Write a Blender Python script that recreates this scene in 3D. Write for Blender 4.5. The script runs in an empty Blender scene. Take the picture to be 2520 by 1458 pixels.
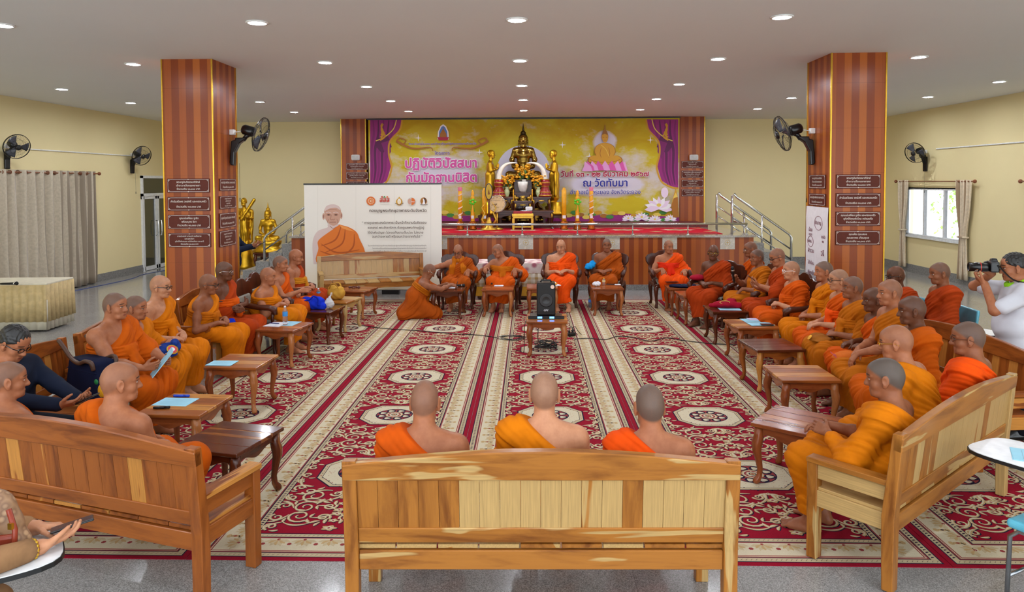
import bpy, math, random
import numpy as np
from mathutils import Vector, Matrix
rnd = random.Random(7)
sc = bpy.context.scene
COL = sc.collection
# ------------------------------------------------------------------ camera
W_, H_ = 2520.0, 1458.0
F_, PX, PY = 1748.0, 1253.3, 513.2
YAW, PIT, ROL, CAMZ = 0.0282, 0.0373, -0.0042, 2.3
def rotm():
    c, s = math.cos(YAW), math.sin(YAW); A = np.array([[c, s, 0], [-s, c, 0], [0, 0, 1.]])
    c, s = math.cos(PIT), math.sin(PIT); B = np.array([[1, 0, 0], [0, c, -s], [0, s, c.real]])
    c, s = math.cos(ROL), math.sin(ROL); D = np.array([[c, 0, s], [0, 1, 0], [-s, 0, c]])
    return D @ B @ A
RW = rotm()                       # world -> (right, forward, up)
def P(u, v, z=None, y=None, x=None):
    """point of the place seen at photo pixel (u, v), on the height z or at the distance y"""
    d = RW.T @ np.array([(u - PX) / F_, 1.0, -(v - PY) / F_])
    t = (z - CAMZ) / d[2] if z is not None else (y / d[1] if y is not None else x / d[0])
    p = d * t
    return Vector((p[0], p[1], p[2] + CAMZ))
cd = bpy.data.cameras.new('camera'); cam = bpy.data.objects.new('camera', cd); COL.objects.link(cam)
cd.sensor_width = 36; cd.sensor_fit = 'HORIZONTAL'; cd.lens = F_ / W_ * 36
cd.shift_x = (W_ / 2 - PX) / W_; cd.shift_y = -(H_ / 2 - PY) / W_
cd.clip_start = 0.05; cd.clip_end = 200
m = Matrix([[RW[0][i], RW[2][i], -RW[1][i]] for i in range(3)]).to_4x4(); m.translation = (0, 0, CAMZ)
cam.matrix_world = m; sc.camera = cam
# ------------------------------------------------------------------ light of the place
wd = bpy.data.worlds.new('daylight'); sc.world = wd; wd.use_nodes = True
bg = wd.node_tree.nodes['Background']; bg.inputs[0].default_value = (0.86, 0.94, 1, 1); bg.inputs[1].default_value = 2.3
LAMP = 205.0                        # strength of one ceiling downlight
sc.view_settings.view_transform = 'Standard'; sc.view_settings.look = 'None'
sc.view_settings.gamma = 1; sc.view_settings.use_curve_mapping = False
sc.view_settings.exposure = 0.88
cy = sc.cycles
cy.max_bounces = 7; cy.diffuse_bounces = 4; cy.glossy_bounces = 3; cy.transmission_bounces = 6; cy.transparent_max_bounces = 12
cy.caustics_reflective = False; cy.caustics_refractive = False
cy.sample_clamp_indirect = 6; cy.use_denoising = True
# ------------------------------------------------------------------ helpers
def lin(c):
    """sRGB hex or 0-255 triple -> linear rgba"""
    if isinstance(c, str): c = [int(c[i:i + 2], 16) for i in (0, 2, 4)]
    r = []
    for x in c:
        x = x / 255.0
        r.append(x / 12.92 if x <= 0.04045 else ((x + 0.055) / 1.055) ** 2.4)
    return (*r, 1.0)
MAT = {}
class NT:
    def __init__(s, name):
        s.m = bpy.data.materials.new(name); s.m.use_nodes = True; s.t = s.m.node_tree; s.b = s.t.nodes['Principled BSDF']
    def n(s, typ, **kw):
        n = s.t.nodes.new(typ)
        for k, v in kw.items():
            if k.startswith('i_'):
                k = k[2:]; k = int(k) if k.isdigit() else k
                n.inputs[k].default_value = v
            else: setattr(n, k, v)
        return n
    def l(s, a, ao, b, bi): s.t.links.new(a.outputs[ao], b.inputs[bi]); return b
    def math(s, op, a, b=None, clamp=False):
        n = s.t.nodes.new('ShaderNodeMath'); n.operation = op; n.use_clamp = clamp
        for i, x in enumerate((a, b)):
            if x is None: continue
            if isinstance(x, (int, float)): n.inputs[i].default_value = x
            else: s.t.links.new(x, n.inputs[i])
        return n.outputs[0]
    def mix(s, f, a, b):
        n = s.t.nodes.new('ShaderNodeMix'); n.data_type = 'RGBA'
        for sock, x in ((n.inputs[0], f), (n.inputs[6], a), (n.inputs[7], b)):
            if isinstance(x, (int, float)): sock.default_value = x
            elif isinstance(x, tuple): sock.default_value = x
            else: s.t.links.new(x, sock)
        return n.outputs[2]
    def ramp(s, fac, stops, interp='LINEAR'):
        n = s.t.nodes.new('ShaderNodeValToRGB'); n.color_ramp.interpolation = interp
        e = n.color_ramp.elements
        while len(e) < len(stops): e.new(0.5)
        for x, (p, c) in zip(e, stops): x.position = p; x.color = c if len(c) == 4 else lin(c)
        s.t.links.new(fac, n.inputs[0]); return n.outputs[0]
    def noise(s, vec=None, scale=5., detail=3., rough=.5, dist=0.):
        n = s.n('ShaderNodeTexNoise'); n.inputs['Scale'].default_value = scale; n.inputs['Detail'].default_value = detail
        n.inputs['Roughness'].default_value = rough; n.inputs['Distortion'].default_value = dist
        if vec is not None: s.t.links.new(vec, n.inputs['Vector'])
        return n.outputs[0]
    def attr(s, name): return s.n('ShaderNodeAttribute', attribute_name=name)
    def mapping(s, vec, scale=(1, 1, 1), loc=(0, 0, 0)):
        n = s.n('ShaderNodeMapping'); n.inputs['Scale'].default_value = scale; n.inputs['Location'].default_value = loc
        s.t.links.new(vec, n.inputs['Vector']); return n.outputs[0]
    def obj(s): return s.n('ShaderNodeTexCoord').outputs['Object']
    def geo(s): return s.n('ShaderNodeNewGeometry').outputs['Position']
    def xyz(s, vec):
        n = s.n('ShaderNodeSeparateXYZ'); s.t.links.new(vec, n.inputs[0]); return n.outputs
    def base(s, c, rough=.5, metal=0., coat=0., spec=None, sheen=0.):
        if isinstance(c, tuple): s.b.inputs['Base Color'].default_value = c
        else: s.t.links.new(c, s.b.inputs['Base Color'])
        if isinstance(rough, (int, float)): s.b.inputs['Roughness'].default_value = rough
        else: s.t.links.new(rough, s.b.inputs['Roughness'])
        s.b.inputs['Metallic'].default_value = metal
        if coat: s.b.inputs['Coat Weight'].default_value = coat; s.b.inputs['Coat Roughness'].default_value = .08
        if spec is not None: s.b.inputs['Specular IOR Level'].default_value = spec
        if sheen: s.b.inputs['Sheen Weight'].default_value = sheen
        return s
    def bump(s, h, strength=.3, dist=.01):
        n = s.n('ShaderNodeBump'); n.inputs['Strength'].default_value = strength; n.inputs['Distance'].default_value = dist
        s.t.links.new(h, n.inputs['Height']); s.t.links.new(n.outputs[0], s.b.inputs['Normal']); return s
def flat(name, c, rough=.5, metal=0., coat=0., spec=None, var=.06, emit=None):
    """plain coloured material with a little procedural unevenness"""
    if name in MAT: return MAT[name]
    t = NT(name); c = lin(c)
    if var:
        nz = t.noise(t.obj(), 14, 2)
        d = tuple(x * (1 - var) for x in c[:3]) + (1,); e = tuple(min(1, x * (1 + var)) for x in c[:3]) + (1,)
        t.base(t.ramp(nz, [(.35, d), (.65, e)]), rough, metal, coat, spec)
    else: t.base(c, rough, metal, coat, spec)
    if emit: t.b.inputs['Emission Color'].default_value = c; t.b.inputs['Emission Strength'].default_value = emit
    MAT[name] = t.m; return t.m
def tag(o, label=None, cat=None, group=None, kind=None):
    if label: o['label'] = label
    if cat: o['category'] = cat
    if group: o['group'] = group
    if kind: o['kind'] = kind
    return o
def empty(name, loc=(0, 0, 0), rz=0., label=None, cat=None, group=None):
    o = bpy.data.objects.new(name, None); COL.objects.link(o); o.location = loc; o.rotation_euler = (0, 0, rz)
    o.empty_display_size = .1
    return tag(o, label, cat, group)
def copy_tree(o, parent=None):
    c = o.copy(); COL.objects.link(c)
    if parent is not None: c.parent = parent
    for ch in list(o.children): copy_tree(ch, c)
    return c
def mesh_obj(name, verts, faces, mats, parent=None, smooth=False, loc=(0, 0, 0), mi=None, attrs=None):
    me = bpy.data.meshes.new(name)
    if isinstance(verts, np.ndarray):
        nv, nf = len(verts), len(faces); q = faces.shape[1]
        me.vertices.add(nv); me.vertices.foreach_set('co', verts.astype(np.float32).ravel())
        me.loops.add(nf * q); me.loops.foreach_set('vertex_index', faces.astype(np.int32).ravel())
        me.polygons.add(nf); me.polygons.foreach_set('loop_start', np.arange(0, nf * q, q, dtype=np.int32))
        me.update(calc_edges=True); me.validate()
    else: me.from_pydata(verts, [], faces); me.update()
    for mt in (mats if isinstance(mats, (list, tuple)) else [mats]): me.materials.append(mt)
    if mi is not None: me.polygons.foreach_set('material_index', mi)
    if smooth: me.polygons.foreach_set('use_smooth', [True] * len(me.polygons))
    for k, a in (attrs or {}).items():
        a = np.asarray(a, np.float32)
        if a.ndim == 1:
            at = me.attributes.new(k, 'FLOAT', 'POINT'); at.data.foreach_set('value', a)
        else:
            at = me.attributes.new(k, 'FLOAT_VECTOR', 'POINT'); at.data.foreach_set('vector', a.ravel())
    o = bpy.data.objects.new(name, me); COL.objects.link(o); o.location = loc
    if parent is not None: o.parent = parent
    return o
def rotz(a): return Matrix.Rotation(a, 3, 'Z')
class MB:
    """collects shapes; build() links them as ONE mesh object"""
    def __init__(s): s.v, s.f, s.mi, s.gc, s.tn = [], [], [], [], []
    def add(s, vs, fs, m=0, gc=None, tone=.5, M=None, T=None):
        o = len(s.v)
        for i, p in enumerate(vs):
            p = Vector(p)
            s.gc.append(tuple(gc[i]) if gc is not None else tuple(p)); s.tn.append(tone)
            if M is not None: p = M @ p
            if T is not None: p = p + Vector(T)
            s.v.append(tuple(p))
        for f in fs: s.f.append([o + i for i in f]); s.mi.append(m)
        return s
    def box(s, c, d, M=None, m=0, grain=None, tone=None, taper=None):
        hx, hy, hz = d[0] / 2, d[1] / 2, d[2] / 2
        vs = [(x * hx, y * hy, z * hz) for z in (-1, 1) for y in (-1, 1) for x in (-1, 1)]
        if taper: vs = [(x * (taper if z > 0 else 1), y * (taper if z > 0 else 1), z) for x, y, z in vs]
        fs = [(0, 2, 3, 1), (4, 5, 7, 6), (0, 1, 5, 4), (2, 6, 7, 3), (0, 4, 6, 2), (1, 3, 7, 5)]
        g = grain if grain is not None else max(range(3), key=lambda i: d[i])
        o = [(g), (g + 1) % 3, (g + 2) % 3]; sd = rnd.random() * 40
        gc = [(p[o[0]] + sd, p[o[1]] + sd * 1.7, p[o[2]] + sd * .6) for p in vs]
        return s.add(vs, fs, m, gc, rnd.random() if tone is None else tone, M, c)
    def prism(s, poly, th, M=None, T=None, m=0, grain=0, tone=None):
        """polygon in local xz, extruded along local y by th (centred)"""
        n = len(poly); sd = rnd.random() * 40
        vs = [(x, -th / 2, z) for x, z in poly] + [(x, th / 2, z) for x, z in poly]
        fs = [tuple(range(n)), tuple(range(2 * n - 1, n - 1, -1))] + [(i, n + i, n + (i + 1) % n, (i + 1) % n) for i in range(n)]
        gc = [((p[0], p[2])[grain] + sd, (p[2], p[0])[grain] + sd * 1.7, p[1] + sd * .6) for p in vs]
        return s.add(vs, fs, m, gc, rnd.random() if tone is None else tone, M, T)
    def tube(s, pts, r, n=8, m=0, cap=True, M=None, T=None, flat=1.):
        pts = [Vector(p) for p in pts]; k = len(pts); rs = r if isinstance(r, (list, tuple)) else [r] * k
        vs, fs, gc = [], [], []; up = None; L = 0; sd = rnd.random() * 40
        for i, p in enumerate(pts):
            d = (pts[min(i + 1, k - 1)] - pts[max(i - 1, 0)]).normalized()
            if up is None: up = Vector((0, 0, 1)) if abs(d.z) < .9 else Vector((1, 0, 0))
            a = d.cross(up).normalized(); up = a.cross(d).normalized()
            if i: L += (p - pts[i - 1]).length
            for j in range(n):
                t = 2 * math.pi * j / n
                vs.append(p + (a * math.cos(t) + up * math.sin(t) * flat) * rs[i]); gc.append((L + sd, math.cos(t) * rs[i] + sd, math.sin(t) * rs[i]))
        for i in range(k - 1):
            for j in range(n):
                fs.append((i * n + j, i * n + (j + 1) % n, (i + 1) * n + (j + 1) % n, (i + 1) * n + j))
        if cap: fs += [tuple(range(n - 1, -1, -1)), tuple(range((k - 1) * n, k * n))]
        return s.add(vs, fs, m, gc, rnd.random(), M, T)
    def lathe(s, prof, n=20, m=0, M=None, T=None, sx=1., sy=1.):
        vs = [(r * math.cos(2 * math.pi * j / n) * sx, r * math.sin(2 * math.pi * j / n) * sy, z) for r, z in prof for j in range(n)]
        k = len(prof)
        fs = [(i * n + j, i * n + (j + 1) % n, (i + 1) * n + (j + 1) % n, (i + 1) * n + j) for i in range(k - 1) for j in range(n)]
        fs += [tuple(range(n - 1, -1, -1)), tuple(range((k - 1) * n, k * n))]
        return s.add(vs, fs, m, None, .5, M, T)
    def ball(s, c, r, n=12, m=0, M=None):
        r = r if isinstance(r, (tuple, list)) else (r, r, r); k = max(5, n // 2 + 1)
        vs = [(r[0] * math.sin(math.pi * i / (k - 1)) * math.cos(2 * math.pi * j / n), r[1] * math.sin(math.pi * i / (k - 1)) * math.sin(2 * math.pi * j / n),
               r[2] * math.cos(math.pi * i / (k - 1))) for i in range(k) for j in range(n)]
        fs = [(i * n + j, (i + 1) * n + j, (i + 1) * n + (j + 1) % n, i * n + (j + 1) % n) for i in range(k - 1) for j in range(n)]
        return s.add(vs, fs, m, None, .5, M, c)
    def build(s, name, mats, parent=None, bevel=0., smooth=False, loc=(0, 0, 0), seg=1):
        o = mesh_obj(name, s.v, s.f, mats, parent, smooth, loc, s.mi, {'gc': s.gc, 'tone': s.tn})
        if bevel:
            b = o.modifiers.new('edge', 'BEVEL'); b.width = bevel; b.segments = seg; b.limit_method = 'ANGLE'; b.angle_limit = .7
        return o
def rotx3(a): return Matrix.Rotation(a, 3, 'X')
def roty3(a): return Matrix.Rotation(a, 3, 'Y')
TXT = {}
def text_mesh(body, size):
    """lettering as flat triangles in the xy plane, centred on x: (verts, faces, width)"""
    if body in TXT: v, f, w = TXT[body]
    else:
        cu = bpy.data.curves.new('lettering', 'FONT'); cu.body = body; cu.size = 1; cu.resolution_u = 3
        o = bpy.data.objects.new('lettering', cu); COL.objects.link(o)
        me = bpy.data.meshes.new_from_object(o.evaluated_get(bpy.context.evaluated_depsgraph_get()))
        v = [tuple(x.co) for x in me.vertices]; f = [tuple(p.vertices) for p in me.polygons]
        bpy.data.objects.remove(o); bpy.data.curves.remove(cu); bpy.data.meshes.remove(me)
        x0 = min([p[0] for p in v] or [0]); x1 = max([p[0] for p in v] or [0])
        vv, ff = [], []
        for k, q in enumerate(f):                         # every triangle its own hair's breadth apart, so overlapping strokes never coincide
            dz = .00015 * ((k * .618034) % 1); ff.append(tuple(range(len(vv), len(vv) + len(q)))); vv += [(v[i][0] - (x0 + x1) / 2, v[i][1], dz) for i in q]
        v, f, w = vv, ff, x1 - x0; TXT[body] = (v, f, w)
    return [(p[0] * size, p[1] * size, p[2]) for p in v], f, w * size
def put_text(mb, body, x, z, y, width=None, size=None, m=0, bold=0., align='c', sx=1.):
    """lettering on a wall that faces -y (local): baseline z, centre x"""
    _, _, w1 = text_mesh(body, 1.0)
    if size is None: size = width / w1
    v, f, w = text_mesh(body, size)
    if align == 'l': x = x + w * sx / 2
    if align == 'r': x = x - w * sx / 2
    offs = [(0, 0)] if not bold else [(0, 0)] + [(bold * math.cos(a * math.pi / 4), bold * math.sin(a * math.pi / 4)) for a in range(0, 8, 1 if bold > .02 else 2)]
    for k, (dx, dz) in enumerate(offs):
        mb.add([(x + (p[0] + dx * size) * sx, y - (8 - k) * .0002 - p[2], z + p[1] + dz * size) for p in v], f, m)
# ------------------------------------------------------------------ materials
def wood(name, heart, dark, sap, sapw=.45, rough=.3, coat=.08, along=1.3, across=9.):
    if name in MAT: return MAT[name]
    t = NT(name); g = t.attr('gc').outputs['Vector']; tone = t.attr('tone').outputs['Fac']
    a = t.noise(t.mapping(g, (along, across, across)), 1.6, 5, .6, .6)
    b = t.noise(t.mapping(g, (along * 2.5, across * 12, across * 8)), 1.5, 2, .6)
    hc = t.ramp(a, [(.3, dark), (.55, heart), (.75, heart)])
    hc = t.mix(t.math('MULTIPLY', b, .35), hc, lin(dark))
    s = t.noise(t.mapping(g, (along * .55, across * .75, across * .7), (7, 3, 1)), 1.5, 3, .5, .3)
    k = t.math('ADD', s, t.math('MULTIPLY', t.math('SUBTRACT', tone, 1 - sapw), .8))
    f = t.ramp(k, [(.5, (0, 0, 0, 1)), (.525, (1, 1, 1, 1))])
    sp = t.ramp(b, [(.3, sap), (.75, tuple(int(x * .86) for x in sap))])
    c = t.mix(f, hc, sp)
    t.base(c, rough, 0, coat, .3); MAT[name] = t.m; return t.m
TEAK = wood('teak', (166, 106, 42), (112, 62, 20), (188, 152, 96), .5)
TEAKO = wood('teak_orange', (158, 88, 34), (104, 50, 16), (196, 132, 60), .32)
ROSE = wood('red_table_wood', (150, 80, 40), (104, 48, 22), (178, 110, 60), .25, .22, .2)
ROSED = wood('dark_table_wood', (92, 42, 20), (58, 24, 12), (136, 78, 36), .16, .2, .25)
CARV = wood('carved_dark_wood', (82, 38, 20), (48, 20, 11), (104, 54, 26), .08, .3, .15)
def m_laminate():
    t = NT('wood_laminate'); o = t.obj(); p = t.xyz(o); n = t.xyz(t.n('ShaderNodeNewGeometry').outputs['Normal'])
    ax = t.math('ABSOLUTE', n[0]); ay = t.math('ABSOLUTE', n[1])
    s = t.math('ADD', t.math('MULTIPLY', p[0], t.math('ROUND', ay)), t.math('MULTIPLY', p[1], t.math('ROUND', ax)))
    fx = t.math('DIVIDE', s, .1); idx = t.math('FLOOR', fx)
    tz = t.math('FLOOR', t.math('DIVIDE', p[2], .6))
    wn = t.n('ShaderNodeTexWhiteNoise', noise_dimensions='2D')
    cmb = t.n('ShaderNodeCombineXYZ'); t.t.links.new(idx, cmb.inputs[0]); t.t.links.new(t.math('MULTIPLY', tz, 0.0), cmb.inputs[1]); t.l(cmb, 0, wn, 'Vector')
    alt = t.math('MULTIPLY', t.math('ABSOLUTE', t.math('MODULO', idx, 2.0)), .5)
    v = t.math('ADD', t.math('MULTIPLY', wn.outputs['Value'], .5), alt)
    c = t.ramp(v, [(.1, (178, 98, 44)), (.45, (166, 86, 40)), (.62, (148, 72, 36)), (.9, (136, 64, 33))])
    gr = t.noise(t.mapping(o, (60, 60, 2.2)), 1.5, 4, .6)
    c = t.mix(t.math('MULTIPLY', gr, .22), c, lin((100, 46, 22)))
    # thin seams between boards and between the panels
    fr = t.math('FRACT', fx); e = t.math('LESS_THAN', t.math('MINIMUM', fr, t.math('SUBTRACT', 1.0, fr)), .012)
    fz = t.math('FRACT', t.math('DIVIDE', p[2], .6)); ez = t.math('LESS_THAN', fz, .005)
    c = t.mix(t.math('MULTIPLY', t.math('MAXIMUM', e, ez), .5), c, lin((70, 34, 20)))
    t.base(c, .24, 0, 0, .28); MAT['laminate'] = t.m; return t.m
LAM = m_laminate()
def m_floor():
    t = NT('polished_granite'); o = t.geo()
    v = t.n('ShaderNodeTexVoronoi'); v.inputs['Scale'].default_value = 210; t.t.links.new(o, v.inputs['Vector'])
    c1 = t.ramp(t.xyz(v.outputs['Color'])[0], [(.0, (96, 93, 92)), (.3, (132, 129, 127)), (.65, (154, 152, 149)), (1, (184, 182, 178))])
    n = t.noise(o, 9, 4, .6); c = t.mix(t.math('MULTIPLY', n, .4), c1, lin((146, 145, 142)))
    p = t.xyz(o)
    tx = t.math('FLOOR', t.math('DIVIDE', p[0], .6)); ty = t.math('FLOOR', t.math('DIVIDE', p[1], .6))
    cmb = t.n('ShaderNodeCombineXYZ'); t.t.links.new(tx, cmb.inputs[0]); t.t.links.new(ty, cmb.inputs[1])
    wn = t.n('ShaderNodeTexWhiteNoise', noise_dimensions='2D'); t.l(cmb, 0, wn, 'Vector')
    c = t.mix(t.math('MULTIPLY', wn.outputs['Value'], .28), c, lin((120, 119, 117)))
    fx = t.math('FRACT', t.math('DIVIDE', p[0], .6)); fy = t.math('FRACT', t.math('DIVIDE', p[1], .6))
    j = t.math('MAXIMUM', t.math('LESS_THAN', fx, .006), t.math('LESS_THAN', fy, .006))
    c = t.mix(t.math('MULTIPLY', j, .5), c, lin((90, 88, 86)))
    t.base(c, .14, 0, 0, .5); MAT['floor'] = t.m; return t.m
FLOOR = m_floor()
def m_granite(name, c0, c1, rough=.3):
    t = NT(name); v = t.n('ShaderNodeTexVoronoi'); v.inputs['Scale'].default_value = 110; t.t.links.new(t.geo(), v.inputs['Vector'])
    t.base(t.ramp(t.xyz(v.outputs['Color'])[1], [(.1, c0), (.9, c1)]), rough); MAT[name] = t.m; return t.m
GRAN = m_granite('grey_granite', (98, 97, 96), (152, 150, 147))
def m_paint(name, c, v=.03, rough=.75):
    t = NT(name); n = t.noise(t.geo(), .7, 4, .6); n2 = t.noise(t.geo(), 160, 2)
    a = lin(c); d = tuple(x * (1 - v) for x in a[:3]) + (1,)
    t.base(t.ramp(n, [(.3, d), (.7, a)]), rough, 0, 0, .25); t.bump(n2, .05, .002); MAT[name] = t.m; return t.m
WALL = m_paint('cream_wall_paint', (232, 216, 166)); CEIL = m_paint('ceiling_paint', (228, 229, 230), .02, .85)
WHITE = flat('white_paint', (236, 236, 234), .35); GOLDT = flat('gold_trim', (212, 168, 58), .25, .9)
STEEL = flat('stainless_steel', (196, 196, 194), .16, 1., var=.03); BLACKP = flat('black_plastic', (14, 14, 15), .28)
ALU = flat('white_aluminium', (222, 224, 226), .35)
# ------------------------------------------------------------------ the room
LX, RX, BY, FY, CH = -10.08, 9.55, 19.75, -3.0, 4.0
def structure(mb, name, mats, bevel=0.): return tag(mb.build(name, mats, None, bevel), kind='structure')
structure(MB().box(((LX + RX) / 2, (FY + BY) / 2, -.05), (RX - LX + .4, BY - FY + .4, .1)), 'floor', FLOOR)
structure(MB().box(((LX + RX) / 2, (FY + BY) / 2, CH + .05), (RX - LX + .4, BY - FY + .4, .1)), 'ceiling', CEIL)
D0, D1, DH = 18.15, 19.65, 2.5                       # door in the left wall
w = MB()
w.box((LX - .1, (FY + D0) / 2, CH / 2), (.2, D0 - FY, CH)).box((LX - .1, (D1 + BY) / 2, CH / 2), (.2, BY - D1, CH)).box((LX - .1, (D0 + D1) / 2, (DH + CH) / 2), (.2, D1 - D0, CH - DH))
structure(w, 'wall_left', WALL)
W1 = (15.85, 18.3, .94, 2.09); W2 = (10.6, 13.3, .94, 2.09)  # windows in the right wall
w = MB(); ys = [FY, W2[0], W2[1], W1[0], W1[1], BY]
for i in (0, 2, 4): w.box((RX + .1, (ys[i] + ys[i + 1]) / 2, CH / 2), (.2, ys[i + 1] - ys[i], CH))
for a in (W1, W2):
    w.box((RX + .1, (a[0] + a[1]) / 2, a[2] / 2), (.2, a[1] - a[0], a[2])); w.box((RX + .1, (a[0] + a[1]) / 2, (a[3] + CH) / 2), (.2, a[1] - a[0], CH - a[3]))
structure(w, 'wall_right', WALL)
structure(MB().box(((LX + RX) / 2, BY + .1, CH / 2), (RX - LX + .4, .2, CH)), 'wall_back', WALL)
SX0, SX1, SY, SZ = -5.08, 4.70, 15.0, 1.16            # the stage
structure(MB().box((LX + .01, (FY + D0) / 2, .09), (.02, D0 - FY, .18)), 'baseboard_left', GRAN)
structure(MB().box((RX - .01, (FY + BY) / 2, .1), (.02, BY - FY, .2)), 'baseboard_right', GRAN)
structure(MB().box(((LX + SX0) / 2, BY - .01, .1), (SX0 - LX, .02, .2)).box(((RX + SX1) / 2, BY - .01, .1), (RX - SX1, .02, .2)), 'baseboard_back', GRAN)
GLASS = NT('clear_glass'); GLASS.base((1, 1, 1, 1), .02); GLASS.b.inputs['Transmission Weight'].default_value = 1; GLASS.b.inputs['IOR'].default_value = 1.05; GLASS = GLASS.m
DGLASS = flat('dim_door_glass', (58, 56, 34), .06, 0, .3)
GREEN = flat('sunlit_leaves', (126, 164, 74), .6, var=.4)
for k, a in enumerate((W1, W2)):
    f = MB(); y0, y1, z0, z1 = a; cyy, cz = (y0 + y1) / 2, (z0 + z1) / 2
    for z in (z0, z1): f.box((RX + .06, cyy, z), (.12, y1 - y0, .06))
    for y in (y0, y1, cyy - .42, cyy + .42): f.box((RX + .06, y, cz), (.1, .06, z1 - z0))
    f.box((RX - .02, cyy, z0 - .03), (.1, y1 - y0 + .16, .05))
    wo = structure(f, 'window_%d' % (k + 1), ALU)
    MB().box((RX + .07, cyy, cz), (.008, y1 - y0, z1 - z0)).build('pane', GLASS, wo)
f = MB()
for y in (D0 + .03, D1 - .03): f.box((LX - .02, y, DH / 2), (.14, .06, DH))
for z in (DH - .03, 2.0): f.box((LX - .02, (D0 + D1) / 2, z), (.14, D1 - D0, .07))
for y in (D0 + .09, 18.86, 18.97, D1 - .09): f.box((LX + .005, y, 1.0), (.05, .08, 2.0))
for z in (.06, 1.94): f.box((LX + .005, (D0 + D1) / 2, z), (.05, D1 - D0, .1))
do = structure(f, 'door_1', ALU)
MB().box((LX - .01, (D0 + D1) / 2, 1.25), (.01, D1 - D0, 2.5)).build('pane', DGLASS, do)
for y in (18.83, 19.0): MB().tube([(LX + .02, y, 1.3), (LX + .09, y, 1.3), (LX + .1, y, 1.2), (LX + .1, y, 1.0), (LX + .09, y, .9), (LX + .02, y, .9)], .013).build('door_handle', STEEL, do)
w = MB(); w.box(((SX0 + SX1) / 2, SY + .03, SZ / 2 - .02), (SX1 - SX0, .06, SZ - .04))
w.box((SX0 + .03, (SY + BY) / 2, SZ / 2 - .02), (.06, BY - SY - .02, SZ - .04)); w.box((SX1 - .03, (SY + BY) / 2, SZ / 2 - .02), (.06, BY - SY - .02, SZ - .04))
structure(w, 'trim_1', LAM)                            # the panelled face of the stage
SLAB = NT('polished_stage_floor'); SLAB.base(SLAB.ramp(SLAB.noise(SLAB.geo(), 60, 3), [(.3, (132, 122, 112)), (.7, (178, 168, 156))]), .08); SLAB = SLAB.m
structure(MB().box(((SX0 + SX1) / 2, (SY + BY) / 2 - .02, SZ - .02), (SX1 - SX0 + .08, BY - SY + .04, .04)), 'floor_stage', SLAB)
structure(MB().box((-.2, 18.66, SZ + .04), (9.2, 2.1, .085)), 'floor_stage_dais', m_granite('dark_red_dais', (84, 30, 30), (120, 44, 42), .6))
structure(MB().box(((SX0 + SX1) / 2, SY - .005, .06), (SX1 - SX0, .02, .12)), 'baseboard_stage', GRAN)
def pillar(n, x0, x1, y0, y1, z0=0.):
    o = structure(MB().box(((x0 + x1) / 2, (y0 + y1) / 2, (z0 + CH) / 2), (x1 - x0, y1 - y0, CH - z0)), 'pillar_%d' % n, LAM)
    t = MB()
    for x in (x0, x1):
        for y in (y0, y1): t.box((x, y, (z0 + CH) / 2), (.018, .018, CH - z0))
    t.build('corner_trim', GOLDT, o); return o
PL = (-5.03, -4.335, 9.66, 10.44); PR = (4.03, 4.75, 9.64, 10.44)
pillar(1, *PL); pillar(2, *PR); pillar(3, -5.02, -4.36, 18.9, BY - .02, SZ); pillar(4, 3.95, 4.62, 18.9, BY - .02, SZ)
# stairs at both ends of the stage
for k, (xa, s) in enumerate(((SX1, 1), (SX0, -1))):
    st = MB()
    for i in range(5): st.box((xa + s * (.15 + .29 * i), 16.1, (SZ - .19 * (i + 1)) / 2), (.3, 1.7, SZ - .19 * (i + 1)))
    structure(st, 'floor_stair_%d' % (k + 1), GRAN)
# ------------------------------------------------------------------ downlights
RIM = flat('downlight_rim', (238, 238, 236), .5); LED = NT('led_diffuser'); LED.base((1, 1, 1, 1), .5)
LED.b.inputs['Emission Color'].default_value = (.94, .985, 1.06, 1); LED.b.inputs['Emission Strength'].default_value = LAMP; LED = LED.m
K = 1.119
rowsY = [6.6986 * K, 8.9336 * K, 11.2197 * K, 13.1811 * K, 15.1122 * K]; colX = lambda k: (-.1112 + 2.4524 * k) * K
spots = [(k, r) for r in range(5) for k in range(-3, 4)]
spots = [(k, r) for k, r in spots if abs(k) < 3 or r > 1]
ROWN = ['nearest row', 'second row', 'third row', 'fourth row', 'row farthest back']; COLN = {-3: 'by the left wall', -2: 'second column from the left wall', -1: 'column left of the centre', 0: 'centre column', 1: 'column right of the centre', 2: 'second column from the right wall', 3: 'by the right wall'}
dl = None
def downlight(x, y, label):
    global dl
    if dl is None:
        dl = empty('downlight', (x, y, CH))
        MB().lathe([(.085, -.001), (.115, -.001), (.118, -.012), (.088, -.016), (.085, -.008)], 28).build('trim_ring', RIM, dl, smooth=True)
        MB().lathe([(.086, -.006), (.086, -.009)], 12).build('diffuser', LED, dl); o = dl
    else: o = copy_tree(dl); o.location = (x, y, CH)
    tag(o, label, 'ceiling light', 'round ceiling downlights')
for k, r in spots: downlight(colX(k), rowsY[r], 'lit round ceiling downlight, %s of lights, %s' % (ROWN[r], COLN[k]))
for k in range(-3, 4):
    for r, y in enumerate((5.1, 2.7, .3)):
        if k in (-3, 3) and r == 0 or r: downlight(colX(k), y, 'downlight out of view above us, %s row back, %s' % (('first', 'second', 'third')[r], COLN[k]))
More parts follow.
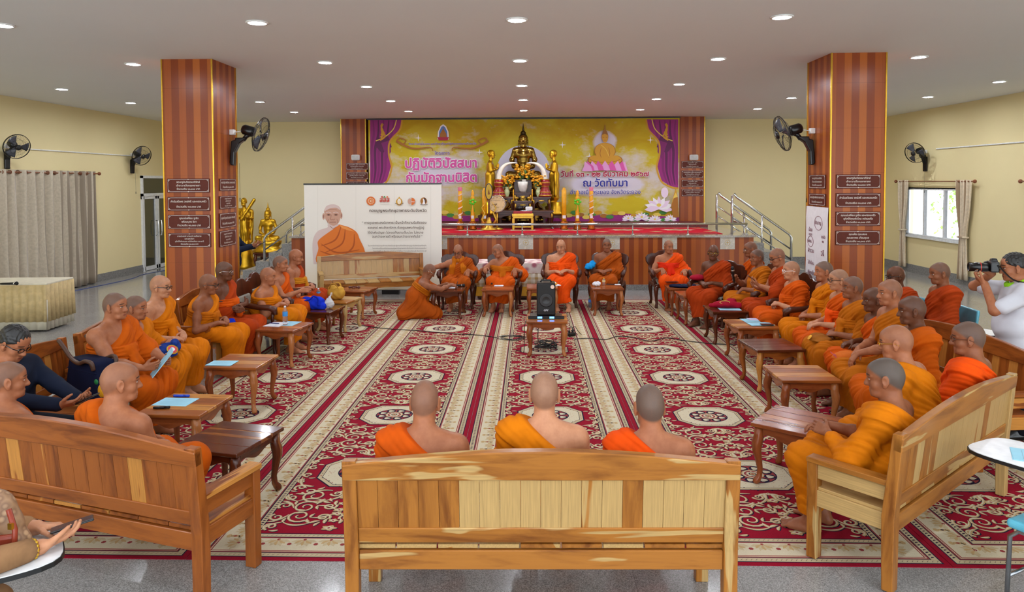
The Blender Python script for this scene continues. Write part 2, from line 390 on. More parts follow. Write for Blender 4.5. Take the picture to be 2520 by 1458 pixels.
# ------------------------------------------------------------------ carpets
CR = NT('red_carpet_pile'); nz = CR.noise(CR.geo(), 350, 2); CR.base(CR.ramp(nz, [(.3, (122, 12, 32)), (.7, (150, 18, 42))]), .95, 0, 0, .1); CR = CR.m
def pile(n, c): 
    t = NT(n); a = lin(c); z = t.noise(t.geo(), 300, 2); t.base(t.ramp(z, [(.3, tuple(x * .82 for x in a[:3]) + (1,)), (.7, a)]), .95, 0, 0, .1); return t.m
CM = [CR, pile('navy_pile', (34, 28, 52)), pile('beige_pile', (192, 174, 140)), pile('sand_pile', (188, 158, 112)), pile('cream_pile', (206, 194, 166)), pile('dusty_red_pile', (146, 62, 62))]
RED, NAVY, BEIGE, SAND, CREAM, DUSK = range(6)
CW, CY0, CY1, MY, MSP = 1.535, 4.2, 13.78, 6.9, 1.376
def ribbon(mb, pts, w, m, z, ox=0., oy=0.):
    k = len(pts); vs, fs = [], []
    for i, (x, y) in enumerate(pts):
        a = pts[max(i - 1, 0)]; b = pts[min(i + 1, k - 1)]; dx, dy = b[0] - a[0], b[1] - a[1]; L = math.hypot(dx, dy) or 1
        h = w[i] / 2 if isinstance(w, list) else w / 2
        vs += [(x - dy / L * h + ox, y + dx / L * h + oy, z), (x + dy / L * h + ox, y - dx / L * h + oy, z)]
    for i in range(k - 1): fs.append((2 * i, 2 * i + 1, 2 * i + 3, 2 * i + 2))
    mb.add(vs, fs, m)
def blob(mb, cx, cy, rx, ry, m, z, n=12, petals=0, depth=.3):
    vs = [(cx, cy, z)]
    for i in range(n):
        t = 2 * math.pi * i / n; r = 1 - depth * (.5 - .5 * math.cos(t * petals)) if petals else 1
        vs.append((cx + rx * r * math.cos(t), cy + ry * r * math.sin(t), z))
    mb.add(vs, [(0, 1 + i, 1 + (i + 1) % n) for i in range(n)], m)
def spiral(cx, cy, r0, turns, a0, d=1, r1=.15, n=22):
    return [(cx + r0 * (1 - (1 - r1) * i / (n - 1)) * math.cos(a0 + d * turns * 2 * math.pi * i / (n - 1)), cy + r0 * (1 - (1 - r1) * i / (n - 1)) * math.sin(a0 + d * turns * 2 * math.pi * i / (n - 1))) for i in range(n)]
def arc(p0, p1, bend, n=12):
    (x0, y0), (x1, y1) = p0, p1; mx, my = (x0 + x1) / 2 - (y1 - y0) * bend, (y0 + y1) / 2 + (x1 - x0) * bend
    return [((1 - t) ** 2 * x0 + 2 * t * (1 - t) * mx + t * t * x1, (1 - t) ** 2 * y0 + 2 * t * (1 - t) * my + t * t * y1) for t in [i / (n - 1) for i in range(n)]]
def leaf(x, y, a, L, w=.4, n=7):
    ps = []
    for i in range(n): t = i / (n - 1); ps.append((x + math.cos(a + .8 * t * .6) * L * t, y + math.sin(a + .8 * t * .6) * L * t))
    return ps, [max(.002, L * w * math.sin(math.pi * (.12 + .88 * i / (n - 1)))) for i in range(n)]
QC = []                                                  # curves of a quarter of the repeat: (points, width, kind)
def q(pts, w, kind=0): QC.append((pts, w, kind))
for cx, cyy, r, tn, a0, d in ((.235, .44, .105, 1.6, 2.6, -1), (.25, .62, .09, 1.5, 3.9, 1), (.30, .365, .055, 1.3, .4, 1), (.385, .30, .052, 1.3, 1.2, -1), (.415, .19, .036, 1.2, 4.4, 1),
                             (.40, .07, .04, 1.2, 1.8, -1), (.395, .47, .05, 1.3, 5, 1), (.40, .60, .052, 1.3, 1, -1), (.085, .40, .045, 1.3, .2, 1), (.08, .605, .05, 1.4, 3.6, -1)):
    sp = spiral(cx, cyy, r, tn, a0, d); q(sp, [max(.007, .022 * (1 - .5 * i / 21)) for i in range(22)])
for a, b, bd in (((.02, .36), (.15, .52), .35), ((.15, .52), (.335, .53), -.4), ((.335, .53), (.44, .42), .3), ((.13, .35), (.33, .42), -.3), ((.34, .31), (.43, .12), .25), ((.02, .67), (.17, .60), -.35), ((.33, .64), (.45, .53), -.3), ((.43, .10), (.44, .0), .3)):
    q(arc(a, b, bd), [.006 + .016 * math.sin(math.pi * i / 11) for i in range(12)])
for x, y, a, L in ((.15, .52, 2.2, .07), (.15, .52, .6, .07), (.335, .53, 1.2, .06), (.33, .42, -.6, .06), (.02, .35, 1.0, .09), (.02, .35, .2, .08), (.36, .26, 2.4, .07), (.36, .26, .1, .06), (.17, .6, 1.4, .06), (.3, .66, 2.6, .06), (.44, .36, 2.5, .05), (.38, .13, 2.8, .05), (.11, .48, 1.6, .06), (.05, .52, 1.2, .07), (.25, .33, 3.4, .06), (.44, .53, 2.6, .05)):
    q(*leaf(x, y, a, L))
def carpet(CY1=CY1):
    mb = MB(); hw = CW / 2; L = CY1 - CY0
    mb.box((0, L / 2, .002), (CW, L, .004), m=RED)
    def frame(a, b, m, z):
        o = [(-hw + a, a), (hw - a, a), (hw - a, L - a), (-hw + a, L - a)]; i = [(-hw + b, b), (hw - b, b), (hw - b, L - b), (-hw + b, L - b)]
        mb.add([(x, y, z) for x, y in o + i], [(0, 1, 5, 4), (1, 2, 6, 5), (2, 3, 7, 6), (3, 0, 4, 7)], m)
    Z = .0043
    for a, b, m in ((.034, .042, NAVY), (.042, .082, BEIGE), (.082, .088, NAVY), (.088, .098, DUSK), (.098, .104, CREAM), (.104, .112, DUSK), (.112, .262, CREAM), (.262, .272, DUSK), (.272, .281, NAVY), (.281, .318, BEIGE), (.318, .326, NAVY)): frame(a, b, m, Z)
    z2, z3, z4 = Z + .0004, Z + .0008, Z + .0012
    def side(s, off, y):                                 # along the long sides
        return (s * (hw - off), y)
    n = int((L - .2) / .03)
    for i in range(n):
        y = .1 + i * .03
        for s in (-1, 1):
            for off in (.062, .30):
                if off > .2 and not .3 < y < L - .3: continue
                x = s * (hw - off); mb.add([(x - .013, y, z2), (x + .004, y + .004, z2), (x + .013, y + .013, z2), (x - .004, y + .016, z2)], [(0, 1, 2, 3)], NAVY)
    def fan(x, y, ax, ay):                               # sand coloured palmette
        px, py = -ay, ax
        for k in range(7):
            t = (k - 3) * .42; dx, dy = ax * math.cos(t) + px * math.sin(t), ay * math.cos(t) + py * math.sin(t)
            qx, qy = -dy, dx; l = .088 if k % 2 == 0 else .075
            zk = z2 + .00009 * k; mb.add([(x, y, zk), (x + dx * l * .6 + qx * .018, y + dy * l * .6 + qy * .018, zk), (x + dx * l, y + dy * l, zk), (x + dx * l * .6 - qx * .018, y + dy * l * .6 - qy * .018, zk)], [(0, 1, 2, 3)], BEIGE if k % 2 == 0 else SAND)
        blob(mb, x, y, .012, .012, DUSK, z3 + .0001, 6)
    k = 0; y = .2
    while y < L - .15:
        for s in (-1, 1):
            fan(s * (hw - .245), y, s, 0); blob(mb, s * (hw - .19), y + .085, .03, .016, SAND, z2, 8); blob(mb, s * (hw - .19), y + .085, .016, .009, NAVY if k % 2 else DUSK, z3, 4)
            blob(mb, s * (hw - .225), y + .085, .016, .02, SAND, z2, 6); blob(mb, s * (hw - .15), y + .085, .018, .024, SAND, z2, 6)
        y += .17; k += 1
    x = -hw + .32
    while x < hw - .2:
        for yy, s in ((.245, -1), (L - .245, 1)): fan(x, yy, 0, s); blob(mb, x + .085, yy + s * .055, .016, .016, DUSK, z3, 6)
        x += .17
    x = -hw + .06
    while x < hw - .06:
        for yy in (.062, .30, L - .062, L - .30):
            if yy in (.30, L - .30) and abs(x) > hw - .34: continue
            mb.add([(x, yy - .012, z2), (x + .014, yy + .004, z2), (x + .02, yy + .012, z2), (x + .005, yy - .002, z2)], [(0, 1, 2, 3)], NAVY)
        x += .03
    y0, y1 = .334, L - .334; FW = hw - .334
    for j in range(-2, 6):
        cy_ = MY - CY0 + MSP * j
        if y0 + .3 < cy_ < y1 - .25:
            for r, m, z in ((1.0, NAVY, z3), (.965, BEIGE, z3 + .0002), (.87, NAVY, z3 + .0004), (.855, CREAM, z3 + .0006)):
                ax, ay, c = .325 * r, .288 * r, .56
                mb.add([(a, cy_ + b, z) for a, b in ((-ax, -ay * .45), (-ax * c, -ay), (ax * c, -ay), (ax, -ay * .45), (ax, ay * .45), (ax * c, ay), (-ax * c, ay), (-ax, ay * .45))], [tuple(range(8))], m)
            zz = z3 + .0009
            for i in range(40):
                t = 2 * math.pi * i / 40; e = max(abs(math.cos(t)), abs(math.sin(t)) * .9 + .0, (abs(math.cos(t)) + abs(math.sin(t))) * .72)
                blob(mb, .297 / e * math.cos(t), cy_ + .265 / e * math.sin(t), .007, .007, NAVY if i % 2 else DUSK, zz + .00003 * (i % 3), 4)
            for i in range(90):
                t = rnd.random() * 6.28; r = .6 + .25 * rnd.random(); blob(mb, .325 * r * math.cos(t), cy_ + .288 * r * math.sin(t), .006, .003, SAND if i % 3 else DUSK, zz + rnd.random() * .00015, 4)
            blob(mb, 0, cy_, .182, .168, NAVY, zz, 28); blob(mb, 0, cy_, .172, .158, DUSK, zz + .0002, 28)
            for i in range(8):
                t = 2 * math.pi * (i + .5) / 8; blob(mb, .128 * math.cos(t), cy_ + .118 * math.sin(t), .046, .042, NAVY, zz + .00035 + .0001 * (i % 2), 12); blob(mb, .128 * math.cos(t), cy_ + .118 * math.sin(t), .034, .031, CREAM, zz + .0006, 12, 3, .3)
            for r, m in ((.086, SAND), (.078, CREAM), (.066, DUSK), (.056, CREAM), (.03, NAVY), (.022, SAND)): zz += .0002; blob(mb, 0, cy_, r, r * .93, m, zz + .0004, 20, 8 if r in (.056,) else 0, .25)
            blob(mb, 0, cy_, .011, .011, DUSK, zz + .0006, 8)
        for pts, w, kd in QC:
            for sx in (-1, 1):
                for sy in (-1, 1):
                    pp = [(sx * a, cy_ + sy * b) for a, b in pts]
                    if min(b for a, b in pp) < y0 + .01 or max(b for a, b in pp) > y1 - .01: continue
                    jz = rnd.random() * .00028; ribbon(mb, pp, [i * 1.0 for i in w], NAVY, z2 + jz, .006, -.007); ribbon(mb, pp, w, SAND, z2 + .0003 + jz); ribbon(mb, pp, [i * .42 for i in w], CREAM, z2 + .0006 + jz, -.002, .002)
        for sy in (-1, 1):                               # flowers on the axis
            for b, r in ((.455, .05), (.56, .035), (.66, .042), (.35, .03)):
                if y0 + .06 < cy_ + sy * b < y1 - .06:
                    blob(mb, .004, cy_ + sy * b - .005, r * 1.25, r * .85, NAVY, z2, 20, 5, .35); blob(mb, 0, cy_ + sy * b, r * 1.15, r * .8, SAND, z2 + .0003, 20, 5, .35); blob(mb, 0, cy_ + sy * b, r * .7, r * .5, CREAM, z2 + .0006, 16, 4, .4); blob(mb, 0, cy_ + sy * b, r * .2, r * .2, DUSK, z2 + .0008, 6)
    return mb
cp = None
CLAB = {-2: 'red patterned carpet under the left hand row of benches', -1: 'red patterned carpet just left of the middle one', 0: 'middle red carpet with octagon medallions, under the loudspeaker table', 1: 'red patterned carpet just right of the middle one', 2: 'red patterned carpet with the tables of the right hand row on it', 3: 'outermost red carpet at the right, beyond the seam by the near bench'}
for k in range(-2, 4):
    if cp is None: cp = carpet().build('carpet', CM); o = cp
    elif k == 3: o = carpet(9.5).build('carpet', CM)     # ends before the right pillar
    else: o = cp.copy(); COL.objects.link(o)
    o.location = (.2 + 1.5392 * k, CY0, 0); tag(o, CLAB[k], 'carpet', 'red medallion carpets laid side by side')
# ------------------------------------------------------------------ benches, tables, chairs
def bench(L=1.95, mats=TEAK, first=True):
    r = empty('teak_bench'); h = L / 2
    def b(name, c, d, M=None, grain=None, bev=.004, tone=None): return MB().box(c, d, M, 0, grain, tone).build(name, mats, r, bev)
    for s in (-1, 1):
        p = MB()                                         # back post, leaning backwards above the seat
        p.prism([(.0 - .03, 0), (.03, 0), (.035, .42), (-.02, .9), (-.075, .9), (-.035, .42)], .07, M=rotz(math.pi / 2), T=(s * (h - .035), -.22, 0), grain=1)
        p.build('back_post', mats, r, .004)
        b('front_leg', (s * (h - .06), .23, .295), (.07, .062, .59), grain=2)
        b('armrest', (s * (h - .055), .02, .605), (.085, .48, .032), grain=1)
        b('arm_rail', (s * (h - .055), .015, .535), (.03, .42, .085), grain=1)
        b('side_rail', (s * (h - .05), .015, .375), (.035, .42, .1), grain=1)
    n = 14; top = [(-h + .0 + (2 * h) * i / n, .885 + .07 * math.sin(math.pi * i / n)) for i in range(n + 1)]
    lean = lambda z: -.22 - (z - .42) * .1146
    M = rotx3(.114)
    def pl(z, dz, x0, x1, th, nm, grain=0, tone=None, bev=.004):
        return MB().box(((x0 + x1) / 2, lean(z), z), (x1 - x0, th, dz), M, 0, grain, tone).build(nm, mats, r, bev)
    cr = MB(); zc = .885
    cr.prism([(x, z - zc) for x, z in top] + [(h, .80 - zc), (-h, .80 - zc)], .05, M=M, T=(0, lean(zc) - .0, zc), tone=.42); cr.build('crest_rail', mats, r, .006)
    pl(.50, .08, -h + .07, h - .07, .034, 'lower_rail', tone=.4)
    nb = 18; bw = (L - .14) / nb
    tones = [.1, .12, .45, .3, .35, .75, .85, .9, .8, .7, .92, .5, .8, .1, .8, .75, .7, .9]
    for i in range(nb):
        x = -h + .07 + bw * (i + .5); MB().box((x, lean(.672), .672), (bw - .002, .018, .27), M, 0, 2, tones[i] if first else None).build('back_board', mats, r)
    b('seat_apron', (0, .235, .37), (L - .19, .03, .1), grain=0, tone=.5); b('back_apron', (0, -.222, .365), (L - .14, .03, .1), grain=0, tone=.3)
    ns = 9; sw = (L - .09) / ns
    for i in range(ns): MB().box((-(L - .09) / 2 + sw * (i + .5), .02, .43), (sw - .008, .48, .022), None, 0, 1).build('seat_board', mats, r, .002)
    return r
B0 = bench()
def place(o, x, y, rz, label, cat, group=None, z=0.): o.location = (x, y, z); o.rotation_euler = (0, 0, rz); return tag(o, label, cat, group)
GB = 'teak benches around the carpet'
def bench_at(x0, y0, x1, y1, label, z=0., src=None):
    """bench whose back feet stand at (x0,y0) = its left end seen from behind, and (x1,y1)"""
    a = math.atan2(y1 - y0, x1 - x0); cx, cyy = (x0 + x1) / 2, (y0 + y1) / 2
    o = src or copy_tree(B0); L = math.hypot(x1 - x0, y1 - y0)
    s = L / 1.95; o.scale = (s, 1, 1)
    return place(o, cx - math.sin(a) * .22, cyy + math.cos(a) * .22, a, label, 'bench', GB, z)
B1 = bench(2.0, TEAK, True)
ZC = .0074
bench_at(-.945, 3.56, 1.05, 3.6, 'teak bench in the front middle seen from behind, three monks on it', src=B1); B1.scale = (1, 1, 1)
bench_at(1.98, 3.93, 3.46, 5.22, 'teak bench at the near right turned to the left, a bare end post towards us', ZC, B0)
def fresh(i): return bench(1.95, TEAKO if i else TEAK, False)
bench_at(-3.66, 4.3, -1.74, 3.7, 'teak bench at the near left seen from behind, its arm beside the empty dark table', src=fresh(1))
B4 = bench_at(-4.22, 6.34, -4.0, 4.55, 'teak bench with the navy handbag on its seat', src=fresh(1))
bench_at(-4.22, 8.22, -4.16, 6.42, 'teak bench under the heavy monk with the blue booklet', ZC, copy_tree(B4))
bench_at(-4.2, 9.4, -4.17, 8.3, 'teak bench in front of the left pillar', ZC, copy_tree(B4))
B7 = bench_at(-2.1, 13.95, -4.02, 13.3, 'empty teak bench in front of the white printed screen', 0, copy_tree(B0))
for x0, y0, x1, y1, lb in ((3.97, 5.6, 3.8, 7.4, 'teak bench of the right row under the monk whose hands hang over his knee'), (3.78, 7.46, 3.74, 9.3, 'teak bench of the right row under the monk with the open mouth')): bench_at(x0, y0, x1, y1, lb, ZC, copy_tree(B4))
def table(top, body, tones=None):
    r = empty('side_table'); W, D, Hh = .54, .56, .465
    for i in range(4): pass
    t = MB()
    for i in range(4): t.box((0, -D / 2 + D / 4 * (i + .5), Hh - .014), (W, D / 4 - .0006, .028), None, 0, 0, None if tones is None else tones[i])
    t.build('table_top', top, r, .004)
    def apron(L):
        n = 16; ps = [(-L / 2, .045), (L / 2, .045)]
        for i in range(n + 1):
            x = L / 2 - L * i / n; u = abs(x) / (L / 2); ps.append((x, -.028 - .022 * math.cos(u * math.pi * 1.5) * (1 - .3 * u) - (.012 if u > .85 else 0)))
        return ps
    for a, off, L in ((0, -D / 2 + .05, W - .1), (math.pi, -D / 2 + .05, W - .1), (math.pi / 2, -W / 2 + .05, D - .1), (-math.pi / 2, -W / 2 + .05, D - .1)):
        M = rotz(a); MB().prism(apron(L), .02, M=M, T=tuple(M @ Vector((0, off, Hh - .075))), tone=.4 if body is not TEAK else .6).build('apron', body, r, .002)
    for sx in (-1, 1):
        for sy in (-1, 1):
            pts, rs = [], []
            for z, o, rr in ((.436, 0, .036), (.36, .003, .038), (.31, .014, .042), (.26, .016, .036), (.19, .004, .028), (.11, -.008, .022), (.055, -.004, .022), (.03, .010, .027), (.012, .02, .026), (0, .024, .020)):
                pts.append((sx * (W / 2 - .05 + o * .8), sy * (D / 2 - .05 + o * .8), z)); rs.append(rr)
            l = MB(); l.tube(pts, rs, 8, M=None); l.build('leg', body, r, 0, True)
    return r
TABS = {}
def table_at(x, y, ang, kind, label, z=ZC):
    mats = {'rose': (ROSE, ROSE), 'dark': (ROSED, ROSED), 'teak': (TEAK, TEAK), 'mix': (ROSED, TEAKO), 'orange': (TEAKO, ROSE)}[kind]
    if kind not in TABS: o = TABS[kind] = table(*mats)
    else: o = copy_tree(TABS[kind])
    return place(o, x, y, math.radians(ang), label, 'side table', 'low tables with curved legs', z)
for a in ((-2.17, 5.0, -14, 'dark', 'empty dark glossy side table beside the near left bench arm'), (-2.85, 5.74, -4, 'orange', 'side table with a pale blue sheet and a blue marker'), (-2.96, 7.17, -3, 'orange', 'side table holding only a pale blue booklet on its left edge'),
          (-3.14, 8.94, -10, 'rose', 'side table with a water bottle and white papers'), (-3.04, 10.17, -8, 'dark', 'dark side table carrying the blue cloth bag'), (-2.99, 11.0, -13, 'teak', 'pale side table carrying the gold cloth bag'), (-2.97, 12.07, -13, 'rose', 'side table nearest the empty bench, brown beads on it'),
          (-1.38, 12.1, -3, 'dark', 'dark side table the kneeling monk writes on'), (-.54, 12.24, -2, 'rose', 'side table in front of the monk turning his head sideways'), (.22, 12.4, 0, 'rose', 'side table behind the black loudspeaker'), (1.34, 12.35, 0, 'rose', 'side table with crumpled tissue and a small bottle'),
          (.23, 9.5, -1, 'orange', 'side table in the middle carrying the black loudspeaker'), (2.65, 12.35, 0, 'rose', 'side table carrying the flat navy bag'), (2.7, 11.59, 4, 'rose', 'side table with a lone dark phone, before the monk with the microphone'), (2.83, 10.23, 1, 'dark', 'side table carrying the crimson bag'),
          (2.84, 9.13, 4, 'orange', 'side table with two pale blue sheets of the right row'), (2.7, 7.97, 5, 'mix', 'empty side table with a dark top and pale front edge'), (2.58, 6.78, 0, 'orange', 'empty reddish side table, second nearest of the right row'), (2.05, 5.41, -38, 'rose', 'empty side table turned aslant before the near right bench')): table_at(*a)
CUSH = flat('grey_cushion', (150, 146, 134), .8, var=.12)
def armchair():
    r = empty('carved_armchair'); 
    MB().box((0, 0, .4), (.6, .54, .07), grain=0).build('seat_frame', CARV, r, .012)
    MB().box((0, .02, .45), (.5, .46, .05)).build('cushion', CUSH, r, .02, seg=3)
    half = [(.22, .38), (.26, .5), (.31, .6), (.29, .7), (.35, .79), (.355, .87), (.31, .92), (.24, .945), (.17, .94), (.1, .985), (0, 1.0)]
    pr = [(x, z - .66) for x, z in half] + [(-x, z - .66) for x, z in half[::-1][1:]]
    MB().prism(pr, .045, M=rotx3(.12), T=(0, -.3, .66), grain=1, tone=.3).build('backrest', CARV, r, .01)
    MB().box((0, -.265, .62), (.38, .05, .3), rotx3(.12)).build('back_cushion', CUSH, r, .02, seg=3)
    for s in (-1, 1):
        MB().tube([(s * .27, -.29, .7), (s * .31, -.15, .69), (s * .33, .05, .66), (s * .335, .2, .655), (s * .33, .27, .625), (s * .32, .27, .585), (s * .315, .235, .58)], [.03, .034, .036, .04, .044, .036, .026], 10).build('armrest', CARV, r, 0, True)
        MB().tube([(s * .315, .24, .59), (s * .30, .22, .5), (s * .28, .23, .42)], [.026, .022, .03], 8).build('arm_post', CARV, r, 0, True)
        for y, k in ((.23, 1), (-.24, -1)):
            MB().tube([(s * .26, y, .4), (s * .275, y + k * .02, .32), (s * .27, y + k * .005, .2), (s * .26, y, .08), (s * .27, y + k * .02, .02), (s * .275, y + k * .035, 0)], [.045, .042, .03, .024, .03, .026], 8).build('leg', CARV, r, 0, True)
    return r
AC0 = None
def chair_at(x, y, ang, label, z=ZC):
    global AC0
    if AC0 is None: AC0 = armchair(); o = AC0
    else: o = copy_tree(AC0)
    return place(o, x, y, math.radians(ang), label, 'armchair', 'carved dark wooden armchairs', z)
# ------------------------------------------------------------------ figures: soft-blended volumes turned into one skin
V3 = lambda *p: np.array(p[0] if len(p) == 1 else p, np.float64)
def nrm(v): v = V3(v); return v / (np.linalg.norm(v) + 1e-12)
class Field:
    def __init__(s, lo, hi, h):
        s.h = h; s.lo = V3(lo); n = np.ceil((V3(hi) - s.lo) / h).astype(int) + 1
        s.ax = [(s.lo[i] + h * np.arange(n[i])).astype(np.float32) for i in range(3)]
        s.f = np.full(tuple(n), .5, np.float32)
    def sl(s, lo, hi, pad):
        r = []
        for i in range(3):
            a = int(max(0, math.floor((lo[i] - pad - s.lo[i]) / s.h))); b = int(min(len(s.ax[i]), math.ceil((hi[i] + pad - s.lo[i]) / s.h) + 1))
            if b <= a: return None, None
            r.append(slice(a, b))
        return tuple(r), (s.ax[0][r[0]][:, None, None], s.ax[1][r[1]][None, :, None], s.ax[2][r[2]][None, None, :])
    def put(s, r, d, k, op='u'):
        a = s.f[r]
        if op == 'u':
            h = np.clip(.5 + .5 * (d - a) / k, 0, 1); s.f[r] = d + (a - d) * h - k * h * (1 - h)
        else:
            d = -d; h = np.clip(.5 - .5 * (d - a) / k, 0, 1); s.f[r] = d + (a - d) * h + k * h * (1 - h)
    def cap(s, a, b, ra, rb=None, k=.02, op='u'):
        rb = ra if rb is None else rb; a, b = V3(a), V3(b); R = max(ra, rb)
        r, g = s.sl(np.minimum(a, b) - R, np.maximum(a, b) + R, k + 3 * s.h)
        if r is None: return s
        d = b - a; L = float(d @ d) + 1e-12
        px, py, pz = g[0] - np.float32(a[0]), g[1] - np.float32(a[1]), g[2] - np.float32(a[2])
        t = np.clip((px * np.float32(d[0]) + py * np.float32(d[1]) + pz * np.float32(d[2])) / np.float32(L), 0, 1)
        q = np.sqrt((px - t * np.float32(d[0])) ** 2 + (py - t * np.float32(d[1])) ** 2 + (pz - t * np.float32(d[2])) ** 2) - (np.float32(ra) + t * np.float32(rb - ra))
        s.put(r, q, k, op); return s
    def chain(s, pts, rs, k=.02):
        for i in range(len(pts) - 1): s.cap(pts[i], pts[i + 1], rs[i], rs[i + 1], k)
        return s
    def ell(s, c, rad, R=None, k=.02, op='u'):
        c = V3(c); rad = V3(rad); m = rad.max()
        r, g = s.sl(c - m, c + m, k + 3 * s.h)
        if r is None: return s
        p = [g[i] - np.float32(c[i]) for i in range(3)]
        if R is not None: p = [p[0] * np.float32(R[0][i]) + p[1] * np.float32(R[1][i]) + p[2] * np.float32(R[2][i]) for i in range(3)]
        k0 = np.sqrt(sum((p[i] / np.float32(rad[i])) ** 2 for i in range(3))); k1 = np.sqrt(sum((p[i] / np.float32(rad[i] ** 2)) ** 2 for i in range(3))) + 1e-6
        s.put(r, k0 * (k0 - 1) / k1, k, op); return s
    def mesh(s):
        f = s.f; neg = f < 0; n = f.shape
        c = np.zeros(tuple(x - 1 for x in n), np.uint8)
        for i in (0, 1):
            for j in (0, 1):
                for k in (0, 1): c += neg[i:n[0] - 1 + i, j:n[1] - 1 + j, k:n[2] - 1 + k]
        I = np.argwhere((c > 0) & (c < 8)); idx = np.full(c.shape, -1, np.int32); idx[tuple(I.T)] = np.arange(len(I))
        acc = np.zeros((len(I), 3)); cnt = np.zeros(len(I))
        cor = [(i, j, k) for i in (0, 1) for j in (0, 1) for k in (0, 1)]
        val = {o: f[I[:, 0] + o[0], I[:, 1] + o[1], I[:, 2] + o[2]].astype(np.float64) for o in cor}
        for a in cor:
            for ax in range(3):
                if a[ax]: continue
                b = tuple(a[i] + (i == ax) for i in range(3)); va, vb = val[a], val[b]; m = (va < 0) != (vb < 0)
                t = np.where(m, va / np.where(m, va - vb, 1), 0)
                for i in range(3): acc[:, i] += np.where(m, a[i] + (t if i == ax else 0), 0)
                cnt += m
        v = s.lo + (I + acc / cnt[:, None]) * s.h
        F = []
        for ax in range(3):
            u, w = (ax + 1) % 3, (ax + 2) % 3
            A = [slice(None)] * 3; B = [slice(None)] * 3; A[ax] = slice(0, -1); B[ax] = slice(1, None)
            a, b = neg[tuple(A)], neg[tuple(B)]; E = np.argwhere(a != b)
            E = E[(E[:, u] > 0) & (E[:, w] > 0) & (E[:, u] < n[u] - 1) & (E[:, w] < n[w] - 1)]
            if not len(E): continue
            fl = a[tuple(E.T)]; q = []
            for du, dw in ((1, 1), (0, 1), (0, 0), (1, 0)):
                e = E.copy(); e[:, u] -= du; e[:, w] -= dw; q.append(idx[tuple(e.T)])
            q = np.stack(q, 1); q[~fl] = q[~fl][:, ::-1]; F.append(q)
        return v, np.concatenate(F)
SKINS = {'fair': (192, 136, 102), 'mid': (168, 108, 76), 'tan': (142, 88, 60), 'dark': (104, 64, 44)}
def skin_mat(tone, stub, brow=.8):
    key = ('skin', tone, stub, brow)
    if key in MAT: return MAT[key]
    t = NT('skin_%s' % tone); h = t.xyz(t.attr('hp').outputs['Vector']); x, y, z = h; ax = t.math('ABSOLUTE', x)
    n = t.noise(t.obj(), 18, 4, .6); a = lin(SKINS[tone]); d = tuple(v * w for v, w in zip(a[:3], (.80, .74, .72))) + (1,)
    c = t.ramp(n, [(.3, d), (.65, a)])
    sm = t.math('SUBTRACT', t.math('SUBTRACT', z, t.math('MULTIPLY', y, .85)), .004)
    n2 = t.noise(t.obj(), 500, 2)
    s = t.math('MULTIPLY', t.math('ADD', t.math('MULTIPLY', sm, 45.), .5, True), t.math('GREATER_THAN', z, -.085))
    s = t.math('MULTIPLY', s, t.math('LESS_THAN', t.math('ABSOLUTE', x), .0785))
    s = t.math('MULTIPLY', s, t.math('ADD', t.math('MULTIPLY', n2, .5), .75)); s = t.math('MULTIPLY', s, stub, True)
    c = t.mix(s, c, lin((84, 76, 70)))
    def oval(cx, cz, rx, rz, ymin, xx=ax, tilt=0.):
        zz = z if not tilt else t.math('ADD', z, t.math('MULTIPLY', t.math('SUBTRACT', ax, cx), tilt))
        u = t.math('POWER', t.math('DIVIDE', t.math('ABSOLUTE', t.math('SUBTRACT', xx, cx)), rx), 2.); w = t.math('POWER', t.math('DIVIDE', t.math('ABSOLUTE', t.math('SUBTRACT', zz, cz)), rz), 2.)
        return t.math('MULTIPLY', t.math('MULTIPLY', t.math('SUBTRACT', 1., t.math('ADD', u, w)), 2.5, True), t.math('GREATER_THAN', y, ymin))
    c = t.mix(t.math('MULTIPLY', oval(.034, .029, .023, .0052, .04, tilt=.12), brow), c, lin((44, 32, 28)))
    c = t.mix(t.math('MULTIPLY', oval(.032, .001, .0155, .0062, .045), .75), c, lin((216, 200, 188)))
    c = t.mix(oval(.031, .001, .0072, .0062, .045), c, lin((28, 18, 16)))
    c = t.mix(t.math('MULTIPLY', oval(.032, .0066, .0175, .0026, .04), .9), c, lin((46, 28, 24)))
    c = t.mix(t.math('MULTIPLY', oval(.0, -.0735, .026, .0085, .06, x), .6), c, lin((140, 70, 66)))
    c = t.mix(t.math('MULTIPLY', oval(.0, -.0735, .025, .0016, .06, x), .8), c, lin((70, 34, 32)))
    t.base(c, .42, 0, 0, .2); t.b.inputs['Subsurface Weight'].default_value = .0
    MAT[key] = t.m; return t.m
def cloth_mat(name, c, var=.2, rough=.82):
    key = ('cloth', name)
    if key in MAT: return MAT[key]
    t = NT('cloth_' + name); a = lin(c); d = tuple(x * (1 - var) for x in a[:3]) + (1,)
    n = t.noise(t.mapping(t.obj(), (1, 1, 1)), 6, 4, .6, .4)
    t.base(t.ramp(n, [(.32, d), (.62, a)]), rough, 0, 0, .12)
    w = t.noise(t.mapping(t.obj(), (900, 900, 300)), 1, 1); t.bump(w, .12, .002); MAT[key] = t.m; return t.m
ROBES = {'saffron': (194, 86, 6), 'amber': (205, 113, 4), 'rust': (167, 58, 12), 'vivid': (231, 78, 8), 'orange': (203, 82, 8), 'ochre': (184, 100, 12), 'brown': (169, 76, 12), 'gold': (188, 121, 24), 'redsash': (222, 48, 20)}
def ypr(yaw=0., pitch=0., roll=0.):
    """columns: right, forward, up; yaw>0 turns to the left, pitch>0 looks down, roll>0 tips to the right"""
    M = Matrix.Rotation(yaw, 3, 'Z') @ Matrix.Rotation(-pitch, 3, 'X') @ Matrix.Rotation(roll, 3, 'Y'); return np.array(M)
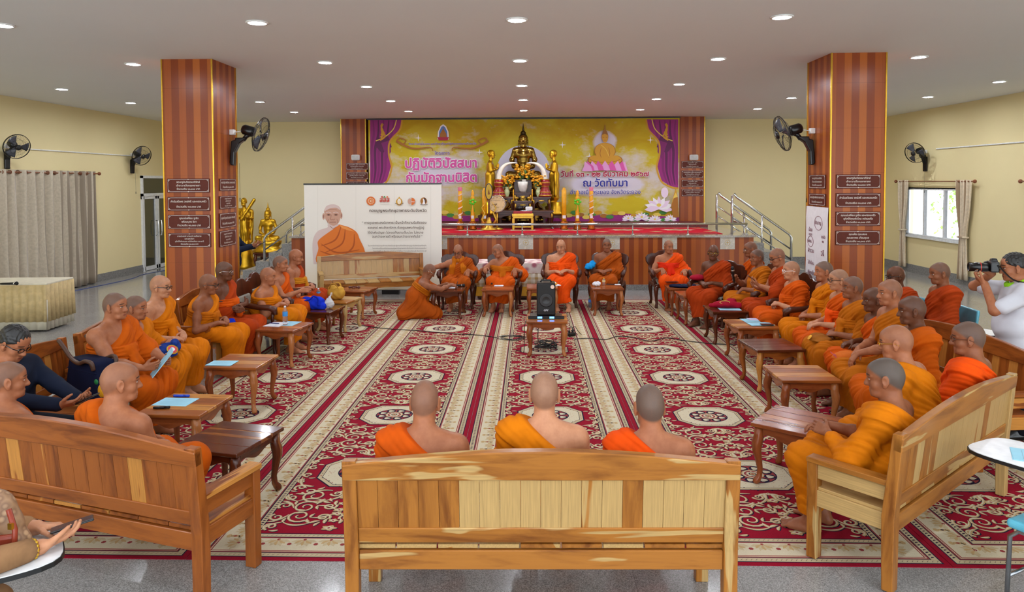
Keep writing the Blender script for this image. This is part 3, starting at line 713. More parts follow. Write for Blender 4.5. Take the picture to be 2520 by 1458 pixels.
def head(F, c, R, s=1., jaw=1., mouth=0., ears=1.):
    p = lambda *a: c + R @ (V3(*a) * s)
    e = lambda ce, ra, k=.02, op='u', rr=None: F.ell(p(*ce), V3(ra) * s, R if rr is None else R @ rr, k * s, op)
    e((0, -.016, .03), (.075, .097, .093), .03); e((0, -.05, .0), (.066, .06, .07), .03)
    e((0, .028, -.042), (.058 * jaw, .062, .076), .035); e((0, .045, .045), (.056, .045, .045), .03)
    F.cap(p(-.03 * jaw, .055, -.088), p(.03 * jaw, .055, -.088), .026 * s, None, .02); e((0, .074, -.1), (.02, .017, .016), .015)
    for q in (-1, 1):
        e((q * .04, .052, -.034), (.024, .024, .026), .02); F.cap(p(q * .012, .086, .021), p(q * .048, .066, .019), .0105 * s, .009 * s, .012)
        e((q * .031, .094, .001), (.017, .014, .012), .012, 's'); e((q * .031, .073, .0), (.0145, .0125, .011), .004)
        F.cap(p(q * .018, .0825, .0045), p(q * .046, .071, .003), .0042 * s, None, .005)
        e((q * .013, .088, -.037), (.0095, .011, .009), .008)
        if ears:
            M = np.array(Matrix.Rotation(-q * .35, 3, 'Z')); e((q * .081, -.012, -.005), (.008, .022, .034), .006, 'u', M); e((q * .077, -.004, -.038), (.009, .013, .015), .008); e((q * .09, -.006, -.004), (.006, .011, .018), .006, 's', M)
    F.cap(p(0, .082, .012), p(0, .106, -.032), .0085 * s, .0125 * s, .012); e((0, .103, -.036), (.0125, .011, .0105), .01)
    F.cap(p(-.016, .083, -.068), p(.016, .083, -.068), .0085 * s, None, .008); F.cap(p(-.014, .082, -.081), p(.014, .082, -.081), .0085 * s, None, .008)
    if mouth: e((0, .098, -.078), (.015, .018, .011), .006, 's')
    else: F.cap(p(-.02, .094, -.0745), p(.02, .094, -.0745), .0022 * s, None, .003, 's')
def hand(F, w, d, n, side, s=1., curl=.5, spread=0., curls=None):
    """side +1 right, -1 left; d along the fingers, n the way the palm faces"""
    d = nrm(d); n = V3(n); n = nrm(n - d * (n @ d)); t = np.cross(d, n) * side
    kn = []
    for i, (o, l) in enumerate(((.030, .074), (.010, .082), (-.010, .076), (-.028, .06))):
        b = w + (d * (.088 - .004 * abs(i - 1)) + t * o) * s; F.cap(w + (d * .012 + t * o * .55) * s, b, .0155 * s, .0125 * s, .012); kn.append((b, l, o))
    for i, (b, l, o) in enumerate(kn):
        cu = (curls[i] if curls else curl * (1 + .12 * i)); p = b; a = cu * .45; tl = t * (o * spread * 8)
        for j, (fr, r0, r1) in enumerate(((.45, .0098, .0092), (.32, .009, .0085), (.25, .0084, .007))):
            q_ = p + nrm(d * math.cos(a) + n * math.sin(a) + tl) * (l * fr * s); F.cap(p, q_, r0 * s, r1 * s, .0035); p = q_; a += cu * (.85 if j == 0 else .6)
    b = w + (d * .022 + t * .024) * s; m1 = b + nrm(d * .62 + t * .72 + n * .28) * .042 * s
    F.cap(b, m1, .0165 * s, .0125 * s, .012); m2 = m1 + nrm(d * .85 + t * .35 + n * (.25 + .3 * curl)) * .032 * s; F.cap(m1, m2, .0112 * s, .0102 * s, .004)
    F.cap(m2, m2 + nrm(d * .92 + t * .0 + n * (.3 + .4 * curl)) * .026 * s, .01 * s, .008 * s, .004)
def ik(a, b, l1, l2, hint):
    v = b - a; D = np.linalg.norm(v); u = v / D
    if D > (l1 + l2) * .995: D = (l1 + l2) * .995; b = a + u * D
    x = (l1 * l1 - l2 * l2 + D * D) / (2 * D); y = math.sqrt(max(0, l1 * l1 - x * x)); h = V3(hint) - u * (V3(hint) @ u); return a + u * x + nrm(h) * y, b
def foot(F, an, d, s=1., tilt=0., side=1):
    d = nrm(V3(d)); t = np.cross(d, V3(0, 0, 1)) * side; dz = V3(0, 0, -1)   # t points outwards
    z = an[2]; heel = an - d * .035 * s + dz * (z - .036); ball = an + d * .125 * s + dz * (z - .026 - tilt)
    F.cap(an, heel, .036 * s, .034 * s, .03); F.cap(an, an + d * .09 * s + dz * (z - .045), .034 * s, .03 * s, .03)
    for o, r in ((-.026, .024), (.0, .024), (.024, .021)): F.cap(heel + d * .03 + t * o * .5, ball + t * o * s, .027 * s, r * s, .02)
    for i, (o, l, r) in enumerate(((-.034, .05, .0135), (-.014, .047, .0105), (.003, .041, .0098), (.019, .034, .0092), (.033, .026, .009))):
        b = ball + (t * o + d * .012) * s; F.cap(b, b + (d * l + t * o * .1) * s + dz * .008, r * s, r * .85 * s, .006)
def torso_prims(T, L, w, fat):
    return [((0, .0, .03), (.172 * w, .125 + .02 * fat, .12)), ((0, .015 + .03 * fat, .17 * L / .5), ((.15 + .035 * fat) * w, .112 + .05 * fat, .15)), ((0, .012, .33 * L / .5), (.168 * w, .118 + .02 * fat, .155)), ((0, .0, L - .075), (.165 * w, .098, .085))]
def build_torso(F, T, RT, L, w, fat, infl=0., k=.05):
    for c, r in torso_prims(T, L, w, fat): F.ell(T(*c), V3(r) + infl, RT, k)
    F.cap(T(-.15 * w, 0, L - .065), T(.15 * w, 0, L - .065), .062 + infl, None, .04)
    for q in (-1, 1): F.cap(T(q * .05, -.01, L - .0), T(q * .155 * w, 0, L - .055), .045 + infl, .056 + infl, .04)
MONKS = []
def person(label, hu, hv, hy, face, seat=.43, lean=4., hyaw=0., hpitch=4., hroll=0., skin='tan', stub=.55, robe='saffron', w=1., fat=.2, rh=None, lh=None, cover=1, sash=None, scarf=None, knee=.15, feet=None, h=None, kneel=False,
           glasses=None, jaw=1., mouth=0., Lmax=.62, hs=1., hem=.15, both=False, kx=.44, curl=.55, tattoo=False, name='person', group=None, up=0, brow=.85, hipdx=0., shin_dx=0.):
    """a seated (or kneeling) robed figure; head centre at photo pixel (hu, hv) and distance hy, body facing world angle `face`"""
    Hw = P(hu, hv, y=hy); th = math.radians(lean); S = seat; zh = S + .105
    if kneel: zh = .34
    hz = Hw.z; L = (hz - zh - .15 - .02 * math.cos(th)) / math.cos(th); Lc = min(max(L, .40), Lmax)
    ang = math.radians(face)                                  # 0 looks away from us (+y), 90 looks to -x, 180 towards us
    hyl = L * math.sin(th) + .045 + .03 * math.sin(math.radians(hpitch))
    Rw = np.array(Matrix.Rotation(ang, 3, 'Z')); root = np.array(Hw) - Rw @ V3(hipdx, hyl, 0); root[2] = 0
    U = V3(0, math.sin(th), math.cos(th)); Fw = V3(0, math.cos(th), -math.sin(th)); X = V3(1, 0, 0); RT = np.stack([X, Fw, U], 1)
    hip = V3(0, 0, zh); T = lambda a, b, c: hip + X * a + Fw * b + U * c
    px = hy / F_; hb = h or min(max(1.35 * px, .0044), .0072); hr = max(.0068, hb)
    HR = ypr(math.radians(hyaw), math.radians(hpitch), math.radians(hroll)); hc = V3(hipdx, hyl, hz)
    sh = {1: T(.178 * w, 0, L - .068), -1: T(-.178 * w, 0, L - .068)}
    # arms
    D = {'lap': (((.105, .27, S + .215), (-.8, .5, -.12), (-.2, -.35, -1)), ((-.1, .29, S + .235), (.82, .45, -.15), (.2, -.35, -1))),
         'knees': (((.15, .27, S + .225), (-.1, .95, -.22), (0, -.2, -1)), ((-.15, .27, S + .225), (.1, .95, -.22), (0, -.2, -1))),
         'cross': (((-.06, .25 + .08 * fat, S + .32), (-1, -.05, .12), (0, -1, 0)), ((.07, .27 + .08 * fat, S + .27), (1, -.05, .1), (0, -1, 0)))}
    hd = {}
    for side, v, i in ((1, rh or 'lap', 0), (-1, lh or 'lap', 1)):
        if isinstance(v, str): v = D[v][i]
        wr = V3(v[0]); el, wr = ik(sh[side], wr, .285, .255, v[3] if len(v) > 3 else (side * .6, -.55, -.5)); hd[side] = (el, wr, V3(v[1]), V3(v[2]), v[4] if len(v) > 4 else curl)
    kn, an, fd = {}, {}, {}
    for q in (-1, 1):
        hp_ = hip + V3(q * .09, .02, -.005)
        if kneel: kn[q] = V3(q * .15, .34, .085); an[q] = V3(q * .11, -.08, .07); fd[q] = V3(0, -1, 0)
        else:
            kn[q] = V3(q * knee, kx, S + .055); an[q] = V3(q * .1 + shin_dx, kx - .03, .085) if feet is None else V3(feet[(q + 1) // 2]); fd[q] = V3(q * .15, 1, 0)
    P_ = [hc, *sh.values()] + [x[0] for x in hd.values()] + [x[1] + nrm(x[2]) * .2 for x in hd.values()] + list(kn.values()) + list(an.values()) + [V3(0, -.2, zh), V3(.24 * w, 0, zh), V3(-.24 * w, 0, zh), hc + V3(0, 0, .14)]
    lo = np.min(P_, 0) - .11; hi = np.max(P_, 0) + .11; lo[2] = -.012; hi[1] = max(hi[1], max(a[1] for a in an.values()) + .24)
    F = Field(lo, hi, hb)
    build_torso(F, T, RT, L, w, fat)
    nb = T(0, -.012, L - .04); F.cap(nb, hc + HR @ V3(0, -.028, -.062), .062 * (1 + .15 * fat), .054 * (1 + .2 * fat), .035)
    head(F, hc, HR, hs, jaw, mouth)
    for q in (1, -1):
        el, wr, d, n, cu = hd[q]; a = sh[q]; am = 1 + .25 * fat
        F.ell(a, V3(.058, .058, .062) * am, None, .03); F.cap(a, a + (el - a) * .5, .05 * am, .047 * am, .03); F.cap(a + (el - a) * .5, el, .046 * am, .038 * am, .02)
        F.cap(el, el + (wr - el) * .35, .039 * am, .041 * am, .02); F.cap(el + (wr - el) * .35, wr, .04 * am, .026, .02); hand(F, wr, d, n, q, 1.0, cu)
        hj = hip + V3(q * .09, .02, -.005); F.cap(hj, kn[q], .085 * (1 + .2 * fat), .06, .03)
        if kneel: F.cap(kn[q], an[q], .056, .04, .03)
        else:
            mid = kn[q] + (an[q] - kn[q]) * .35; F.cap(kn[q], mid + V3(0, -.015, 0), .056, .052, .03); F.cap(mid + V3(0, -.015, 0), an[q], .052, .034, .02); foot(F, an[q], fd[q], 1., 0, q)
    if not kneel:
        r, g = F.sl(V3(-1, -1, 0), V3(1, .3, S), 0); F.f[r] = np.maximum(F.f[r], (S + .004 - g[2]) + 0 * F.f[r])
    v, f = F.mesh(); hpv = ((v - hc) @ HR) / hs
    body = mesh_obj(name, v, f, skin_mat(skin, stub, brow), None, True, tuple(root), None, {'hp': hpv}); body.rotation_euler = (0, 0, ang)
    tag(body, label, 'person', group)
    # ---------------- robe
    G = Field(lo - .03, hi + .03, hr)
    build_torso(G, T, RT, L, w, fat, .016)
    al = sh[-1]; el, wr = hd[-1][0], hd[-1][1]; down = V3(0, .02, -.05)
    G.ell(al, V3(.078, .078, .075), None, .04); G.cap(al, el, .07, .058, .05)
    if cover: G.cap(el, el + (wr - el) * (.2 + .55 * (cover - 1) if cover > 1 else .22), .062, .05, .05); G.cap(al + (el - al) * .6, el + down + V3(.03, 0, -.03), .06, .06, .07); G.cap(el, T(-.13 * w, .06, .1), .055, .07, .08)
    if both: G.ell(sh[1], V3(.078, .078, .075), None, .04); G.cap(sh[1], hd[1][0], .07, .058, .05)
    n_ = nrm(V3(.2, 0, .255)); Apt = V3(-.05, 0, L + .002)
    g = np.meshgrid(*G.ax, indexing='ij', sparse=True); gx, gy, gz = g
    tc = (gy - hip[1]) * np.float32(U[1]) + (gz - hip[2]) * np.float32(U[2]); tb = (gy - hip[1]) * np.float32(Fw[1]) + (gz - hip[2]) * np.float32(Fw[2])
    sd = (gx - np.float32(Apt[0])) * np.float32(n_[0]) + (tc - np.float32(Apt[2])) * np.float32(n_[2])
    if both: sd = tc - np.float32(L - .02) + 0 * gx
    ph = rnd.random() * 6; ph2 = rnd.random() * 6
    amp = .35 + .65 * np.clip(.5 + .9 * np.sin(gx * 7 + ph) * np.sin(tc * 8 + gy * 9 + ph2), 0, 1)
    fold = np.abs(np.sin(sd * np.float32(3.1416 / .07) + 1.5 * np.sin(gx * 8 + tc * 3 + ph) + .8 * np.sin(tc * 21 + gx * 13) + ph2)) * .6 + np.abs(np.sin(sd * np.float32(3.1416 / .034) + tb * 9 + 2.0 * np.sin(gx * 6 - tc * 7 + ph2) + ph)) * .4
    G.f -= ((fold - .5) * amp * .019).astype(np.float32)
    edge = np.exp(-((sd + .022) / .016) ** 2) * .006; G.f -= edge.astype(np.float32)
    st = np.clip((sd + .165 + .02 * np.sin(tc * 11 + ph)) / .012, 0, 1); G.f -= (st * .018).astype(np.float32)   # the folded band over the shoulder
    # the bare arm and neck stay free of cloth
    cut = sd; k = .012; h_ = np.clip(.5 - .5 * (cut - G.f) / k, 0, 1); G.f = (cut + (G.f - cut) * h_ + k * h_ * (1 - h_)).astype(np.float32)
    Lw = Field(lo - .03, hi + .03, hr)
    for q in (-1, 1):
        hj = hip + V3(q * .09, .0, .0); Lw.cap(hj, kn[q], .108, .085, .12)
        if kneel: Lw.cap(kn[q], an[q] + V3(0, -.1, .02), .085, .08, .12); Lw.cap(hip + V3(q * .1, -.05, -.1), an[q] + V3(q * .03, -.12, -.01), .1, .075, .1)
        else: Lw.cap(kn[q], an[q] + V3(0, -.02, .03), .082, .078, .12); Lw.cap(V3(0, kx - .02, S - .02), V3(0, kx - .06, .17), .07, .07, .14)
    Lw.ell(T(0, 0, .04), (.19 * w, .15 + .03 * fat, .13), RT, .08)
    amp = .3 + .7 * np.clip(.5 + .9 * np.sin(gx * 9 + gy * 4 + ph2) * np.sin(gz * 9 - gy * 7 + ph), 0, 1)
    fb = gx * 34 + gz * 20 - gy * 15 + 1.3 * np.sin(gy * 6 + gz * 5 + ph) + 1.0 * np.sin(gx * 9 - gz * 7 + ph2)
    fl = np.abs(np.sin(fb + ph2)) * .65 + np.abs(np.sin(fb * 1.9 + 1.5 * np.sin(gz * 11 + gx * 8) + ph)) * .35
    Lw.f -= ((fl - .5) * amp * (.022 if not kneel else .026)).astype(np.float32)
    if not kneel:
        Lw.f = np.maximum(Lw.f, np.float32(hem) + .02 * np.sin(gx * 14 + ph) - gz + 0 * Lw.f)
    k = .035; h_ = np.clip(.5 + .5 * (Lw.f - G.f) / k, 0, 1); G.f = (Lw.f + (G.f - Lw.f) * h_ - k * h_ * (1 - h_)).astype(np.float32)
    if not kneel:
        r, gg = G.sl(V3(-1, -1, 0), V3(1, .33, S), 0); G.f[r] = np.maximum(G.f[r], (S + .002 - gg[2]) + 0 * G.f[r])
    else: G.f = np.maximum(G.f, .006 - gz + 0 * G.f)
    v, f = G.mesh(); rm = cloth_mat(robe, ROBES[robe]); mesh_obj('robe', v, f, rm, body, True)
    # ---------------- sash round the chest with a knot
    if sash:
        Q = Field(lo, hi, hr); build_torso(Q, T, RT, L, w, fat, .046)
        q0 = np.meshgrid(*Q.ax, indexing='ij', sparse=True); tq = (q0[1] - hip[1]) * np.float32(U[1]) + (q0[2] - hip[2]) * np.float32(U[2]); zs = .29 * L / .5
        Q.f += (np.sin(tq * np.float32(6.283 / .03) + 2 * np.sin(q0[0] * 10)) * .003).astype(np.float32)
        Q.f = np.maximum(Q.f, np.abs(tq - zs) - .045 + 0 * Q.f)
        yf = .168 + .035 * fat
        Q.ell(T(.02, yf, zs), (.06, .03, .045), RT, .02); Q.ell(T(-.04, yf, zs + .01), (.05, .026, .035), RT, .02); Q.cap(T(.01, yf, zs - .02), T(.03, yf + .02 + .06 * fat, zs - .15), .032, .04, .03); Q.cap(T(-.02, yf, zs - .02), T(-.05, yf + .015 + .06 * fat, zs - .13), .028, .034, .03)
        v, f = Q.mesh(); mesh_obj('sash', v, f, cloth_mat(sash, ROBES[sash]), body, True)
    if scarf:
        Q = Field(lo, hi, hr)
        ring = [T(.085 * math.cos(a), .01 + .085 * math.sin(a), L + .03 - .02 * math.sin(a)) for a in [i * math.pi / 6 for i in range(13)]]
        Q.chain(ring, [.032] * 13, .02)
        for q, e_ in ((1, .02), (-1, .12)): Q.chain([T(q * .06, .1, L + .0), T(q * .09, .15, L - .12), T(q * .1, .16 + .03 * fat, .2), T(q * .11, .17, e_)], [.035, .045, .05, .055], .03)
        q0 = np.meshgrid(*Q.ax, indexing='ij', sparse=True); Q.f += (np.sin(q0[0] * 130 + 2 * np.sin(q0[2] * 12)) * .004).astype(np.float32)
        v, f = Q.mesh(); mesh_obj('scarf', v, f, cloth_mat(scarf, ROBES[scarf]), body, True)
    if glasses: put_glasses(body, hc, HR, glasses, hs)
    if abs(L - Lc) > .001: print('LEN', label[:40], round(L, 3))
    MONKS.append(dict(o=body, root=root, Rw=Rw, hd=hd, hc=hc, T=T, L=L, S=S)); return MONKS[-1]
def put_glasses(body, hc, HR, col, s=1.):
    mt = {'dark': BLACKP, 'white': WHITE, 'gold': GOLDT, 'steel': STEEL, 'brown': flat('brown_plastic', (86, 48, 30), .3)}[col]
    b = MB(); p = lambda *a: tuple(hc + HR @ (V3(*a) * s)); yf = .102
    for q in (-1, 1):
        b.tube([p(q * .034 + .022 * math.cos(t), yf - .16 * abs(q * .034 + .022 * math.cos(t)) , .0 + .017 * math.sin(t)) for t in [i * math.pi / 8 for i in range(17)]], .0022 if col != 'dark' else .003, 5)
        b.tube([p(q * .056, yf - .012, .004), p(q * .078, .06, .006), p(q * .084, .0, .004), p(q * .083, -.03, -.012)], .0022 if col in ('gold', 'steel') else .0032, 5)
    b.tube([p(-.013, yf, .002), p(0, yf + .006, .005), p(.013, yf, .002)], .002, 5)
    return b.build('glasses', mt, body)
def hand_point(mk, side, along=.1, off=.03):
    el, wr, d, n, cu = mk['hd'][side]; d = nrm(d); n = nrm(n - d * (n @ d)); return Vector(mk['Rw'] @ (wr + d * along + n * off) + mk['root'])
def wdir(mk, v): return Vector(mk['Rw'] @ V3(v))

def civil(label, hc_w, face, hip, knees, ankles, hands, skin, parts, hyaw=0., hpitch=0., w=1., fat=.2, hair=None, name='person', stand=False, h=.006, elbow=None, hroll=0.):
    """a clothed figure; every point is in its own frame (x right, y forward, z up), the root stands at hc_w's foot point"""
    root = V3(hc_w[0], hc_w[1], 0); Rw = np.array(Matrix.Rotation(math.radians(face), 3, 'Z'))
    hc = V3(0, 0, hc_w[2]); hip = V3(hip); nb = hc - V3(0, .045, .15); U = nrm(nb - hip); L = float(np.linalg.norm(nb - hip)); X = V3(1, 0, 0); Fw = np.cross(U, X); Fw = nrm(Fw); RT = np.stack([X, Fw, U], 1)
    T = lambda a, b, c: hip + X * a + Fw * b + U * c; HR = ypr(math.radians(hyaw), math.radians(hpitch), math.radians(hroll))
    sh = {1: T(.178 * w, 0, L - .068), -1: T(-.178 * w, 0, L - .068)}; hd = {}
    for q in (1, -1):
        v = hands[0 if q == 1 else 1]; el, wr = ik(sh[q], V3(v[0]), .29, .26, v[3] if len(v) > 3 else (q * .6, -.55, -.5)); hd[q] = (el, wr, V3(v[1]), V3(v[2]), v[4] if len(v) > 4 else .6)
    kn = {1: V3(knees[0]), -1: V3(knees[1])}; an = {1: V3(ankles[0]), -1: V3(ankles[1])}
    P_ = [hc + V3(0, 0, .16), hip + V3(.25, -.2, 0), hip + V3(-.25, .2, 0)] + [x for q in (1, -1) for x in (sh[q], hd[q][0], hd[q][1] + nrm(hd[q][2]) * .2, kn[q], an[q] + V3(0, .2, -.1), an[q] - V3(0, .1, 0))]
    lo = np.min(P_, 0) - .12; hi = np.max(P_, 0) + .12; lo[2] = max(lo[2], -.012)
    def limbs(F, infl, slv, leg):
        for q in (1, -1):
            el, wr, d, n, cu = hd[q]; a = sh[q]
            if slv is not None:
                F.ell(a, V3(.058, .058, .062) * (1 + .2 * fat) + infl, None, .03); e1 = min(slv, 1.); F.cap(a, a + (el - a) * e1, .05 + infl, .044 + infl * (1.6 if slv < 1 else 1), .03)
                if slv > 1: F.cap(el, el + (wr - el) * (slv - 1), .042 + infl, .032 + infl, .02)
            if leg:
                hj = hip + V3(q * .09, .01, -.01); F.cap(hj, kn[q], .088 + infl, .062 + infl, .04); F.cap(kn[q], an[q], .06 + infl, .042 + infl * 1.3, .03)
        return F
    F = Field(lo, hi, h); build_torso(F, T, RT, L, w, fat); limbs(F, 0, 2.0, True)
    F.cap(T(0, -.012, L - .04), hc + HR @ V3(0, -.028, -.062), .06, .054, .035); head(F, hc, HR)
    for q in (1, -1): el, wr, d, n, cu = hd[q]; hand(F, wr, d, n, q, 1., cu); foot(F, an[q], V3(q * .12, 1, 0), 1., 0, q)
    v, f = F.mesh(); body = mesh_obj(name, v, f, skin_mat(skin, 0., .95), None, True, tuple(root), None, {'hp': (v - hc) @ HR}); body.rotation_euler = (0, 0, math.radians(face)); tag(body, label, 'person')
    for nm, kind, mat, slv in parts:
        G = Field(lo - .03, hi + .03, max(h, .007)); g0 = np.meshgrid(*G.ax, indexing='ij', sparse=True)
        if kind == 'top':
            build_torso(G, T, RT, L, w, fat, .018); limbs(G, .016, slv, False); G.ell(T(0, .01, .02), (.172 * w, .13 + .035 * fat, .14), RT, .06)
            G.f += (np.sin(g0[2] * 55 + 3 * np.sin(g0[0] * 9) + 2 * np.sin(g0[1] * 8)) * np.sin(g0[0] * 12 + g0[2] * 6) * .003).astype(np.float32)
            c_ = np.linalg.norm(hc - nb) * 0 + (g0[2] - np.float32(nb[2] + .03)) + 0 * G.f; G.f = np.maximum(G.f, c_); G.f = np.maximum(G.f, np.float32(hip[2] - .09) - g0[2] + 0 * G.f) if stand else np.maximum(G.f, np.float32(hip[2] - .1) - g0[2] + 0 * G.f)
            if not stand: G.f = np.maximum(G.f, (g0[1] - .28) * (g0[2] < hip[2]) - 1. * (g0[2] >= hip[2]) + 0 * G.f)
        elif kind == 'legs':
            limbs(G, .018, None, True); G.ell(hip + V3(0, 0, .0), (.185 * w, .135 + .04 * fat, .12), None, .05)
            G.f += (np.sin(g0[2] * 40 + 4 * np.sin(g0[0] * 14)) * .003).astype(np.float32); G.f = np.maximum(G.f, .05 - g0[2] + 0 * G.f)
        elif kind == 'shoe':
            for q in (1, -1): foot(G, an[q], V3(q * .12, 1, 0), 1.12, 0, q)
            G.f = np.maximum(G.f, g0[2] - .1 + 0 * G.f); G.f = np.maximum(G.f, .003 - g0[2] + 0 * G.f)
        elif kind == 'collar':
            G.f[:] = .5; ring = [T(.075 * math.cos(a), .015 + .075 * math.sin(a), L + .015 - .025 * math.sin(a)) for a in [i * math.pi / 6 for i in range(13)]]; G.chain(ring, [.022] * 13, .015)
        v, f = G.mesh(); mesh_obj(nm, v, f, mat, body, True)
    if hair:
        G = Field(hc - .19, hc + .19, .005); G.ell(hc + HR @ V3(0, -.018, .036), V3(.086, .106, .098), HR, .02); G.ell(hc + HR @ V3(0, -.05, .0), V3(.078, .072, .085), HR, .02)
        g0 = np.meshgrid(*G.ax, indexing='ij', sparse=True); r = [g0[i] - np.float32(hc[i]) for i in range(3)]; loc = [r[0] * HR[0][i] + r[1] * HR[1][i] + r[2] * HR[2][i] for i in range(3)]
        G.f += (np.sin(loc[0] * 260 + 3 * np.sin(loc[2] * 60)) * np.sin(loc[1] * 120) * .0035).astype(np.float32)
        cut = -(loc[2] - np.float32(hair) * loc[1] - .012 - .25 * np.maximum(loc[1] - .05, 0)) * .8; G.f = np.maximum(G.f, cut.astype(np.float32)); G.f = np.maximum(G.f, (-.07 - loc[2]).astype(np.float32))
        v, f = G.mesh(); mesh_obj('hair', v, f, flat('black_hair', (20, 17, 16), .45, var=.3), body, True)
    return dict(o=body, root=root, Rw=Rw, hd=hd, hc=hc, HR=HR)
# ------------------------------------------------------------------ the people
A, B_, C_ = -90, 90, 180           # facing right, left, towards us
GL, GR_, GF, GB_ = 'monks of the left row', 'monks of the right row', 'monks on the front bench', 'monks in the far row facing us'
ps = person
F1 = ps('monk on the left of the front bench seen from behind, orange robe, grey stubbly head', 1046, 990, 3.98, 0, lean=4, skin='mid', stub=.5, robe='orange', w=1.05, fat=.5, group=GF, hpitch=14)
F2 = ps('monk in the middle of the front bench from behind, amber robe, pale shaved head', 1340, 968, 3.95, -2, lean=3, skin='fair', stub=.5, robe='amber', w=1.03, group=GF, hpitch=4)
F3 = ps('monk on the right of the front bench from behind, vivid orange robe, dark shiny head', 1598, 1000, 3.95, 2, lean=3, skin='mid', stub=.85, robe='vivid', w=1., group=GF, hpitch=8)
L1 = ps('monk at the left picture edge behind the near left bench, grey head turned right', 22, 936, 4.5, -20, lean=3, skin='mid', stub=.6, robe='saffron', fat=.4, hyaw=-30, group=GL)
L2 = ps('monk beside the yellow fruit tag, seen from behind with his bare right shoulder', 299, 940, 4.22, -20, lean=0, skin='mid', stub=.3, robe='saffron', w=1.08, fat=.6, hyaw=-35, group=GL)
L3 = ps('heavy bare shouldered monk holding a pale blue booklet', 285, 754, 6.3, A - 6, lean=4, skin='mid', stub=.75, robe='saffron', fat=.9, w=1.14, sash='saffron', rh=((.13, .43, .665), (-.5, .85, .1), (-.9, -.3, .2), None or (.6, -.4, -.5), .9), lh=((-.17, .45, .66), (.6, .8, .1), (.9, -.3, .1), (-.6, -.4, -.5), .9), group=GL, hpitch=2)
L4 = ps('young monk half hidden behind the heavy monk, hands on a blue shoulder bag', 336, 758, 6.95, A, lean=6, skin='mid', stub=.75, robe='amber', rh=((.1, .36, .68), (-.5, .8, -.2), (-.2, -.2, -1)), lh=((-.1, .36, .7), (.6, .7, -.2), (.2, -.2, -1)), group=GL)
L5 = ps('pale monk with dark glasses and clasped hands on the left row', 396, 706, 7.5, A, lean=7, skin='fair', stub=.25, robe='amber', sash='amber', glasses='dark', fat=.35, hpitch=6, group=GL)
L6 = ps('thin older monk with glasses leaning forward on the left row', 514, 700, 8.35, A + 4, lean=13, skin='tan', stub=.3, robe='amber', sash='ochre', glasses='dark', w=.95, fat=.1, hpitch=10, group=GL)
L7 = ps('dark stout monk with glasses and folded arms by the left pillar', 553, 668, 8.9, A, lean=5, skin='dark', stub=.35, robe='rust', sash='orange', rh='cross', lh='cross', glasses='steel', fat=.9, w=1.12, jaw=1.08, cover=0, group=GL)
L8 = ps('monk with a shiny shaved head sitting behind the water bottle', 661, 681, 9.5, A, lean=8, skin='mid', stub=.2, robe='amber', sash='amber', seat=.46, hpitch=6, group=GL)
L9 = ps('monk with raised finger near the blue cloth bag', 691, 650, 10.2, A, lean=6, skin='mid', stub=.7, robe='orange', seat=.46, rh=((.1, .4, .74), (-.1, .95, .1), (-.8, 0, -.6)), lh='lap', group=GL)
L10 = ps('bald thickset monk with a gold chest sash near the white screen', 729, 633, 10.95, A + 6, lean=5, skin='mid', stub=.05, robe='rust', sash='gold', seat=.46, fat=.7, w=1.1, hpitch=10, group=GL)
K1 = ps('kneeling monk writing at the dark table in the far row', 1057, 668, 12.0, A + 14, lean=36, skin='tan', stub=.4, robe='brown', sash='ochre', kneel=True, hpitch=34, cover=0, glasses='steel', group=GB_, rh=((.06, .62, .545), (-.2, .95, -.2), (-.6, .0, -.8), (.8, -.2, -.3), 1.), lh=((-.16, .58, .54), (.3, .95, -.05), (.1, 0, -1)))
S1 = ps('monk with an ochre scarf and black glasses in the far row', 1127, 619, 12.9, C_, lean=5, skin='mid', stub=.3, robe='brown', scarf='ochre', seat=.46, hyaw=-8, hpitch=22, glasses='dark', rh=((.45, .36, .74), (.5, .75, -.4), (-.5, 0, -.8), (.8, -.2, -.2)), lh=((-.2, .3, .72), (.05, .6, -.8), (0, -.5, -.6)), group=GB_, w=1.05)
S2 = ps('monk turning his head sideways beside the lace covered table', 1225, 618, 12.95, C_ - 6, lean=6, skin='mid', stub=.45, robe='orange', sash='ochre', seat=.46, hyaw=-42, hpitch=14, hroll=12, hipdx=.1, glasses='steel', fat=.6, w=1.1, rh=((.3, .3, .75), (-.1, .8, -.3), (-.5, -.1, -.8)), lh=((-.24, .32, .74), (-.1, .5, -.8), (0, -.6, -.5)), group=GB_, feet=((-.02, .5, .085), (.12, .52, .085)))
S3 = ps('fair monk in a bright orange robe sitting behind the loudspeaker', 1380, 607, 13.05, C_, lean=3, skin='fair', stub=.08, robe='vivid', sash='vivid', seat=.46, hyaw=-18, hpitch=16, fat=.7, w=1.08, group=GB_, feet=((.1, .5, .085), (-.12, .56, .085)))
S4 = ps('slim monk in a brown orange robe between two empty chair backs', 1493, 604, 13.1, C_ - 16, lean=4, skin='tan', stub=.7, robe='brown', seat=.46, hyaw=12, hpitch=6, cover=2, group=GB_)
S5 = ps('monk with a red sash over an orange robe, navy bag before him', 1646, 608, 13.05, C_ + 2, lean=3, skin='mid', stub=.4, robe='vivid', sash='redsash', seat=.46, hyaw=14, fat=.3, rh=((.17, .3, .72), (.0, .6, -.7), (0, -.6, -.5)), lh=((-.2, .36, .7), (0, .9, -.3), (0, -.2, -1)), group=GB_, cover=1)
R1 = ps('dark old monk with white stubble turning towards us in the right row', 1755, 622, 11.4, 132, lean=10, skin='dark', stub=.15, robe='rust', seat=.46, hyaw=34, hpitch=6, hroll=-6, glasses='gold', group=GR_, fat=.3)
R2 = ps('monk hidden behind the microphone speaker, glasses visible', 1846, 614, 11.5, B_, lean=6, skin='tan', stub=.4, robe='orange', seat=.46, glasses='steel', hpitch=8, group=GR_)
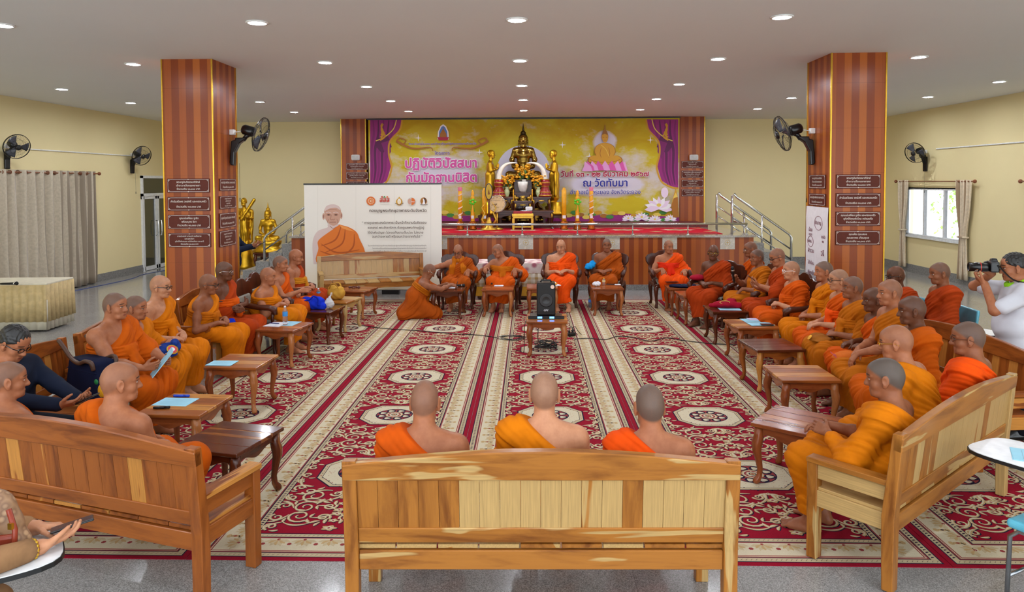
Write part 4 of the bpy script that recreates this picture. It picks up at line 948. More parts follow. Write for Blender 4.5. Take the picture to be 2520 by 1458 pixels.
R3m = ps('monk speaking into a black microphone', 1862, 634, 10.75, B_ + 4, lean=8, skin='tan', stub=.7, robe='ochre', seat=.46, sash='ochre', hyaw=12, rh=((.14, .37, .80), (-.45, .25, .85), (-.6, .6, .2), (.6, -.5, -.6), 1.5), lh=((-.17, .38, .7), (.15, .7, -.65), (0, -.5, -.7)), group=GR_)
R4 = ps('monk with glasses looking down at the phone in his hand', 1912, 633, 10.1, B_ + 2, lean=6, skin='mid', stub=.45, robe='rust', seat=.46, glasses='dark', hpitch=22, lh=((-.1, .4, .84), (.35, .75, .5), (.2, -.5, .9), (-.7, -.5, -.5), .8), rh=((.05, .37, .78), (-.3, .8, .4), (-.4, -.3, .9), (.6, -.5, -.5), .8), group=GR_)
R5 = ps('pale monk with white framed glasses in the right row', 1946, 666, 9.4, B_, lean=9, skin='fair', stub=.35, robe='orange', sash='orange', seat=.46, glasses='white', fat=.4, w=1.06, group=GR_)
R6 = ps('young monk upright with clasped hands beside the paper sheet on the pillar', 2026, 668, 8.75, B_, lean=3, skin='mid', stub=.8, robe='amber', sash='amber', group=GR_)
R7 = ps('young monk with thin dark glasses and hands on his thigh', 2062, 689, 8.2, B_, lean=8, skin='fair', stub=.5, robe='orange', sash='vivid', glasses='dark', rh='knees', lh=((-.08, .34, .67), (.2, .9, -.2), (0, -.2, -1)), group=GR_)
R8 = ps('monk with his mouth open in the right row', 2096, 708, 7.7, B_, lean=7, skin='tan', stub=.6, robe='ochre', sash='ochre', mouth=1, fat=.4, group=GR_, hpitch=0)
R9 = ps('thin dark monk mostly hidden behind his upright neighbour', 2149, 738, 7.15, B_, lean=14, skin='dark', stub=.3, robe='orange', w=.95, fat=.05, group=GR_, rh='knees')
R10 = ps('tall upright monk with hands hanging over his knee', 2188, 720, 6.7, B_, lean=5, skin='mid', stub=.4, robe='ochre', rh=((.02, .36, .72), (-.2, .6, -.75), (0, -.6, -.5)), lh=((-.05, .4, .69), (.1, .6, -.8), (0, -.7, -.5)), group=GR_, cover=0)
R11 = ps('dark monk with a shiny bumpy head in a saffron robe before the dim bench back', 2242, 764, 6.1, B_ - 6, lean=8, skin='dark', stub=.35, robe='saffron', hyaw=-6, hpitch=6, fat=.2, group=GR_)
R12 = ps('leaning monk with gold glasses and a pale shiny head, amber robe', 2203, 843, 5.05, 44, lean=22, skin='mid', stub=.2, robe='amber', hyaw=14, hpitch=10, glasses='gold', fat=.3, w=1.08, group=GR_, seat=.445)
R13 = ps('monk with dark stubble on the near right bench, amber robe over his whole side', 2176, 930, 4.4, 46, lean=-6, skin='tan', stub=.95, robe='amber', hyaw=14, hpitch=8, cover=2, group=GR_, w=1.08, fat=.3, seat=.445, lh=((-.12, .3, .7), (.3, .85, .1), (.8, 0, -.5)), rh=((.02, .36, .7), (-.6, .7, .0), (-.3, -.2, -1)))
R14 = ps('bright orange robed monk with thin brown glasses against the near right bench', 2380, 833, 5.24, 44, lean=-8, skin='tan', stub=.75, robe='vivid', hyaw=22, hpitch=6, glasses='brown', fat=.5, w=1.08, group=GR_, seat=.445)
R15 = ps('dark monk with glasses in front of the right pillar edge', 2203, 680, 8.75, B_ + 6, lean=6, skin='dark', stub=.1, robe='rust', glasses='dark', group=GR_, seat=.46, rh='lap')
R16 = ps('tattooed monk in a rust robe on the turquoise chair', 2311, 673, 8.1, B_ - 4, lean=4, skin='tan', stub=.6, robe='rust', group=GR_, seat=.46, cover=2, w=1.05, fat=.4, hpitch=8)
for mk, lb in ((L8, 'carved armchair behind the water bottle in the left row'), (L9, 'carved armchair under the monk with the raised finger'), (L10, 'carved armchair under the bald monk with the gold sash'), (S1, 'carved armchair under the monk with the ochre scarf'), (S2, 'carved armchair beside the left end of the lace covered table'), (S3, 'carved armchair under the bright orange monk behind the loudspeaker'),
               (S4, 'carved armchair with a turquoise cloth on its arm'), (S5, 'carved armchair behind the flat navy bag'), (R1, 'carved armchair turned towards us under the dark old monk'), (R2, 'carved armchair of the monk hidden behind the microphone speaker'), (R3m, 'carved armchair of the monk with the microphone'), (R4, 'carved armchair of the monk reading his phone'), (R5, 'carved armchair of the monk with white framed glasses')):
    p = V3(mk['root']) - mk['Rw'] @ V3(0, -.02, 0); chair_at(p[0] , p[1], math.degrees(mk['o'].rotation_euler[2]), lb)
# ------------------------------------------------------------------ printed backdrop and screen
def emat(name, c, rough=.6): return flat(name, c, rough, var=0)
class Print:
    """flat prints on an upright sheet that faces us (-y) at distance y; u, v are photo pixels"""
    def __init__(s, y): s.y, s.mb, s.mats, s.k = y, MB(), [], 0
    def xz(s, u, v): p = P(u, v, y=s.y); return p.x, p.z
    def mat(s, m):
        if m not in s.mats: s.mats.append(m)
        return s.mats.index(m)
    def lift(s, n=1): s.k += n; return s.y - .002 - .0004 * s.k
    def poly(s, pts, m, world=False):
        y = s.lift(); q = [p if world else s.xz(*p) for p in pts]; s.mb.add([(x, y, z) for x, z in q], [tuple(range(len(q)))], s.mat(m))
    def oval(s, u, v, ru, rv, m, n=28, a0=0, a1=2 * math.pi): s.poly([(u + ru * math.cos(a0 + (a1 - a0) * i / n), v - rv * math.sin(a0 + (a1 - a0) * i / n)) for i in range(n if a1 - a0 > 6.2 else n + 1)], m)
    def line(s, pts, w, m):
        y = s.lift(); q = [s.xz(*p) for p in pts]; k = len(q); vs = []
        for i in range(k):
            a, b = q[max(i - 1, 0)], q[min(i + 1, k - 1)]; dx, dz = b[0] - a[0], b[1] - a[1]; L = math.hypot(dx, dz) or 1; h = (w[i] if isinstance(w, list) else w) / 2
            vs += [(q[i][0] - dz / L * h, y, q[i][1] + dx / L * h), (q[i][0] + dz / L * h, y, q[i][1] - dx / L * h)]
        s.mb.add(vs, [(2 * i, 2 * i + 1, 2 * i + 3, 2 * i + 2) for i in range(k - 1)], s.mat(m))
    def text(s, body, u0, u1, v, m, bold=0., outline=None, ow=.05, vh=None):
        """lettering between u0 and u1 on the baseline v"""
        x0, z = s.xz(u0, v); x1, _ = s.xz(u1, v)
        if outline is not None: put_text(s.mb, body, (x0 + x1) / 2, z, s.lift(), width=x1 - x0, m=s.mat(outline), bold=ow); s.lift(5)
        put_text(s.mb, body, (x0 + x1) / 2, z, s.lift(), width=x1 - x0, m=s.mat(m), bold=bold); s.lift(5)
    def build(s, name, parent): return s.mb.build(name, s.mats, parent)
def smooth_pts(pts, n=6):
    out = []; k = len(pts)
    for i in range(k - 1):
        p0, p1, p2, p3 = pts[max(i - 1, 0)], pts[i], pts[i + 1], pts[min(i + 2, k - 1)]
        for j in range(n):
            t = j / n; out.append(tuple(.5 * (2 * p1[c] + (p2[c] - p0[c]) * t + (2 * p0[c] - 5 * p1[c] + 4 * p2[c] - p3[c]) * t * t + (3 * p1[c] - p0[c] - 3 * p2[c] + p3[c]) * t ** 3) for c in range(len(p1))))
    return out + [pts[-1]]
t = NT('backdrop_print'); o = t.obj(); px_ = t.xyz(o)
n1 = t.noise(t.mapping(o, (.55, 1, .8)), 1.1, 5, .6, .6); hz_ = t.math('MULTIPLY', t.math('SUBTRACT', px_[2], 1.2), .36)
c = t.ramp(t.math('ADD', t.math('MULTIPLY', n1, .8), t.math('MULTIPLY', hz_, .25)), [(.3, (196, 170, 30)), (.5, (206, 188, 40)), (.66, (190, 158, 10)), (.85, (172, 138, 10))])
n2 = t.noise(t.mapping(o, (.9, 1, 1.5), (3, 0, 8)), 1.3, 5, .65)
mid = t.math('SUBTRACT', 1., t.math('MULTIPLY', t.math('ABSOLUTE', t.math('SUBTRACT', px_[2], 2.35)), .8))
c = t.mix(t.math('MULTIPLY', t.ramp(t.math('ADD', n2, t.math('MULTIPLY', mid, .22)), [(.58, (0, 0, 0, 1)), (.78, (1, 1, 1, 1))]), .8), c, lin((212, 206, 216)))
BDT, BDC = t, c
BY_ = 18.86
t, c = BDT, BDC                                            # soft lavender clouds printed behind the lettering
for u, v, ru, rv in ((1086, 420, 105, 52), (1490, 455, 125, 42), (1488, 350, 38, 38), (1000, 500, 120, 24)):
    a, b = P(u, v, y=BY_), P(u + ru, v - rv, y=BY_); wx = t.math('ADD', t.math('POWER', t.math('ABSOLUTE', t.math('DIVIDE', t.math('SUBTRACT', px_[0], a.x), b.x - a.x)), 2.), t.math('POWER', t.math('ABSOLUTE', t.math('DIVIDE', t.math('SUBTRACT', px_[2], a.z), b.z - a.z)), 2.))
    c = t.mix(t.ramp(t.math('ADD', wx, t.math('MULTIPLY', n2, .7)), [(.75, (.9, .9, .9, 1)), (1.35 / 1.5, (.35, .35, .35, 1)), (1., (0, 0, 0, 1))]), c, lin((214, 208, 226)))
t.base(c, .5, 0, 0, .2); BDM = t.m
pa, pb = P(909, 545, y=BY_), P(1671, 545, y=BY_); bz0, bz1 = 1.25, 3.985
bd = empty('printed_backdrop', ((pa.x + pb.x) / 2, BY_, bz0), 0, 'yellow and purple printed backdrop with Thai lettering behind the stage', 'banner')
def under(o, par): o.parent = par; o.matrix_parent_inverse = Matrix.Translation(-par.location); return o
under(MB().box(((pa.x + pb.x) / 2, BY_ + .011, (bz0 + bz1) / 2), (pb.x - pa.x, .02, bz1 - bz0)).build('sheet', BDM), bd)
under(MB().box(((pa.x + pb.x) / 2, BY_ + .0, bz1 - .01), (pb.x - pa.x + .04, .05, .03)).build('top_bar', BLACKP), bd)
MAG, MAGD, PURP, GOLDP, GOLDL = emat('print_magenta', (150, 32, 120)), emat('print_dark_purple', (92, 18, 78)), emat('print_purple', (128, 26, 104)), emat('print_gold', (206, 152, 30)), emat('print_light_gold', (232, 202, 88))
LAV, PINK, VIOL, WHT, SKYB = emat('print_lavender', (214, 208, 224)), emat('print_pink', (214, 84, 164)), emat('print_violet', (96, 60, 150)), emat('print_white', (244, 240, 244)), emat('print_blue', (84, 130, 200))
BLUE, CRIM, BROWN, LGRN = emat('print_royal_blue', (38, 44, 150)), emat('print_crimson', (176, 22, 60)), emat('print_brown_gold', (168, 106, 28)), emat('print_green', (70, 140, 60))
pr = Print(BY_); M_ = lambda u: 2580 - u                                   # mirror across the middle of the sheet
for mir in (0, 1):
    f = (lambda L: [(M_(u), v) for u, v in L]) if mir else (lambda L: L)
    pr.poly(f([(911, 294), (990, 294), (984, 318), (962, 345), (955, 380), (962, 410), (952, 445), (930, 458), (911, 462)]), MAG)
    for k in range(5): pr.line(f(smooth_pts([(918 + k * 13, 296), (920 + k * 11, 330), (914 + k * 9, 370), (916 + k * 8, 420), (913 + k * 6, 455)])), [.02 + .05 * math.sin(i / 24 * 3.14) for i in range(25)], MAGD if k % 2 else PURP)
    pr.poly(f([(928, 340), (956, 336), (964, 362), (940, 378), (926, 362)]), MAGD); pr.poly(f([(938, 352), (960, 345), (962, 374), (952, 392)]), PURP)
    pr.line(f(smooth_pts([(990, 294), (984, 320), (960, 348), (957, 380), (964, 412), (952, 447), (928, 461), (911, 464)])), .045, GOLDP); pr.line(f(smooth_pts([(976, 294), (968, 318), (946, 338), (925, 347)])), .025, GOLDL)
    for k in range(4): pr.line(f(smooth_pts([(935 + k * 2, 345 - k * 6), (948 - k * 3, 335 - k * 7), (938, 320 - k * 4), (944 - k, 306 - k * 1)])), [.05 * (1 - i / 18) + .008 for i in range(19)], GOLDP)
pr.poly([(911, 545), (1671, 545), (1671, 535), (1540, 526), (1420, 533), (1290, 527), (1120, 532), (1000, 528), (911, 534)], MAG)
for i in range(40): u = 1080 + i * 14.5; pr.oval(u, 529 - 6 * math.sin(i * 1.7), 10, 5, (GOLDP, GOLDL, LGRN)[i % 3] if i % 4 else BROWN, 9)
pr.oval(1288, 420, 65, 62, LAV, 48)
for u, v in ((1384, 357), (1600, 345), (1450, 385), (1030, 340), (1180, 375), (1376, 440)):
    pr.poly([(u, v - 9), (u + 1.2, v - 1.2), (u + 9, v), (u + 1.2, v + 1.2), (u, v + 9), (u - 1.2, v + 1.2), (u - 9, v), (u - 1.2, v - 1.2)], WHT)
# round topped emblem with a chedi
pr.poly([(1077, 343), (1078, 325), (1084, 311), (1091, 306), (1098, 311), (1104, 325), (1105, 343), (1098, 346), (1084, 346)], WHT); pr.poly([(1080, 340), (1081, 325), (1086, 314), (1091, 310), (1096, 314), (1101, 325), (1102, 340)], SKYB)
pr.poly([(1082, 340), (1083, 330), (1087, 323), (1090, 318), (1091, 311), (1092, 318), (1095, 323), (1099, 330), (1100, 340)], BROWN); pr.poly([(1077, 338), (1105, 338), (1102, 346), (1080, 346)], CRIM)
pr.text('วิทยาลัยสงฆ์ระยอง มหาวิทยาลัยมหาจุฬาลงกรณราชวิทยาลัย', 1006, 1172, 357, VIOL, .01, WHT, .035)
pr.text('โครงการ', 1070, 1107, 381, VIOL, .015, WHT, .05)
pr.text('ปฏิบัติวิปัสสนา', 999, 1173, 413, PINK, .035, WHT, .075); pr.text('กัมมัฏฐานนิสิต', 1001, 1173, 448, PINK, .035, WHT, .075)
pr.text('วันที่ ๑๓ - ๒๒ ธันวาคม ๒๕๖๗', 1380, 1595, 435, CRIM, .03, WHT, .065); pr.text('ณ วัดทับมา', 1435, 1543, 459, BLUE, .03, WHT, .06); pr.text('อำเภอเมืองระยอง จังหวัดระยอง', 1403, 1575, 478, BLUE, .015, WHT, .05)
for mir in (0, 1):
    f = (lambda L: [(2178 - u, v) for u, v in L]) if mir else (lambda L: L)
    pr.line(f(smooth_pts([(1065, 372), (1064, 366), (1055, 363), (1030, 366), (1010, 364), (990, 355), (978, 348)])), [.015 + .05 * i / 36 for i in range(37)], BROWN); pr.line(f(smooth_pts([(976, 350), (984, 340), (1000, 347), (992, 356)])), .03, BROWN)
# the printed seated Buddha on a lotus
for k, m in ((1., BROWN), (.93, GOLDP)):
    sp = lambda L, n=5: smooth_pts([(1488 + (u - 1488) * k, v if k == 1. else v + (380 - v) * .012) for u, v in L], n)
    pr.poly(sp([(1446, 398), (1448, 388), (1462, 383), (1488, 386), (1514, 383), (1528, 388), (1530, 398), (1510, 405), (1466, 405)]), m)
    pr.poly(sp([(1470, 388), (1462, 376), (1465, 362), (1474, 355), (1484, 352), (1492, 352), (1502, 355), (1511, 362), (1514, 376), (1506, 388)]), m)
    pr.poly(sp([(1480, 340), (1481, 331), (1488, 326), (1495, 331), (1496, 340), (1492, 350), (1484, 350)]), m)
    pr.poly(sp([(1481, 332), (1483, 325), (1486, 320), (1487, 310), (1488, 306), (1489, 310), (1490, 320), (1493, 325), (1495, 332), (1488, 329)]), BROWN if k == 1. else emat('print_dark_gold', (150, 96, 30)))
    for q in (-1, 1): pr.line(smooth_pts([(1488 + q * 20, 362), (1488 + q * 23, 374), (1488 + q * 16, 384), (1488, 388)]), .05 * k - .012 * (k < 1), m)
for q in (-1, 1): pr.line([(1488 + q * 2, 339), (1488 + q * 6, 338.5)], .012, BROWN); pr.line(smooth_pts([(1488 + q * 9, 364), (1488 + q * 12, 378), (1488 + q * 9, 388)]), .014, BROWN); pr.line(smooth_pts([(1488 + q * 4, 400), (1488 + q * 24, 398), (1488 + q * 38, 392)]), .014, BROWN)
pr.line(smooth_pts([(1478, 357), (1490, 368), (1498, 386)]), .012, GOLDL); pr.line([(1485, 346), (1491, 346)], .01, BROWN)
for i in range(9):
    a = math.pi * (i + .5) / 9; cu, cvv = 1488 + 44 * math.cos(a), 412 - 2 * math.sin(a); pr.poly([(cu - 13, cvv + 10), (cu - 8, cvv - 2), (cu + 6 * math.cos(a), cvv - 14), (cu + 9, cvv - 2), (cu + 13, cvv + 10)], PINK if i % 2 else emat('print_pale_pink', (226, 160, 214)))
# lotus flowers in the lower right corner
PALE = emat('print_petal', (236, 214, 236))
def lotus(u, v, r):
    for k in range(9):
        a = math.pi * (k / 8.0) * 1.1 - .16; du, dv = math.cos(a) * r, -math.sin(a) * r * .8; pu, pv = -dv * .22, du * .22
        pr.poly([(u - pu * .4, v - pv * .4), (u + du * .55 - pu, v + dv * .55 - pv), (u + du, v + dv), (u + du * .55 + pu, v + dv * .55 + pv), (u + pu * .4, v + pv * .4)], WHT if k % 2 else PALE)
    pr.oval(u, v - r * .2, r * .16, r * .12, GOLDL, 10)
for u, v, a in ((1600, 540, 18), (1640, 542, 20), (1560, 541, 14)): pr.oval(u, v, a, 6, LGRN, 14)
lotus(1620, 512, 36); lotus(1578, 538, 20); lotus(1610, 543, 18); lotus(1545, 540, 16); pr.oval(1634, 474, 9, 13, PALE, 14); lotus(1648, 540, 16)
for k in range(3): pr.poly([(1654 - k * 0, 535), (1650, 505), (1656, 480 + k * 4), (1661, 462 + k * 12), (1666, 485), (1668, 535)], (GOLDP, GOLDL, BROWN)[k])
under(pr.build('print', None), bd)
# white pull-up screen with the portrait of an old monk
SY_ = 14.5
qa, qb = P(748, 455, y=SY_), P(1086, 455, y=SY_)
t = NT('screen_print'); c = t.ramp(t.math('ADD', t.xyz(t.obj())[2], t.math('MULTIPLY', t.noise(t.obj(), 1.2, 3), .5)), [(.4, (240, 224, 196)), (1., (238, 232, 222))]); t.base(c, .5); SCM = t.m
scn = empty('printed_screen', ((qa.x + qb.x) / 2, SY_, 0), 0, 'white printed screen with the portrait of an old monk, behind the empty bench', 'banner')
W_s = qb.x - qa.x
under(MB().box(((qa.x + qb.x) / 2, SY_ + .012, (qa.z + .09) / 2), (W_s, .02, qa.z - .09)).build('sheet', SCM), scn)
under(MB().box(((qa.x + qb.x) / 2, SY_ + .012, qa.z + .012), (W_s + .02, .035, .03)).build('top_bar', BLACKP), scn)
for k in range(4): under(MB().box((qa.x + W_s * (.12 + .253 * k), SY_ + .02, .045), (.35, .16, .09)).build('foot', BLACKP), scn)
pr = Print(SY_); GRY, INK, LOG, LOGD = emat('print_seam', (214, 208, 198)), emat('print_brown_ink', (84, 62, 48)), emat('print_orange', (222, 112, 40)), emat('print_orange_red', (196, 60, 40))
for u in (782, 876, 970, 1060): pr.line([(u, 458), (u, 718)], .004, GRY)
HALO = emat('print_cream', (240, 220, 182))
SK, SKD, SKL, ROB, ROBD, ROBL = emat('print_skin', (206, 160, 138)), emat('print_skin_shade', (158, 108, 92)), emat('print_skin_light', (220, 196, 190)), emat('print_robe', (224, 118, 36)), emat('print_robe_fold', (180, 82, 18)), emat('print_robe_light', (238, 152, 74))
pr.poly(smooth_pts([(772, 650), (769, 610), (772, 585), (784, 568), (806, 560), (808, 552), (836, 552), (838, 562), (850, 580), (850, 650)], 5), SKL)
pr.poly(smooth_pts([(799, 528), (798, 519), (804, 508), (818, 503), (832, 507), (839, 518), (838, 535), (833, 549), (821, 556), (809, 550), (801, 540)], 5), SK)
pr.poly(smooth_pts([(799, 520), (803, 508), (818, 503), (832, 507), (838, 518), (828, 512), (812, 513)], 5), SKL)
pr.oval(796.5, 533, 3.2, 8, SK); pr.oval(840, 531, 3, 8, SK); pr.oval(796.5, 533, 1.2, 4.5, SKD, 10); pr.oval(840, 531, 1.2, 4.5, SKD, 10)
for a, b in ((809, 529), (827, 529)): pr.oval(a, b, 5, 2.2, SKD); pr.oval(a, b + .2, 2.2, 1.4, INK, 10); pr.line([(a - 7, b - 5), (a, b - 7), (a + 7, b - 4)], .012, SKL)
pr.line(smooth_pts([(815.5, 529), (814.5, 536), (813, 539.5), (816, 541.5), (819, 541), (822, 541.5), (824.5, 539)]), .009, SKD); pr.line(smooth_pts([(811, 547.5), (819, 547), (827, 547)]), .013, SKD); pr.line(smooth_pts([(809, 540), (806.5, 546), (808, 551)]), .007, SKD); pr.line(smooth_pts([(829, 539), (831.5, 545), (830, 550)]), .007, SKD); pr.line(smooth_pts([(808, 517), (818, 515.5), (829, 517)]), .006, SKD); pr.line(smooth_pts([(812, 556), (820, 562), (832, 557)]), .01, SKD)
pr.poly(smooth_pts([(836, 553), (860, 560), (878, 572), (886, 590), (898, 618), (898, 650), (786, 650), (784, 612), (784, 592), (812, 570)], 5), ROB)
for a in ([(840, 556), (826, 590), (790, 606)], [(850, 562), (842, 600), (800, 622)], [(872, 576), (868, 610), (830, 640)], [(790, 600), (830, 622), (885, 615)], [(788, 618), (830, 632), (890, 640)]): pr.line(smooth_pts(a), [.008 + .025 * math.sin(3.14 * i / 12) for i in range(13)], ROBD)
pr.poly([(836, 554), (856, 560), (872, 570), (860, 568), (842, 562)], ROBL)
pr.oval(913, 495, 11, 11, LOG, 28)
for k in range(12): a = k * math.pi / 6; pr.line([(913 + 4.5 * math.cos(a), 495 + 4.5 * math.sin(a)), (913 + 8 * math.cos(a), 495 + 8 * math.sin(a))], .011, HALO)
pr.oval(913, 495, 2, 2, HALO, 10); pr.text('สสส', 935, 959, 497, LOGD, .03)
for k, (u, m) in enumerate(((941, LOGD), (947, LGRN), (954, LOG))): pr.poly([(u - 4, 486), (u, 482), (u + 3, 487)], m)
for v in (500, 502.5): pr.line([(936, v), (959, v)], .006, GRY)
pr.oval(983, 497, 8, 9, GOLDP, 20); pr.poly([(983, 484), (988, 492), (978, 492)], GOLDP); pr.oval(983, 496, 4.5, 7, SCM, 18); pr.oval(983, 499, 2, 5, HALO, 12); pr.line(smooth_pts([(973, 500), (983, 504), (993, 500)]), .01, INK)
pr.oval(1013, 496, 10, 10, GRY, 24); pr.oval(1013, 496, 9.2, 9.2, LOG, 24, -1.57, 1.57); pr.oval(1009, 496, 5, 7, SK, 16); pr.text('๒๒๓', 1013, 1021, 498, WHT)
pr.oval(1043, 495, 8, 9, BROWN, 20); pr.oval(1044, 494, 5.5, 8, emat('print_dark_brown', (88, 52, 22)), 16, -1.57, 1.57); pr.poly([(1041, 488), (1045, 492), (1047, 503), (1039, 504), (1042, 496)], WHT); pr.line([(1035, 504), (1053, 504)], .008, INK)
pr.text('กองบุญพระภิกษุอาพาธระดับจังหวัด', 910, 1050, 522, INK, .012)
for bd_, u0, u1, v in (('“ การดูแลพระสงฆ์อาพาธ เป็นหน้าที่ความรับผิดชอบ', 892, 1050, 551), ('ของสงฆ์ พระสังฆาธิการ ต้องดูแลพระภิกษุผู้อยู่', 906, 1044, 563), ('ใต้บังคับบัญชา ไม่ทอดทิ้งยามเจ็บป่วย ไม่สบาย', 906, 1042, 575), ('จนกว่าจะหายดี หรือจนกว่าจะจากกันไป ”', 917, 1040, 585)): pr.text(bd_, u0, u1, v, INK, .01)
for bd_, u0, v in (('โอวาทเปิดการประชุมเจ้าคณะจังหวัดและผู้แทนที่จัดตั้งกองบุญระดับจังหวัดเสร็จแล้ว', 907, 606), ('ในการขับเคลื่อนเครือข่ายกองบุญพระภิกษุอาพาธระดับประเทศ ผ่านระบบออนไลน์', 918, 612.5), ('วันอาทิตย์ที่ ๑๔ ธันวาคม ๒๕๖๕ ณ วัดไผ่ล้อม อำเภอเมืองจันทบุรี จังหวัดจันทบุรี', 920, 619)): pr.text(bd_, u0, 1050, v, INK)
under(pr.build('print', None), scn)
# ------------------------------------------------------------------ plaques on the pillars
PLQ, PLT = flat('maroon_plaque', (88, 36, 24), .45, 0, 0, .2), emat('plaque_lettering', (226, 214, 204))
def plaque(c, w, h, rz, lines, label, group, name='donor_plaque'):
    o = empty(name, c, rz, label, 'plaque', group)
    MB().box((0, 0, 0), (w, .012, h)).build('plate', PLQ, o, .002)
    mb = MB(); y = -.0075; a, b = w / 2 - .012, h / 2 - .012; r = min(w, h) * .16
    def bar(x0, z0, x1, z1, t=.004, dy=0.):
        dx, dz = x1 - x0, z1 - z0; L = math.hypot(dx, dz); ex, ez = -dz / L * t / 2, dx / L * t / 2
        mb.add([(x0 + ex, y + dy, z0 + ez), (x0 - ex, y + dy, z0 - ez), (x1 - ex, y + dy, z1 - ez), (x1 + ex, y + dy, z1 + ez)], [(0, 1, 2, 3)])
    for s in (-1, 1):
        bar(-a + r, s * b, a - r, s * b); bar(s * a, -b + r, s * a, b - r, .003 if abs(rz) < .1 else .005); mb.add([(.014, y - .0004, s * b), (0, y - .0004, s * b + .007), (-.014, y - .0004, s * b), (0, y - .0004, s * b - .007)], [(0, 1, 2, 3)])
        for q in (-1, 1):
            bar(s * (a - r), q * b, s * a, q * (b - r), .004, -.0003); y2 = y - .0006; mb.add([(s * a, y2, q * b), (s * (a - r * .8), y2, q * b), (s * (a - r * .25), y2, q * (b - r * .25)), (s * a, y2, q * (b - r * .8))], [(0, 1, 2, 3)])
    n = len(lines); lh = h * .74 / n
    sz = min([lh * .74] + [w * .84 / text_mesh(s_, 1.)[2] for s_ in lines])
    for i, s_ in enumerate(lines): put_text(mb, s_, 0, h * .37 - lh * (i + .72), y, size=sz, bold=.012)
    mb.build('lettering', PLT, o); return o
MON = 'จำนวนเงิน ๑๐,๐๐๐ บาท'
T1 = ['พระครูขันติธรรมาภิรักษ์', 'เจ้าอาวาสวัดกรอกยายชา', MON]; T2 = ['กำนันสโรพร วงษ์ศรี และครอบครัว', MON]
T3 = ['คุณแม่เสงี่ยม ชูเชิด', 'พร้อมบุตร ธิดา', MON]; T4 = ['นายประสงค์ นางมะลิ วงษ์ไพศาล', 'และบุตร ธิดา', 'อุทิศให้พ่อถนอม แม่เจียมจิตร มาระชารี', MON]
T5 = ['คุณแม่เสงี่ยม ชูเชิด และครอบครัว', 'อุทิศให้คุณพ่อไหม กล่อมแก้ว', MON]; T6 = ['คุณเผ้ย คุณเสมอ', 'คุณสถาพร เทียนอุบล', MON]
T7 = ['พระใบฎีกาพิทักษ์ อาสภาจารโย', MON]; T8 = ['นายชูชาติ และครอบครัว', 'อุทิศให้ บิดา มารดา', 'และบุตร ธิดา', MON]; T9 = ['คุณศรี คุณประนอม สาระสุข', MON]
G5 = 'maroon donor plaques on the pillars'; ORD = ['top', 'second', 'third', 'bottom']
def plq_y(u0, u1, v0, v1, y, lines, label):
    a, b = P(u0, v0, y=y), P(u1, v1, y=y); plaque(((a.x + b.x) / 2, y - .007, (a.z + b.z) / 2), b.x - a.x, a.z - b.z, 0, lines, label, G5)
def plq_x(u0, u1, v0, v1, x, rz, lines, label):
    a, b = P(u0, v0, x=x), P(u1, v1, x=x); plaque((x + (.007 if rz > 0 else -.007), (a.y + b.y) / 2, (a.z + b.z) / 2), abs(b.y - a.y), abs(a.z - b.z), rz, lines, label, G5)
for i, (v0, v1, tx) in enumerate(((440, 474, T1), (485, 519, T2), (529, 563.5, T3), (574, 608.5, T4))): plq_y(412 + i, 517 + i, v0, v1, PL[2], tx, '%s of the four maroon plaques on the front of the left pillar' % ORD[i])
for i, (v0, v1, tx) in enumerate(((430, 464, T1), (476, 510, T2), (521.5, 556, T5), (568, 603, T6))): plq_y(2057 - i * .5, 2166 - i * .5, v0, v1, PR[2], tx, '%s of the four maroon plaques on the front of the right pillar' % ORD[i])
for i, (v0, v1, tx) in enumerate(((440, 472, T7), (483, 515, T8), (526, 560, T9), (570, 604, T8))): plq_x(538.5, 579, v0, v1 - 3, PL[1], math.pi / 2, tx, '%s of the narrow looking plaques on the side of the left pillar' % ORD[i])
for i, (v0, v1, tx) in enumerate(((431, 465, T1), (476, 508, T7))): plq_x(1994, 2033, v0, v1, PR[0], -math.pi / 2, tx, '%s plaque above the handwritten sheet on the right pillar side' % ('upper', 'lower')[i])
for i, (v0, v1) in enumerate(((402, 418), (424, 442), (447, 464))): plq_y(852, 906, v0, v1, 18.9, T5, '%s small plaque on the far left stage pillar' % ORD[i])
for i, (v0, v1) in enumerate(((397, 414), (420, 438), (443, 460), (466, 483))): plq_y(1677, 1731, v0, v1, 18.9, T5 if i % 2 else T3, '%s small plaque on the far right stage pillar' % ORD[i])
